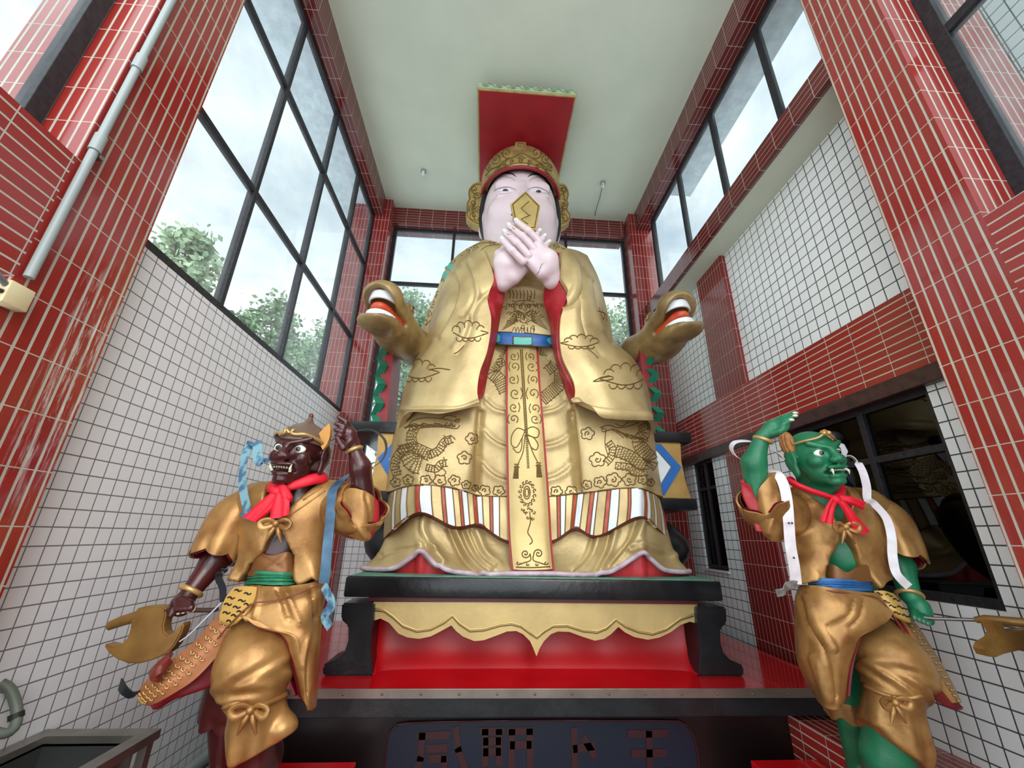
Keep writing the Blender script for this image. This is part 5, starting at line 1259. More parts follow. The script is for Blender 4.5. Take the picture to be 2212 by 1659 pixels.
def g_head(P, c, f, s, up=(0, 0, 1), side=1):
    """snarling guardian head around centre c facing f; s is half its height"""
    X, R = frame(f, up); L = (P - np.array(c)) @ R.T / s
    d = s_ell(L, (-.08, 0, .25), (.93, .76, .80))
    d = smin(d, s_ell(L, (.28, 0, -.45), (.58, .60, .52)), .25)
    for k in (-1, 1):
        d = smin(d, s_ell(L, (.55, k * .42, -.14), (.27, .26, .24)), .10)
        d = smin(d, s_cone(L, (.90, k * .07, .24), (.62, k * .60, .50), .10, .09), .07)
        d = smax(d, -s_ell(L, (.92, k * .34, .13), (.22, .23, .15)), .06)
        d = smin(d, s_ell(L, (.52, k * .35, .12), (.26, .24, .22)), .03)
        d = smin(d, s_ell(L, (1.02, k * .17, -.17), (.15, .12, .11)), .05)
        d = smax(d, -s_cone(L, (1.10, k * .26, -.12), (.82, k * .60, -.52), .035, .05), .05)
        d = smax(d, -s_cone(L, (.95, k * .06, .42), (.90, k * .12, .62), .025, .02), .03)
        d = smax(d, -s_ell(L, (1.13, k * .12, -.24), (.06, .05, .05)), .03)
        d = smin(d, s_ell(L, (-.10, k * .85, .02), (.27, .13, .42)), .05)
        d = smin(d, s_ell(L, (.0, k * .83, -.42), (.15, .10, .22)), .08)
        d = smax(d, -s_ell(L, (.08, k * .98, .05), (.13, .07, .26)), .04)
    d = smin(d, s_cone(L, (.85, 0, .20), (1.05, 0, -.14), .10, .16), .08)
    d = smin(d, s_ell(L, (.90, 0, -.40), (.17, .40, .09)), .05)
    d = smin(d, s_ell(L, (.82, 0, -.70), (.17, .32, .10)), .05)
    d = smin(d, s_ell(L, (.68, 0, -.88), (.28, .30, .16)), .10)
    m_ = np.abs(L[..., 1]); zc = -.53 - .10 * m_ ** 2 * 3
    mo = np.maximum(np.maximum(m_ - .36, np.abs(L[..., 2] - zc) - .055), .62 - L[..., 0])
    d = smax(d, -mo, .03)
    return d * s
def frame(f, up=(0, 0, 1)):
    fx = Vector(f).normalized(); upv = Vector(up); fz = (upv - fx * upv.dot(fx)).normalized(); fy = fz.cross(fx)
    return fx, np.array([tuple(fx), tuple(fy), tuple(fz)])
def loc(c, f, s, p, up=(0, 0, 1)):
    _, R = frame(f, up); return Vector(np.array(c) + (np.array(p) * s) @ R)
def ball(name, c, r, m_, parent, R=None, sc=(1, 1, 1)):
    bm = bmesh.new(); Mx = Matrix.Translation(Vector(c))
    if R is not None: Mx = Mx @ Matrix(R.T.tolist()).to_4x4()
    bmesh.ops.create_uvsphere(bm, u_segments=20, v_segments=14, radius=r, matrix=Mx @ Matrix.Diagonal((*sc, 1)))
    return bm_finish(name, bm, m_, parent, smooth=True)
def face_parts(body, c, f, s, up, tusk_up):
    _, R = frame(f, up)
    for k in (-1, 1):
        e = loc(c, f, s, (.60, k * .35, .12), up); eb = ball('eyeball', e, .205 * s, M_eyew, body)
        ball('iris', loc(c, f, s, (.755, k * .34, .115), up), .095 * s, M_irisl, eb); ball('pupil', loc(c, f, s, (.80, k * .335, .115), up), .062 * s, M_irisg, eb)
        tube('eye_rim', [loc(c, f, s, p, up) for p in ((.72, k * .12, .12), (.80, k * .24, .26), (.76, k * .42, .28), (.64, k * .56, .17))], .030 * s, MATS[body['skin']], eb, res=12)
        tube('tusk', [loc(c, f, s, p, up) for p in ((.86, k * .30, -.62), (.94, k * .33, -.52), (.95, k * .36, -.38))] if tusk_up else [loc(c, f, s, p, up) for p in ((.90, k * .24, -.46), (.98, k * .30, -.55), (.97, k * .30, -.68))], [.05 * s, .042 * s, .006 * s], M_ivory, body, seg=8)
    bm = bmesh.new()
    for j in range(7):
        y = (j - 3) * .085; p = loc(c, f, s, (.88 - abs(y) * .1, y, -.50 - .25 * y * y), up); r_ = .035 * s
        bmesh.ops.create_icosphere(bm, subdivisions=1, radius=r_, matrix=Matrix.Translation(p))
    bm_finish('teeth', bm, M_ivory, body, smooth=True)
def scallop_tube(name, pts, radii, mats, parent, wave=(), squash=1.0, thick=.012, n=48, m=40, lining=None, upv=(0, 1, 0), folds=0.0, nf=7):
    """open sleeve or trouser leg along pts; the last ring ends in a scalloped edge"""
    C = catmull_param([tuple(p) for p in pts], m); Rr = catmull_param([[r] for r in radii], m)[:, 0]
    def build(off, end):
        G = []
        for i in range(m):
            t = C[min(i + 1, m - 1)] - C[max(i - 1, 0)]; t /= np.linalg.norm(t); a = np.array(upv, float); a -= t * a.dot(t); a /= np.linalg.norm(a); b = np.cross(t, a); s = i / (m - 1); row = []
            for k in range(n):
                th = 2 * math.pi * k / n; rr = (Rr[i] + off) * (1 + folds * s * math.sin(nf * th + 2 * s))
                p = C[i] + a * math.cos(th) * rr * squash + b * math.sin(th) * rr
                if wave:
                    A, q, ph = wave; p = p + t * (A * s ** 3 * (abs(math.sin(q * th / 2 + ph)) - .5))
                row.append(tuple(p))
            G.append(row)
        return np.array(G)
    o = grid_mesh(name, build(0, 1), mats, parent, thick=thick, closed_u=True)
    if lining is not None:
        grid_mesh(name + '_lining', build(-thick - .004, 1)[m // 3:], lining, o, thick=.004, closed_u=True)
    return o
def ribbon(name, pts, w, m_, parent, th=.004, n=60, wdir=None):
    """stiff strap: flat strip following pts, lying mostly across the view"""
    C = catmull(np.array([tuple(W3(p)) for p in pts]), n); G = []
    for i in range(n):
        t = C[min(i + 1, n - 1)] - C[max(i - 1, 0)]; t /= np.linalg.norm(t) + 1e-9
        wd = np.array(wdir if wdir is not None else (0.25, 1, 0.0), float) if not callable(wdir) else np.array(wdir(i / (n - 1)), float)
        b = wd - t * wd.dot(t); b /= np.linalg.norm(b) + 1e-9; G.append([tuple(C[i] - b * w / 2), tuple(C[i]), tuple(C[i] + b * w / 2)])
    return grid_mesh(name, np.array(G), m_, parent, thick=th)
def bow(parent, c, s, m_, f=(0, -1, 0)):
    c = Vector(c); x = Vector((1, 0, 0)); z = Vector((0, 0, 1)); y = Vector((0, -1, 0))
    for k in (-1, 1):
        tube('tie_loop', [c, c + (x * k * .5 + z * .22 + y * .25) * s, c + (x * k * .95 + z * .05 + y * .3) * s, c + (x * k * .75 - z * .28 + y * .3) * s, c + (x * k * .2 - z * .1 + y * .15) * s], [.14 * s, .2 * s, .2 * s, .2 * s, .14 * s], m_, parent, res=18, flat=.6)
        tube('tie_end', [c, c + (x * k * .22 - z * .5 + y * .15) * s, c + (x * k * .5 - z * 1.15 + y * .1) * s], [.12 * s, .17 * s, .05 * s], m_, parent, res=12)
    ball('tie_knot', c + y * .25 * s, .22 * s, m_, parent)
def neckerchief(parent, ring, knot, tails, m_):
    root = tube('neckerchief', [W3(p) for p in ring], [.022, .032, .036, .034, .030, .028, .022][:len(ring)] if len(ring) <= 7 else .03, m_, parent, res=50, flat=.55, seg=10)
    k = W3(knot)
    bm = bmesh.new(); bmesh.ops.create_icosphere(bm, subdivisions=3, radius=.034, matrix=Matrix.Translation(k) @ Matrix.Diagonal((1.1, .8, 1.0, 1)))
    for v in bm.verts: v.co += (v.co - k).normalized() * .008 * math.sin(40 * v.co.x + 60 * v.co.z)
    bm_finish('scarf_knot', bm, m_, root, smooth=True)
    for rows in tails:
        sheet('scarf_tail', rows, m_, root, nu=18, nv=22, thick=.006, post=lambda G: G + np.array([0, -1, 0]) * (.008 * np.sin(np.linspace(0, 9.5, G.shape[1]))[None, :, None] * np.linspace(.4, 1, G.shape[0])[:, None, None]))
def face_marks(name, bv, marks, r, m_, parent): relief(name, bv, marks, r, m_, parent, step=3)
def scaled_strip(name, rows, m_, parent, sc_rows, sc_cols, line):
    o, G = sheet(name, rows, m_, parent, nu=24, nv=50, thick=.03, ret=True)
    bm = bmesh.new()
    for i in range(sc_rows):
        for j in range(sc_cols):
            a = (i + .5) / sc_rows; b = .2 + .6 * (j + (.5 if i % 2 else 0)) / sc_cols; pts = []
            for t in np.linspace(0, math.pi, 6):
                y = min(49, max(0, (a + .016 * math.sin(t)) * 49)); x = min(23, max(0, (b + .07 * math.cos(t)) * 23)); i0, j0 = int(y), int(x); p = G[i0, j0] * (1 - (y - i0)) + G[min(49, i0 + 1), j0] * (y - i0)
                p2 = G[i0, min(23, j0 + 1)]; p = p + (p2 - G[i0, j0]) * (x - j0); pts.append(Vector(p) + Vector((0, -.006, .002)))
            tube_bm(bm, pts, .0045, 5)
    s_ = bm_finish('scale_relief', bm, line, o, smooth=True); s_['kind'] = 'stuff'
    return o

# ------------------------------------------------ dark red guardian with the axe (left)
gL = empty('guardian_statue', tuple(UZ(560, 1659, -1.36) * 1.0)[:2] + (-1.36,)); gL.location = (-.95, 2.66, -1.36)
tagit(gL, 'dark red fanged guardian in golden clothes and pointed cap, gripping an axe', 'statue')
M_skL = mat('dark_red_skin_paint', srgb(74, 26, 26), .3, coat=.2, col2=srgb(54, 20, 20), vscale=8, bump=.1, bscale=30)
M_skLr = mat('dark_red_skin_bright', srgb(104, 28, 34), .35, var=.15)
hc = U(648, 984, 2.62); hf = (-.10, -.99, -.03); hs = .182; hup = (.06, 0, 1)
def q(u, v, y): return np.array(U(u, v, y))
# hands: raised left hand, fist round the axe handle
def hand_raised(P, w, palm, tips, thumb, r=.0165):
    d = s_cone(P, w, palm, .036, .046)
    for b, m_, t in tips: d = smin(d, smin(s_cone(P, b, m_, r * 1.15, r * 1.05), s_cone(P, m_, t, r * 1.05, r * .8), .005), .010)
    b, m_, t = thumb; d = smin(d, smin(s_cone(P, b, m_, r * 1.35, r * 1.15), s_cone(P, m_, t, r * 1.15, r * .85), .006), .014)
    return d
hl_t = [(q(757, 925, 2.55), q(748, 912, 2.52), q(731, 901, 2.50)), (q(752, 932, 2.54), q(743, 922, 2.50), q(727, 915, 2.48)), (q(748, 939, 2.53), q(739, 932, 2.49), q(725, 928, 2.48)), (q(746, 946, 2.53), q(738, 942, 2.50), q(727, 941, 2.49))]
def bodyL(P):
    d = g_head(P, hc, hf, hs, hup)
    d = smin(d, s_cone(P, q(655, 1020, 2.68), q(640, 1085, 2.72), .095, .11), .04)
    t = smin(s_ell(P, q(622, 1110, 2.74), (.26, .15, .16)), s_ell(P, q(598, 1180, 2.72), (.19, .145, .17)), .1)
    t = smin(t, s_cone(P, q(595, 1230, 2.74), q(590, 1330, 2.76), .15, .17), .08)
    d = smin(d, t, .06)
    # right arm down to the axe
    d = smin(d, s_cone(P, q(540, 1100, 2.74), q(462, 1215, 2.66), .085, .068), .05)
    d = smin(d, s_cone(P, q(462, 1215, 2.66), q(405, 1288, 2.56), .070, .044), .03)
    d = smin(d, s_ell(P, q(394, 1306, 2.54), (.055, .045, .058)), .02)
    for i in range(4):
        a = q(384 + 9.5 * i, 1296 + 2 * i, 2.50); b = q(383 + 10 * i, 1316 - i, 2.47); c = q(388 + 10 * i, 1322 - 2 * i, 2.50)
        d = smin(d, smin(s_cone(P, a, b, .018, .017), s_cone(P, b, c, .017, .015), .004), .006)
    d = smin(d, s_cone(P, q(378, 1300, 2.52), q(368, 1330, 2.50), .019, .015), .012)
    # left arm raised
    d = smin(d, s_cone(P, q(712, 1080, 2.72), q(785, 1110, 2.66), .08, .070), .05)
    d = smin(d, s_cone(P, q(790, 1105, 2.66), q(778, 1010, 2.58), .068, .062), .04)
    d = smin(d, s_cone(P, q(778, 1010, 2.58), q(764, 965, 2.56), .062, .036), .03)
    d = smin(d, hand_raised(P, q(764, 965, 2.56), q(755, 938, 2.54), hl_t, (q(757, 952, 2.53), q(742, 968, 2.49), q(729, 946, 2.47))), .015)
    # legs
    d = smin(d, s_cone(P, q(560, 1340, 2.72), q(552, 1500, 2.52), .15, .12), .06)
    d = smin(d, s_cone(P, q(555, 1510, 2.53), q(560, 1640, 2.66), .105, .10), .05)
    k0 = q(560, 1640, 2.66); d = smin(d, s_cone(P, k0, (k0[0] - .01, 2.72, -1.30), .10, .055), .04)
    d = smin(d, s_cone(P, (k0[0], 2.70, -1.315), (k0[0] - .03, 2.50, -1.325), .05, .038), .04)
    d = smin(d, s_cone(P, q(600, 1340, 2.80), q(500, 1500, 2.98), .15, .10), .06)
    k1 = q(490, 1520, 2.98); d = smin(d, s_cone(P, k1, (k1[0] + .02, 3.04, -1.28), .10, .055), .05)
    d = smin(d, s_cone(P, (k1[0] + .02, 3.02, -1.315), (k1[0] - .05, 2.84, -1.325), .05, .038), .04)
    return d
bL = sculpt('body', bodyL, (-1.95, 2.28, -1.36), (-.40, 3.25, .86), .0085, M_skL, gL); bL['skin'] = 'dark_red_skin_paint'
face_parts(bL, hc, hf, hs, hup, True)
for i in range(4): ball('fingernail', q(386 + 10.5 * i, 1321 - 2.2 * i, 2.478), .014, M_ivory, bL, sc=(.8, .6, 1.1))
# cap
_, RL = frame(hf, hup)
prof = [(.28, 1.00), (.34, 1.06), (.42, 1.0), (.62, .93), (.85, .78), (1.02, .55), (1.12, .30), (1.20, .16), (1.32, .12), (1.42, .05)]
G = np.array([[tuple(loc(hc, hf, hs, (-.10 + r * .95 * math.cos(a), r * .82 * math.sin(a), z + (.12 * math.cos(a) if z < .5 else 0)), hup)) for a in np.linspace(0, 2 * math.pi, 48, endpoint=False)] for z, r in prof])
M_cap = mat('cap_brown_gold', srgb(124, 100, 84), .4, .2, col2=srgb(100, 80, 66), vscale=8)
cap = grid_mesh('pointed_cap', G, M_cap, gL, closed_u=True)
ball('cap_finial', loc(hc, hf, hs, (-.10, 0, 1.42), hup), .085 * hs, mat('finial_brown', srgb(110, 44, 34), .4), cap, sc=(1, 1, 1.3))
for k in (-1, 1): tube('cap_brim', [loc(hc, hf, hs, p, hup) for p in ((.90, k * .02, .60), (.96, k * .16, .72), (1.0, k * .10, .60), (.93, k * .22, .56), (.80, k * .50, .60), (.35, k * .78, .48), (-.05, k * .84, .34), (-.5, k * .74, .22))], .055 * hs, M_band, cap, res=40)
fe = [(684, 946), (690, 935), (702, 922), (712, 914), (714, 925), (712, 945), (706, 960), (697, 972), (692, 962)]
prism('cap_wing', fe, 2.56, 2.59, mat('wing_orange_gold', srgb(196, 140, 70), .4, .3), cap, bev=.006)

# vest as a carved shell over the chest
def xz(pts, y): return [(U(u, v, y).x, U(u, v, y).z) for u, v in pts]
def vest(P, tors, hem, opening, y0, ymax):
    d = tors(P) - .018
    X2 = np.stack([P[..., 0], P[..., 2]], -1)
    d = smax(d, s_poly(X2, hem), .012)
    op = np.maximum(s_poly(X2, opening), P[..., 1] - ymax)
    d = smax(d, -op, .012)
    fold = .006 * np.sin(P[..., 0] * 55 + P[..., 2] * 25) * np.clip((y0 - P[..., 2]) * 6, 0, 1)
    return d + fold
def torsL(P):
    t = smin(s_ell(P, q(625, 1105, 2.74), (.30, .175, .19)), s_ell(P, q(612, 1170, 2.73), (.255, .18, .19)), .1)
    t = smin(t, s_cone(P, q(560, 1200, 2.71), q(528, 1252, 2.68), .11, .10), .06)
    t = smin(t, s_cone(P, q(655, 1190, 2.71), q(672, 1252, 2.69), .11, .10), .06)
    t = smin(t, s_cone(P, q(560, 1090, 2.73), q(530, 1110, 2.73), .12, .11), .05)
    t = smin(t, s_cone(P, q(695, 1080, 2.73), q(725, 1080, 2.72), .11, .11), .05)
    return t
hemL = xz([(480, 1040), (585, 1035), (640, 1045), (700, 1030), (780, 1040), (775, 1150), (712, 1165), (703, 1258), (688, 1256), (676, 1246), (662, 1262), (648, 1264), (636, 1250), (629, 1240), (600, 1236), (545, 1215), (532, 1240), (520, 1262), (508, 1252), (498, 1252), (515, 1200), (520, 1160), (478, 1140)], 2.6)
opL = xz([(585, 1000), (680, 1000), (672, 1045), (640, 1080), (612, 1112), (604, 1134), (618, 1165), (632, 1200), (629, 1256), (560, 1256), (545, 1214), (572, 1190), (590, 1150), (592, 1128), (570, 1090), (566, 1050)], 2.56)
vL = sculpt('vest', lambda P: vest(P, torsL, hemL, opL, U(600, 1180, 2.6).z, 2.70), (-1.65, 2.42, -.65), (-.70, 3.05, .55), .009, M_cloth, gL)
vb = bvh_of([vL])
relief('vest_edge', vb, [[(626, 1095), (612, 1110), (606, 1128)], [(578, 1090), (590, 1110), (596, 1128)], [(702, 1060), (660, 1090), (625, 1115), (610, 1135)], [(695, 1052), (655, 1080)]], .005, M_cloth, vL)
bow(vL, U(600, 1131, 2.50), .085, M_cloth)
# crossed inner wrap and sash
sheet('inner_wrap', [[(535, 1205, 2.62), (560, 1196, 2.56), (590, 1200, 2.545), (620, 1192, 2.56), (640, 1200, 2.62)], [(535, 1225, 2.61), (560, 1222, 2.55), (590, 1222, 2.535), (620, 1222, 2.55), (640, 1225, 2.61)], [(535, 1245, 2.60), (560, 1245, 2.55), (590, 1246, 2.53), (620, 1246, 2.55), (640, 1245, 2.60)]], mat('inner_wrap_brown', srgb(128, 84, 44), .45, .3), gL, nu=24, nv=10, thick=.01, folds=[([(560, 1200), (590, 1218), (610, 1228)], -.01, 3), ([(622, 1196), (592, 1220), (575, 1232)], .01, 3)])
def sash(rows, m_, par, fold_px):
    return sheet('sash', rows, m_, par, nu=50, nv=24, thick=.02, folds=[(f, -.012, 2.2) for f in fold_px])
sash([[(538, 1236, 2.62), (560, 1233, 2.54), (590, 1235, 2.52), (615, 1236, 2.53), (634, 1236, 2.60), (650, 1236, 2.8)], [(533, 1248, 2.61), (560, 1246, 2.53), (590, 1248, 2.51), (615, 1248, 2.52), (636, 1248, 2.59), (650, 1248, 2.8)], [(528, 1260, 2.61), (560, 1262, 2.54), (590, 1264, 2.52), (615, 1264, 2.53), (638, 1262, 2.60), (650, 1262, 2.8)]],
     mat('green_sash', srgb(40, 118, 84), .45, var=.15, vscale=20), gL, [[(530, 1244), (590, 1243), (636, 1245)], [(530, 1252), (590, 1250), (636, 1250)], [(530, 1257), (590, 1258), (636, 1257)]])
# sleeves
slv_ = scallop_tube('sleeve', [U(545, 1092, 2.75), U(508, 1125, 2.70), U(480, 1170, 2.66), U(462, 1204, 2.63)], [.115, .135, .125, .112], M_cloth, gL, wave=(.03, 6, 0), lining=M_clred, folds=.05)
scallop_tube('sleeve', [U(700, 1085, 2.75), U(742, 1098, 2.70), U(774, 1102, 2.64), U(786, 1090, 2.60)], [.11, .135, .150, .145], M_cloth, gL, wave=(.04, 5, .6), lining=M_clred, folds=.04, upv=(0, 1, 0.2))
sheet('hanging_cuff', [[(733, 1075, 2.56), (752, 1055, 2.52), (780, 1058, 2.50), (804, 1070, 2.54), (812, 1085, 2.62)], [(722, 1110, 2.58), (750, 1100, 2.52), (780, 1100, 2.50), (803, 1105, 2.54), (816, 1110, 2.62)], [(724, 1135, 2.60), (750, 1135, 2.54), (778, 1142, 2.52), (798, 1140, 2.55), (812, 1135, 2.62)], [(735, 1150, 2.62), (755, 1158, 2.57), (778, 1168, 2.56), (794, 1168, 2.57), (803, 1162, 2.62)]], M_cloth, gL, nu=30, nv=26, thick=.03, folds=[([(735, 1090), (760, 1120), (790, 1160)], .014, 6), ([(790, 1070), (800, 1110), (798, 1150)], -.012, 4)])
sheet('cuff_lining', [[(806, 1072, 2.56), (818, 1085, 2.60), (812, 1095, 2.70)], [(805, 1110, 2.56), (819, 1115, 2.60), (812, 1120, 2.70)], [(800, 1140, 2.57), (813, 1140, 2.60), (806, 1142, 2.68)], [(796, 1164, 2.59), (804, 1162, 2.62), (800, 1160, 2.66)]], M_robered, gL, nu=10, nv=20, thick=.012)
def ringband(name, a, b, r, m_, par, w=.014):
    a = Vector(a); b = Vector(b); t = (b - a).normalized(); x = t.orthogonal().normalized(); y = t.cross(x)
    return tube(name, [a + (x * math.cos(k) + y * math.sin(k)) * r for k in np.linspace(0, 2 * math.pi, 24, endpoint=False)], w, m_, par, closed=True)
ringband('bracelet', U(765, 971, 2.56), U(778, 1010, 2.58), .042, M_band, gL, .013)
ringband('bracelet', U(413, 1277, 2.58), U(450, 1230, 2.63), .052, M_band, gL, .014)
neckerchief(gL, [(690, 1024, 2.80), (700, 1030, 2.66), (672, 1036, 2.58), (630, 1048, 2.54), (598, 1056, 2.53), (583, 1052, 2.58), (590, 1040, 2.68)], (601, 1058, 2.515),
            [[[(590, 1060, 2.50), (598, 1064, 2.49), (605, 1066, 2.50)], [(560, 1085, 2.49), (575, 1092, 2.48), (590, 1098, 2.49)], [(524, 1117, 2.49), (543, 1125, 2.48), (558, 1128, 2.50)]],
             [[(596, 1064, 2.49), (606, 1066, 2.48), (616, 1064, 2.49)], [(588, 1090, 2.48), (605, 1092, 2.47), (625, 1085, 2.48)], [(582, 1122, 2.48), (603, 1118, 2.47), (624, 1112, 2.48)]],
             [[(600, 1050, 2.50), (612, 1046, 2.49), (622, 1052, 2.50)], [(604, 1064, 2.49), (618, 1070, 2.47), (632, 1072, 2.49)], [(610, 1078, 2.49), (620, 1086, 2.48), (630, 1084, 2.50)]]], M_scarf)
# skirt: right-hand fall, front flap, lining
skR = [[(541, 1264, 2.545), (575, 1266, 2.525), (620, 1266, 2.53), (690, 1256, 2.62), (700, 1252, 2.80), (650, 1262, 3.0)],
       [(530, 1300, 2.49), (570, 1302, 2.475), (620, 1302, 2.48), (686, 1292, 2.56), (698, 1290, 2.80), (655, 1300, 3.05)],
       [(524, 1326, 2.45), (552, 1350, 2.45), (598, 1352, 2.46), (672, 1340, 2.53), (696, 1340, 2.80), (660, 1345, 3.08)],
       [(606, 1370, 2.475), (617, 1374, 2.47), (640, 1376, 2.47), (676, 1380, 2.54), (693, 1385, 2.80), (665, 1390, 3.08)],
       [(626, 1408, 2.50), (630, 1414, 2.48), (650, 1418, 2.48), (676, 1422, 2.55), (690, 1425, 2.80), (668, 1430, 3.08)],
       [(641, 1460, 2.53), (648, 1466, 2.50), (660, 1470, 2.50), (675, 1474, 2.56), (687, 1470, 2.78), (670, 1470, 3.05)],
       [(650, 1502, 2.56), (656, 1514, 2.53), (664, 1526, 2.53), (673, 1534, 2.58), (684, 1522, 2.76), (672, 1510, 2.98)]]
fk = [([(600, 1275), (612, 1300), (625, 1340)], -.018, 5), ([(615, 1272), (632, 1310), (650, 1350)], .014, 5), ([(672, 1270), (680, 1330), (668, 1420), (664, 1500)], -.014, 4), ([(655, 1440), (662, 1400), (684, 1340)], .012, 5), ([(560, 1270), (556, 1300), (550, 1330)], .012, 6)]
sk = sheet('skirt', skR, M_cloth, gL, nu=60, nv=70, thick=.014, folds=fk)
sheet('skirt_lining', [[(a - (6 if i == 0 and j > 2 else 0), b + (2 if j > 1 else 0), c + .022) for i, (a, b, c) in enumerate(r)] for j, r in enumerate(skR)], M_clred, sk, nu=50, nv=50, thick=.01)
sheet('skirt_lining', [[(598, 1356, 2.52), (620, 1380, 2.66), (640, 1400, 2.9)], [(606, 1395, 2.54), (632, 1420, 2.66), (645, 1430, 2.9)], [(620, 1450, 2.56), (640, 1460, 2.68), (650, 1470, 2.9)], [(638, 1500, 2.58), (655, 1500, 2.70), (660, 1500, 2.85)]], M_clred, sk, nu=16, nv=24, thick=.01)
# sail of dark red cloth blown to the left, edged by the scaled strip
sheet('blown_lining', [[(560, 1290, 2.62), (540, 1300, 2.66), (505, 1330, 2.70)], [(500, 1370, 2.60), (478, 1380, 2.64), (455, 1370, 2.66)], [(490, 1420, 2.62), (445, 1440, 2.60), (400, 1425, 2.60)], [(482, 1466, 2.64), (430, 1480, 2.60), (350, 1465, 2.56)], [(400, 1494, 2.60), (360, 1510, 2.56), (318, 1505, 2.52)], [(345, 1520, 2.56), (330, 1526, 2.53), (310, 1520, 2.50)]], M_clred, gL, nu=20, nv=40, thick=.012, folds=[([(520, 1330), (440, 1440), (340, 1515)], .02, 8)])
M_sc = mat('scaled_strip_tan', srgb(172, 112, 72), .4, .3, var=.15, vscale=9)
scaled_strip('scaled_strip', [[(520, 1288, 2.56), (536, 1300, 2.545), (552, 1310, 2.56)], [(470, 1330, 2.54), (492, 1346, 2.52), (510, 1362, 2.54)], [(420, 1385, 2.52), (442, 1402, 2.50), (466, 1420, 2.52)], [(360, 1432, 2.50), (392, 1452, 2.48), (420, 1468, 2.50)], [(322, 1464, 2.49), (348, 1488, 2.47), (368, 1502, 2.49)], [(299, 1492, 2.50), (312, 1512, 2.49), (330, 1522, 2.50)], [(298, 1508, 2.52), (304, 1518, 2.52), (312, 1524, 2.52)]], M_sc, gL, 20, 3, M_band)
sheet('curled_tip', [[(375, 1412, 2.47), (350, 1432, 2.45), (330, 1452, 2.46)], [(368, 1424, 2.44), (346, 1446, 2.42), (334, 1466, 2.43)], [(352, 1442, 2.46), (342, 1458, 2.45), (338, 1474, 2.46)]], mat('curl_red_brown', srgb(112, 44, 34), .4), gL, nu=16, nv=12, thick=.02)
M_flap = mat('yellow_flap', srgb(206, 164, 84), .4, .2, var=.08)
flp = sheet('marked_flap', [[(505, 1268, 2.54), (528, 1266, 2.51), (555, 1268, 2.50)], [(488, 1290, 2.51), (518, 1290, 2.48), (551, 1290, 2.47)], [(478, 1315, 2.49), (508, 1318, 2.46), (542, 1308, 2.45)], [(474, 1338, 2.48), (500, 1342, 2.45), (528, 1330, 2.44)], [(484, 1350, 2.48), (497, 1352, 2.46), (512, 1346, 2.46)]], M_flap, gL, nu=24, nv=24, thick=.012)
mk = []
for (x, y) in ((515, 1276), (535, 1283), (500, 1292), (523, 1298), (493, 1306), (512, 1312), (535, 1306), (490, 1324), (508, 1330), (520, 1322), (498, 1342)): mk.append([(x - 8, y), (x - 3, y - 3), (x + 2, y + 2), (x + 8, y - 1)])
relief('painted_mark', bvh_of([flp]), mk, .0042, M_ink, flp, step=3)
tube('cord', [W3(p) for p in ((700, 1258, 2.60), (650, 1280, 2.49), (590, 1298, 2.46), (545, 1305, 2.44), (500, 1345, 2.44), (470, 1380, 2.48))], .004, mat('cord_brown', srgb(120, 60, 40), .5), gL, res=30)
tube('cord', [W3(p) for p in ((478, 1302, 2.46), (440, 1340, 2.44), (410, 1370, 2.44), (388, 1386, 2.44))], .0035, mat('cord_pale', srgb(176, 190, 196), .5), gL, res=16)
# breeches
def leg_cloth(P, hip, knee, tie, low, r1, r2, rt, rl, flare, hempoly=None):
    d = s_cone(P, hip, knee, r1, r2); d = smin(d, s_cone(P, knee, tie, r2, rt), .06)
    d2 = s_cone(P, tie, low, rt, rl); d2 = smin(d2, s_ell(P, flare, (.055, .07, .05)), .05)
    d = smin(d, d2, .012)
    t = np.clip(((P - tie) @ (knee - tie)) / ((knee - tie) @ (knee - tie)), -1.5, 2)
    ang = np.arctan2(P[..., 0] - tie[0], -(P[..., 1] - tie[1]))
    d = d - .010 * np.exp(-(t - .35) ** 2 / .05) * np.sin(ang * 5 + t * 14) - .009 * np.exp(-(t - .75) ** 2 / .06) * np.sin(ang * 3 - t * 10)
    d = d + .009 * np.clip(-t, 0, 1) * np.sin(ang * 6 + 1)
    return d
hemBL = xz([(430, 1250), (700, 1250), (700, 1480), (660, 1560), (642, 1581), (622, 1590), (600, 1604), (560, 1622), (520, 1646), (492, 1649), (488, 1600), (470, 1540), (430, 1480)], 2.5)
def brL(P):
    d = leg_cloth(P, q(556, 1368, 2.66), q(551, 1440, 2.54), q(556, 1516, 2.52), q(560, 1590, 2.57), .165, .172, .120, .150, q(612, 1572, 2.52))
    return smax(d, s_poly(np.stack([P[..., 0], P[..., 2]], -1), hemBL), .012)
b1 = sculpt('breeches', brL, (-1.62, 2.2, -1.20), (-.82, 3.0, -.18), .009, M_cloth, gL)
bow(b1, U(546, 1530, 2.385), .085, M_cloth)
relief('knee_tie', bvh_of([b1]), [[(486, 1526), (510, 1518), (530, 1522), (546, 1530)], [(546, 1530), (575, 1520), (600, 1508), (618, 1500)]], .014, M_cloth, b1)
scallop_tube('back_breeches', [U(590, 1350, 2.85), U(530, 1450, 2.98), U(498, 1520, 3.0), U(485, 1560, 3.0)], [.17, .17, .14, .12], mat('dark_red_breeches', srgb(78, 26, 22), .45), gL, wave=(.03, 6, 0), folds=.05)  # back leg cloth in one even dark red
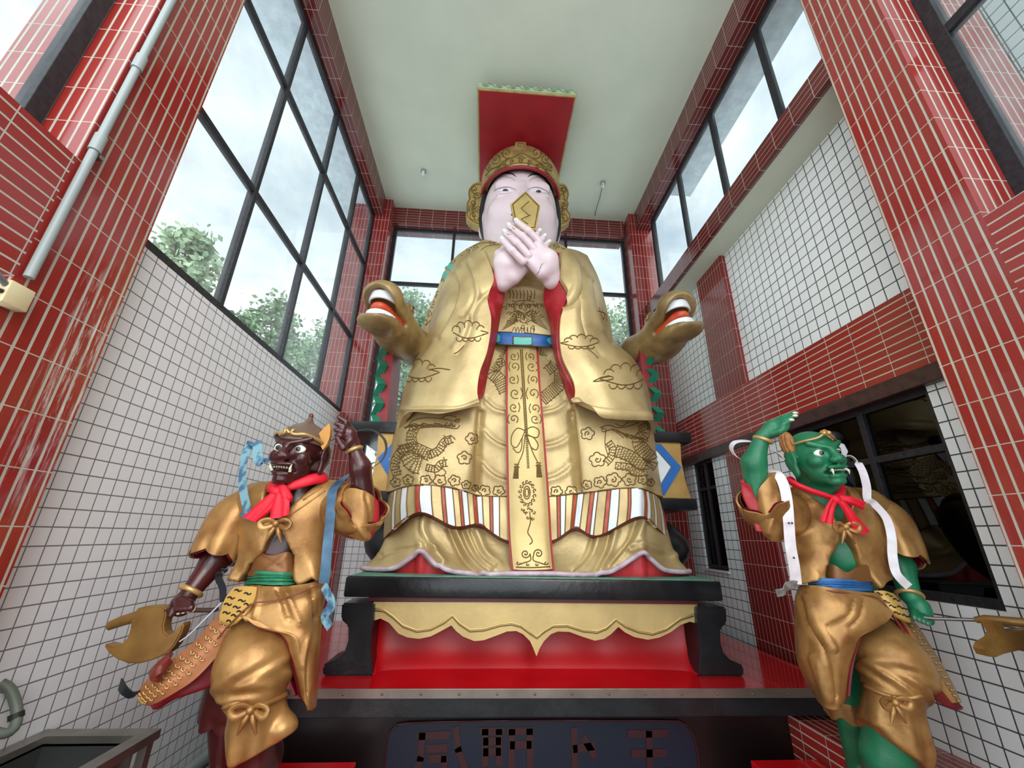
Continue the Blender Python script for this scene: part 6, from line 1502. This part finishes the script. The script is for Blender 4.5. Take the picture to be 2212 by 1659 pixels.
# straps
M_strap = mat('pale_blue_strap', srgb(132, 176, 186), .4, .1, col2=srgb(70, 110, 140), vscale=14, patch=(.45, .55)); M_strapd = mat('dark_blue_strap', srgb(52, 72, 96), .35, .2, col2=srgb(92, 130, 156), vscale=8); M_strapb = mat('black_strap', srgb(34, 38, 42), .4)
wz = lambda s: (1, -.2, .1)
ribbon('shoulder_strap', [(526, 1118, 2.52), (534, 1100, 2.50), (528, 1070, 2.52), (524, 1030, 2.56), (530, 985, 2.60), (543, 958, 2.62), (556, 960, 2.58), (556, 985, 2.54), (566, 1000, 2.52), (582, 990, 2.54)], .058, M_strap, gL, wdir=lambda s: (1, -.5, .15) if s < .5 else (1, -.1, .3))
ribbon('shoulder_strap', [(800, 1000, 2.80), (786, 1010, 2.70), (750, 1028, 2.60), (728, 1045, 2.54), (717, 1065, 2.52), (713, 1120, 2.52), (707, 1180, 2.52), (703, 1230, 2.54), (699, 1262, 2.58)], .062, M_strapd, gL, wdir=lambda s: (1, -.3, .2))
ribbon('strap_tail', [(699, 1265, 2.58), (706, 1280, 2.56), (716, 1300, 2.54), (712, 1315, 2.56), (700, 1330, 2.58), (706, 1345, 2.56), (712, 1356, 2.55)], .05, M_strap, gL, wdir=lambda s: (1, -.6, .6))
ribbon('hooped_strap', [(706, 955, 2.60), (730, 945, 2.62), (765, 932, 2.64), (800, 927, 2.66), (828, 945, 2.66), (835, 970, 2.66), (826, 995, 2.68), (805, 1010, 2.70)], .045, M_strapb, gL, wdir=lambda s: (0, 1, .35))
ribbon('arm_strap', [(508, 1210, 2.50), (490, 1228, 2.48), (478, 1236, 2.48), (472, 1250, 2.50), (480, 1270, 2.52), (482, 1300, 2.54)], .035, M_strapb, gL, wdir=lambda s: (1, -.3, 1))
ribbon('arm_strap', [(258, 1478, 2.50), (268, 1492, 2.48), (282, 1502, 2.48), (296, 1500, 2.50)], .06, M_strapb, gL, wdir=lambda s: (1, -.8, .9))
# axe: its own thing, held in the fist
axe = empty('axe', tuple(U(330, 1370, 2.52))); tagit(axe, 'gold painted battle axe with crescent blade held low by the dark red guardian', 'axe')
bp_ = [(290, 1322), (297, 1314), (310, 1310), (330, 1309), (350, 1309), (357, 1315), (357, 1330), (352, 1352), (354, 1366), (362, 1372), (372, 1368), (384, 1354), (394, 1346), (396, 1352), (390, 1370), (376, 1395), (362, 1410), (345, 1420), (325, 1428), (300, 1434), (275, 1434), (250, 1424), (232, 1410), (224, 1397), (226, 1392), (245, 1396), (262, 1392), (274, 1378), (280, 1358), (282, 1340)]
M_axe = mat('axe_gold', srgb(156, 118, 62), .35, .4, col2=srgb(124, 88, 44), vscale=6)
prism('blade', bp_, 2.50, 2.56, M_axe, axe, bev=.007)
tube('handle', [U(236, 1352, 2.53), U(262, 1342, 2.53), U(300, 1330, 2.53)], [.022, .026, .028], M_axe, axe, seg=12)
tube('handle', [U(352, 1318, 2.52), U(400, 1318, 2.50), U(455, 1318, 2.48), U(470, 1316, 2.48)], .011, mat('handle_dark', srgb(60, 36, 30), .5), axe, seg=10)

# ------------------------------------------------ green guardian (right)
gR = empty('guardian_statue', (2.15, 2.66, -1.36)); tagit(gR, 'green fanged guardian in golden clothes, one hand raised above its brow', 'statue')
M_skR = mat('green_skin_paint', srgb(36, 124, 84), .38, col2=srgb(26, 104, 70), vscale=6, bump=.15, bscale=40)
hcR = U(1758, 992, 2.62); hfR = (.02, -.99, -.02); hsR = .182; hupR = (-.08, 0, 1)
hr_t = [(q(1672, 912, 2.50), q(1690, 903, 2.46), q(1716, 893, 2.44)), (q(1676, 917, 2.48), q(1694, 909, 2.44), q(1716, 899, 2.42)), (q(1678, 922, 2.47), q(1692, 917, 2.43), q(1708, 908, 2.42)), (q(1678, 928, 2.47), q(1690, 926, 2.44), q(1702, 920, 2.43))]
def bodyR(P):
    d = g_head(P, hcR, hfR, hsR, hupR)
    d = smin(d, s_cone(P, q(1760, 1030, 2.68), q(1790, 1085, 2.72), .10, .11), .04)
    t = smin(s_ell(P, q(1805, 1115, 2.74), (.26, .15, .16)), s_ell(P, q(1828, 1190, 2.72), (.20, .15, .17)), .1)
    t = smin(t, s_cone(P, q(1826, 1240, 2.75), q(1828, 1330, 2.76), .145, .165), .08)
    d = smin(d, t, .06)
    d = smin(d, s_cone(P, q(1725, 1095, 2.74), q(1650, 1095, 2.66), .085, .085), .05)
    d = smin(d, s_cone(P, q(1640, 1085, 2.64), q(1628, 1000, 2.58), .078, .072), .04)
    d = smin(d, s_cone(P, q(1628, 1000, 2.58), q(1646, 944, 2.53), .072, .042), .03)
    d = smin(d, hand_raised(P, q(1646, 944, 2.53), q(1667, 922, 2.50), hr_t, (q(1668, 936, 2.48), q(1685, 932, 2.44), q(1698, 926, 2.43)), .0165), .015)
    d = smin(d, s_cone(P, q(1885, 1105, 2.74), q(1945, 1222, 2.66), .085, .070), .05)
    d = smin(d, s_cone(P, q(1945, 1222, 2.66), q(1968, 1290, 2.58), .072, .050), .03)
    d = smin(d, s_ell(P, q(1988, 1320, 2.55), (.058, .050, .066)), .02)
    d = smin(d, s_cone(P, q(1988, 1310, 2.54), q(2008, 1342, 2.51), .045, .022), .015)
    for i in range(4):
        a = q(1975 + 9 * i, 1322 + 5 * i, 2.50); b = q(1976 + 9.5 * i, 1334 + 4 * i, 2.47)
        d = smin(d, s_cone(P, a, b, .019, .017), .006)
    d = smin(d, s_cone(P, q(1850, 1350, 2.72), q(1930, 1480, 2.52), .15, .12), .06)
    d = smin(d, s_cone(P, q(1930, 1480, 2.53), q(1915, 1640, 2.62), .11, .115), .05)
    k0 = q(1915, 1640, 2.62); d = smin(d, s_cone(P, k0, (k0[0] - .02, 2.68, -1.30), .11, .058), .04)
    d = smin(d, s_cone(P, (k0[0] - .02, 2.66, -1.312), (k0[0] + .0, 2.46, -1.322), .052, .038), .04)
    d = smin(d, s_cone(P, q(1820, 1350, 2.82), q(1835, 1530, 2.92), .15, .085), .06)
    k1 = q(1842, 1560, 2.92); d = smin(d, s_cone(P, k1, (k1[0] + .03, 3.0, -1.29), .085, .055), .05)
    d = smin(d, s_cone(P, (k1[0] + .03, 2.98, -1.312), (k1[0] - .04, 2.80, -1.322), .052, .038), .04)
    return d
bR = sculpt('body', bodyR, (1.62, 2.25, -1.36), (3.10, 3.25, .95), .0085, M_skR, gR); bR['skin'] = 'green_skin_paint'
face_parts(bR, hcR, hfR, hsR, hupR, False)
for i in range(3): ball('fingernail', q([1718, 1718, 1710][i], [892, 898, 907][i], [2.432, 2.412, 2.412][i]), .014, M_ivory, bR, sc=(1.3, .7, .7))
for i in range(4): ball('fingernail', q(1977 + 9.5 * i, 1335 + 4 * i, 2.455), .013, mat('green_nail', srgb(70, 120, 90), .4), bR, sc=(1, .6, 1))
tube('headband', [loc(hcR, hfR, hsR, p, hupR) for p in ((-.65, -.62, .50), (-.05, -.80, .55), (.45, -.66, .60), (.78, -.30, .66), (.86, -.08, .78), (.84, .0, .72), (.86, .08, .78), (.78, .30, .66), (.45, .66, .60), (-.05, .80, .55), (-.65, .62, .50))], .045 * hsR, M_band, bR, res=60)
for k in (-1, 1): ball('band_curl', loc(hcR, hfR, hsR, (.88, k * .09, .80), hupR), .085 * hsR, M_band, bR)
def hairf(P):
    X, R_ = frame(hfR, hupR); L = (P - np.array(hcR)) @ R_.T / hsR
    ang = np.arctan2(L[..., 2] - .9, L[..., 0] + .1)
    d = s_ell(L, (-.08, .82 * HS_, .66), (.28, .18, .44))
    return (d + .03 * np.sin(L[..., 0] * 50)) * hsR
for HS_ in (-1, 1): sculpt('hair_tuft', hairf, tuple(np.array(hcR) - .30), tuple(np.array(hcR) + .30), .0055, mat('orange_hair', srgb(176, 118, 60), .6, var=.25, vscale=30), gR)
def torsR(P):
    t = smin(s_ell(P, q(1800, 1112, 2.74), (.30, .175, .19)), s_ell(P, q(1812, 1175, 2.73), (.265, .18, .19)), .1)
    t = smin(t, s_cone(P, q(1770, 1205, 2.68), q(1755, 1258, 2.66), .12, .10), .06)
    t = smin(t, s_cone(P, q(1862, 1200, 2.67), q(1882, 1256, 2.65), .12, .10), .06)
    t = smin(t, s_cone(P, q(1730, 1095, 2.73), q(1700, 1110, 2.73), .115, .11), .05)
    t = smin(t, s_cone(P, q(1870, 1095, 2.73), q(1895, 1110, 2.73), .11, .11), .05)
    return t
hemR = xz([(1650, 1040), (1720, 1030), (1790, 1045), (1860, 1040), (1930, 1060), (1935, 1150), (1905, 1180), (1912, 1240), (1898, 1262), (1885, 1268), (1872, 1252), (1860, 1242), (1840, 1232), (1790, 1224), (1786, 1246), (1780, 1256), (1768, 1256), (1760, 1244), (1752, 1256), (1742, 1264), (1728, 1262), (1722, 1230), (1718, 1180), (1650, 1160)], 2.6)
opR = xz([(1720, 1000), (1850, 1000), (1850, 1050), (1838, 1095), (1822, 1135), (1830, 1160), (1846, 1190), (1858, 1220), (1862, 1252), (1786, 1252), (1784, 1224), (1795, 1200), (1814, 1170), (1817, 1138), (1790, 1095), (1765, 1065), (1742, 1050)], 2.56)
vR = sculpt('vest', lambda P: vest(P, torsR, hemR, opR, U(1800, 1180, 2.6).z, 2.70), (1.85, 2.42, -.65), (2.85, 3.05, .55), .009, M_cloth, gR)
relief('vest_edge', bvh_of([vR]), [[(1722, 1062), (1760, 1085), (1800, 1115), (1818, 1136)], [(1738, 1054), (1775, 1075), (1805, 1100)], [(1872, 1080), (1850, 1110), (1828, 1138)]], .005, M_cloth, vR)
bow(vR, U(1821, 1138, 2.50), .085, M_cloth)
sheet('inner_wrap', [[(1785, 1215, 2.60), (1805, 1222, 2.555), (1830, 1236, 2.535), (1850, 1226, 2.535), (1876, 1218, 2.55)], [(1785, 1232, 2.60), (1805, 1235, 2.55), (1830, 1242, 2.53), (1850, 1240, 2.53), (1880, 1238, 2.54)], [(1785, 1255, 2.60), (1805, 1255, 2.55), (1830, 1256, 2.53), (1850, 1256, 2.53), (1885, 1256, 2.54)]], MATS['inner_wrap_brown'], gR, nu=24, nv=10, thick=.01)
sash([[(1745, 1250, 2.66), (1765, 1248, 2.57), (1800, 1250, 2.52), (1840, 1252, 2.52), (1885, 1258, 2.60), (1895, 1262, 2.75)], [(1745, 1260, 2.65), (1765, 1260, 2.56), (1800, 1262, 2.51), (1840, 1264, 2.51), (1888, 1266, 2.59), (1898, 1268, 2.75)], [(1748, 1270, 2.65), (1768, 1272, 2.57), (1800, 1275, 2.52), (1840, 1278, 2.52), (1886, 1276, 2.60), (1896, 1276, 2.75)]],
     mat('blue_sash', srgb(52, 108, 166), .45, var=.12, vscale=20), gR, [[(1755, 1256), (1800, 1257), (1885, 1262)], [(1755, 1264), (1800, 1264), (1885, 1268)], [(1755, 1268), (1800, 1270), (1885, 1272)]])
scallop_tube('sleeve', [U(1725, 1092, 2.75), U(1690, 1110, 2.70), U(1660, 1100, 2.64), U(1645, 1075, 2.59)], [.11, .135, .145, .135], M_cloth, gR, wave=(.045, 5, .3), lining=M_clred, folds=.04, upv=(0, 1, .2))
sheet('hanging_cuff', [[(1634, 1078, 2.58), (1640, 1055, 2.53), (1662, 1030, 2.50), (1676, 1020, 2.52), (1690, 1040, 2.56)], [(1636, 1110, 2.58), (1652, 1095, 2.52), (1675, 1080, 2.50), (1692, 1075, 2.53), (1706, 1085, 2.58)], [(1643, 1140, 2.58), (1660, 1140, 2.53), (1682, 1130, 2.51), (1702, 1125, 2.54), (1714, 1130, 2.60)], [(1652, 1158, 2.60), (1672, 1170, 2.57), (1694, 1166, 2.56), (1712, 1156, 2.60), (1720, 1150, 2.66)]], M_cloth, gR, nu=30, nv=26, thick=.03, folds=[([(1690, 1050), (1675, 1100), (1660, 1150)], .014, 6)])
sheet('cuff_lining', [[(1606, 1032, 2.64), (1600, 1040, 2.60), (1616, 1050, 2.56)], [(1608, 1070, 2.64), (1606, 1075, 2.60), (1636, 1085, 2.57)], [(1626, 1110, 2.64), (1624, 1115, 2.60), (1642, 1120, 2.57)], [(1634, 1142, 2.64), (1634, 1147, 2.60), (1652, 1148, 2.58)]], M_robered, gR, nu=14, nv=24, thick=.02)
scallop_tube('sleeve', [U(1880, 1100, 2.75), U(1912, 1130, 2.70), U(1932, 1175, 2.66), U(1945, 1212, 2.63)], [.11, .13, .130, .120], M_cloth, gR, wave=(.035, 6, .4), lining=M_clred, folds=.05)
ringband('bracelet', U(1648, 950, 2.535), U(1630, 1000, 2.58), .050, M_band, gR, .013)
ringband('bracelet', U(1964, 1286, 2.59), U(1948, 1230, 2.65), .060, M_band, gR, .012)
neckerchief(gR, [(1712, 1035, 2.78), (1710, 1042, 2.62), (1740, 1056, 2.56), (1775, 1068, 2.53), (1803, 1076, 2.525), (1815, 1066, 2.56), (1818, 1050, 2.66)], (1806, 1078, 2.51),
            [[[(1798, 1072, 2.49), (1804, 1080, 2.48), (1808, 1088, 2.49)], [(1785, 1092, 2.48), (1795, 1098, 2.47), (1803, 1102, 2.48)], [(1771, 1126, 2.49), (1788, 1130, 2.47), (1800, 1134, 2.49)]],
             [[(1806, 1078, 2.49), (1814, 1080, 2.48), (1822, 1078, 2.49)], [(1822, 1105, 2.48), (1835, 1112, 2.46), (1848, 1110, 2.48)], [(1843, 1146, 2.48), (1858, 1155, 2.47), (1880, 1148, 2.49)]],
             [[(1810, 1070, 2.50), (1815, 1075, 2.49), (1816, 1082, 2.50)], [(1838, 1074, 2.49), (1842, 1082, 2.47), (1842, 1090, 2.49)], [(1865, 1084, 2.50), (1866, 1092, 2.48), (1862, 1100, 2.50)]]], M_scarf)
skG = [[(1905, 1284, 2.56), (1870, 1282, 2.525), (1820, 1276, 2.52), (1765, 1268, 2.57), (1732, 1266, 2.72), (1760, 1266, 3.0)],
       [(1912, 1310, 2.50), (1872, 1312, 2.475), (1820, 1306, 2.48), (1758, 1300, 2.55), (1722, 1298, 2.74), (1755, 1300, 3.04)],
       [(1922, 1332, 2.46), (1880, 1350, 2.45), (1830, 1344, 2.46), (1758, 1345, 2.54), (1722, 1340, 2.76), (1750, 1345, 3.06)],
       [(1856, 1368, 2.46), (1845, 1376, 2.46), (1812, 1382, 2.46), (1762, 1390, 2.53), (1723, 1385, 2.76), (1745, 1390, 3.06)],
       [(1838, 1405, 2.48), (1832, 1415, 2.47), (1806, 1422, 2.47), (1765, 1430, 2.53), (1728, 1428, 2.76), (1745, 1430, 3.04)],
       [(1826, 1450, 2.50), (1816, 1460, 2.49), (1802, 1466, 2.49), (1772, 1474, 2.54), (1746, 1470, 2.74), (1755, 1470, 3.0)],
       [(1820, 1505, 2.54), (1812, 1522, 2.52), (1804, 1530, 2.52), (1784, 1526, 2.56), (1768, 1508, 2.72), (1770, 1505, 2.95)]]
fk = [([(1735, 1300), (1748, 1350), (1790, 1420), (1805, 1500)], -.016, 5), ([(1745, 1290), (1765, 1345), (1800, 1400)], .014, 6), ([(1840, 1300), (1830, 1330), (1790, 1350)], -.014, 5), ([(1862, 1300), (1856, 1330), (1836, 1352)], -.014, 5), ([(1760, 1420), (1775, 1470), (1790, 1510)], .012, 6)]
sk = sheet('skirt', skG, M_cloth, gR, nu=60, nv=70, thick=.014, folds=fk)
sheet('skirt_lining', [[(a + (6 if i == 0 and j > 2 else 0), b + (2 if j > 1 else 0), c + .022) for i, (a, b, c) in enumerate(r)] for j, r in enumerate(skG)], M_clred, sk, nu=50, nv=50, thick=.01)
sheet('skirt_lining', [[(1866, 1364, 2.50), (1850, 1385, 2.66), (1830, 1400, 2.9)], [(1852, 1402, 2.52), (1840, 1420, 2.66), (1820, 1430, 2.9)], [(1842, 1450, 2.54), (1832, 1460, 2.68), (1815, 1470, 2.9)], [(1836, 1505, 2.56), (1826, 1505, 2.70), (1815, 1505, 2.85)]], M_clred, sk, nu=16, nv=24, thick=.01)
sheet('skirt_lining', [[(1722, 1368, 2.84), (1722, 1390, 2.9), (1730, 1400, 3.0)], [(1724, 1410, 2.84), (1728, 1430, 2.9), (1735, 1435, 3.0)], [(1732, 1440, 2.82), (1742, 1452, 2.88), (1750, 1450, 2.95)]], M_clred, sk, nu=12, nv=12, thick=.01)
# blown tail on the right: gold outside, red inside
tl = [[(1918, 1316, 2.56), (1935, 1325, 2.58), (1950, 1330, 2.62)], [(1940, 1345, 2.53), (1962, 1350, 2.55), (1975, 1352, 2.62)], [(1960, 1390, 2.50), (1985, 1392, 2.53), (1998, 1390, 2.60)], [(1980, 1435, 2.46), (2016, 1440, 2.49), (2030, 1436, 2.56)], [(1998, 1485, 2.43), (2040, 1492, 2.45), (2056, 1484, 2.52)], [(2030, 1515, 2.41), (2060, 1522, 2.42), (2072, 1518, 2.47)], [(2070, 1530, 2.40), (2076, 1530, 2.41), (2080, 1527, 2.43)]]
sheet('blown_lining', tl, M_clred, gR, nu=20, nv=40, thick=.01)
o = scaled_strip('scaled_strip', [[(1922, 1312, 2.555), (1942, 1318, 2.57), (1955, 1324, 2.62)], [(1955, 1345, 2.53), (1970, 1348, 2.56), (1982, 1350, 2.62)], [(1983, 1388, 2.50), (1996, 1388, 2.54), (2006, 1388, 2.60)], [(2013, 1432, 2.46), (2024, 1432, 2.50), (2034, 1432, 2.56)], [(2042, 1480, 2.43), (2050, 1480, 2.46), (2060, 1480, 2.52)], [(2066, 1518, 2.41), (2072, 1518, 2.43), (2078, 1518, 2.47)]], M_cloth, gR, 16, 2, M_band)
flp = sheet('marked_flap', [[(1888, 1276, 2.555), (1910, 1276, 2.53), (1930, 1282, 2.54)], [(1896, 1292, 2.53), (1922, 1294, 2.50), (1945, 1300, 2.51)], [(1914, 1314, 2.50), (1936, 1316, 2.475), (1957, 1322, 2.49)], [(1935, 1333, 2.49), (1952, 1336, 2.47), (1966, 1338, 2.48)], [(1950, 1342, 2.49), (1960, 1344, 2.48), (1968, 1345, 2.49)]], M_flap, gR, nu=24, nv=24, thick=.012)
mk = []
for (x, y) in ((1900, 1283), (1920, 1286), (1936, 1296), (1915, 1300), (1928, 1310), (1945, 1312), (1938, 1324), (1955, 1330)): mk.append([(x - 7, y - 1), (x - 2, y - 3), (x + 2, y + 2), (x + 7, y + 2)])
relief('painted_mark', bvh_of([flp]), mk, .0042, M_ink, flp, step=3)
tube('cord', [W3(p) for p in ((1745, 1270, 2.60), (1800, 1278, 2.505), (1860, 1285, 2.50), (1900, 1294, 2.49), (1930, 1330, 2.47), (1965, 1385, 2.50), (1985, 1420, 2.52))], .004, MATS['cord_brown'], gR, res=30)
hemBR = xz([(1780, 1260), (2080, 1260), (2060, 1500), (2012, 1560), (2016, 1640), (2006, 1654), (1985, 1652), (1965, 1636), (1940, 1618), (1915, 1596), (1902, 1575), (1885, 1566), (1866, 1570), (1846, 1590), (1838, 1580), (1800, 1480)], 2.5)
def brR(P):
    d = leg_cloth(P, q(1895, 1385, 2.66), q(1930, 1440, 2.54), q(1930, 1505, 2.52), q(1930, 1590, 2.57), .160, .168, .120, .155, q(1975, 1600, 2.54))
    return smax(d, s_poly(np.stack([P[..., 0], P[..., 2]], -1), hemBR), .012)
b2 = sculpt('breeches', brR, (1.95, 2.2, -1.22), (2.85, 3.0, -.18), .009, M_cloth, gR)
bow(b2, U(1926, 1514, 2.385), .08, M_cloth)
relief('knee_tie', bvh_of([b2]), [[(1866, 1480), (1890, 1492), (1926, 1506)], [(1926, 1506), (1960, 1508), (1992, 1502)]], .012, M_cloth, b2)
scallop_tube('back_breeches', [U(1815, 1350, 2.88), U(1822, 1450, 2.95), U(1830, 1520, 2.95), U(1836, 1545, 2.95)], [.17, .15, .12, .115], M_cloth, gR, wave=(.03, 6, 0), folds=.05)
M_wstrap = mat('white_pink_strap', srgb(218, 204, 206), .4, col2=srgb(236, 232, 234), vscale=12)
ribbon('shoulder_strap', [(1690, 990, 2.62), (1672, 975, 2.60), (1625, 955, 2.60), (1590, 955, 2.62), (1580, 968, 2.64), (1590, 985, 2.66), (1620, 1000, 2.70)], .05, M_wstrap, gR, wdir=lambda s: (.1, 1, .5))
ribbon('shoulder_strap', [(1660, 1015, 2.60), (1678, 1022, 2.52), (1692, 1045, 2.49), (1700, 1080, 2.48), (1704, 1130, 2.48), (1708, 1180, 2.50), (1716, 1225, 2.52), (1720, 1262, 2.54)], .06, M_wstrap, gR, wdir=lambda s: (1, -.3, .1))
ribbon('strap_tail', [(1720, 1262, 2.54), (1708, 1262, 2.53), (1698, 1268, 2.54), (1690, 1278, 2.55), (1676, 1281, 2.56)], .045, mat('tarnished_strap', srgb(150, 152, 148), .4, .5, var=.4, vscale=30), gR, wdir=lambda s: (.3, -.5, 1))
ribbon('shoulder_strap', [(1818, 1020, 2.68), (1818, 1000, 2.66), (1828, 986, 2.64), (1845, 990, 2.60), (1862, 1015, 2.57), (1872, 1050, 2.55), (1874, 1078, 2.55), (1890, 1090, 2.56), (1915, 1120, 2.53), (1926, 1160, 2.50), (1928, 1200, 2.48), (1935, 1235, 2.46), (1950, 1255, 2.46), (1964, 1268, 2.46)], .045, M_wstrap, gR, n=90, wdir=lambda s: (1, -.4, .2) if s > .2 else (.6, 1, 0))
bm = bmesh.new()
for (x, y) in ((1704, 1130), (1711, 1130), (1715, 1205)): bmesh.ops.create_icosphere(bm, subdivisions=2, radius=.006, matrix=Matrix.Translation(U(x, y, 2.465)))
o = bm_finish('strap_rivets', bm, M_ink, gR, smooth=True)
wp = empty('forked_weapon', tuple(U(2130, 1360, 2.55))); tagit(wp, 'brown axe-like weapon on a thin rod, held out to the right by the green guardian', 'axe')
tube('rod', [U(1965, 1330, 2.50), U(2015, 1336, 2.46), U(2125, 1340, 2.30)], .009, mat('rod_grey', srgb(120, 112, 112), .35, .7), wp, seg=10)
tube('handle', [U(2108, 1339, 2.32), U(2130, 1338, 2.28), U(2200, 1344, 2.18), U(2300, 1352, 2.06)], [.015, .022, .022, .019], M_axe, wp, seg=12)
prism('blade', [(2142, 1340), (2166, 1346), (2172, 1366), (2200, 1362), (2250, 1358), (2250, 1400), (2205, 1404), (2170, 1412), (2150, 1420), (2134, 1418), (2126, 1404), (2130, 1392), (2150, 1380), (2156, 1368), (2146, 1352)], 2.17, 2.22, M_axe, wp, bev=.014)
# pink and green lotus-like ornament behind the green head
ob = empty('hair_ornament', tuple(U(1815, 960, 2.86)))
bpy.data.objects.remove(ob)
ball('hair_bun', U(1800, 945, 2.80), .05, M_ink, gR, sc=(1.3, 1, .9))
prism('head_streamer', [(1812, 955), (1824, 960), (1832, 975), (1826, 990), (1812, 985), (1806, 970)], 2.78, 2.80, M_wstrap, gR, bev=.004)
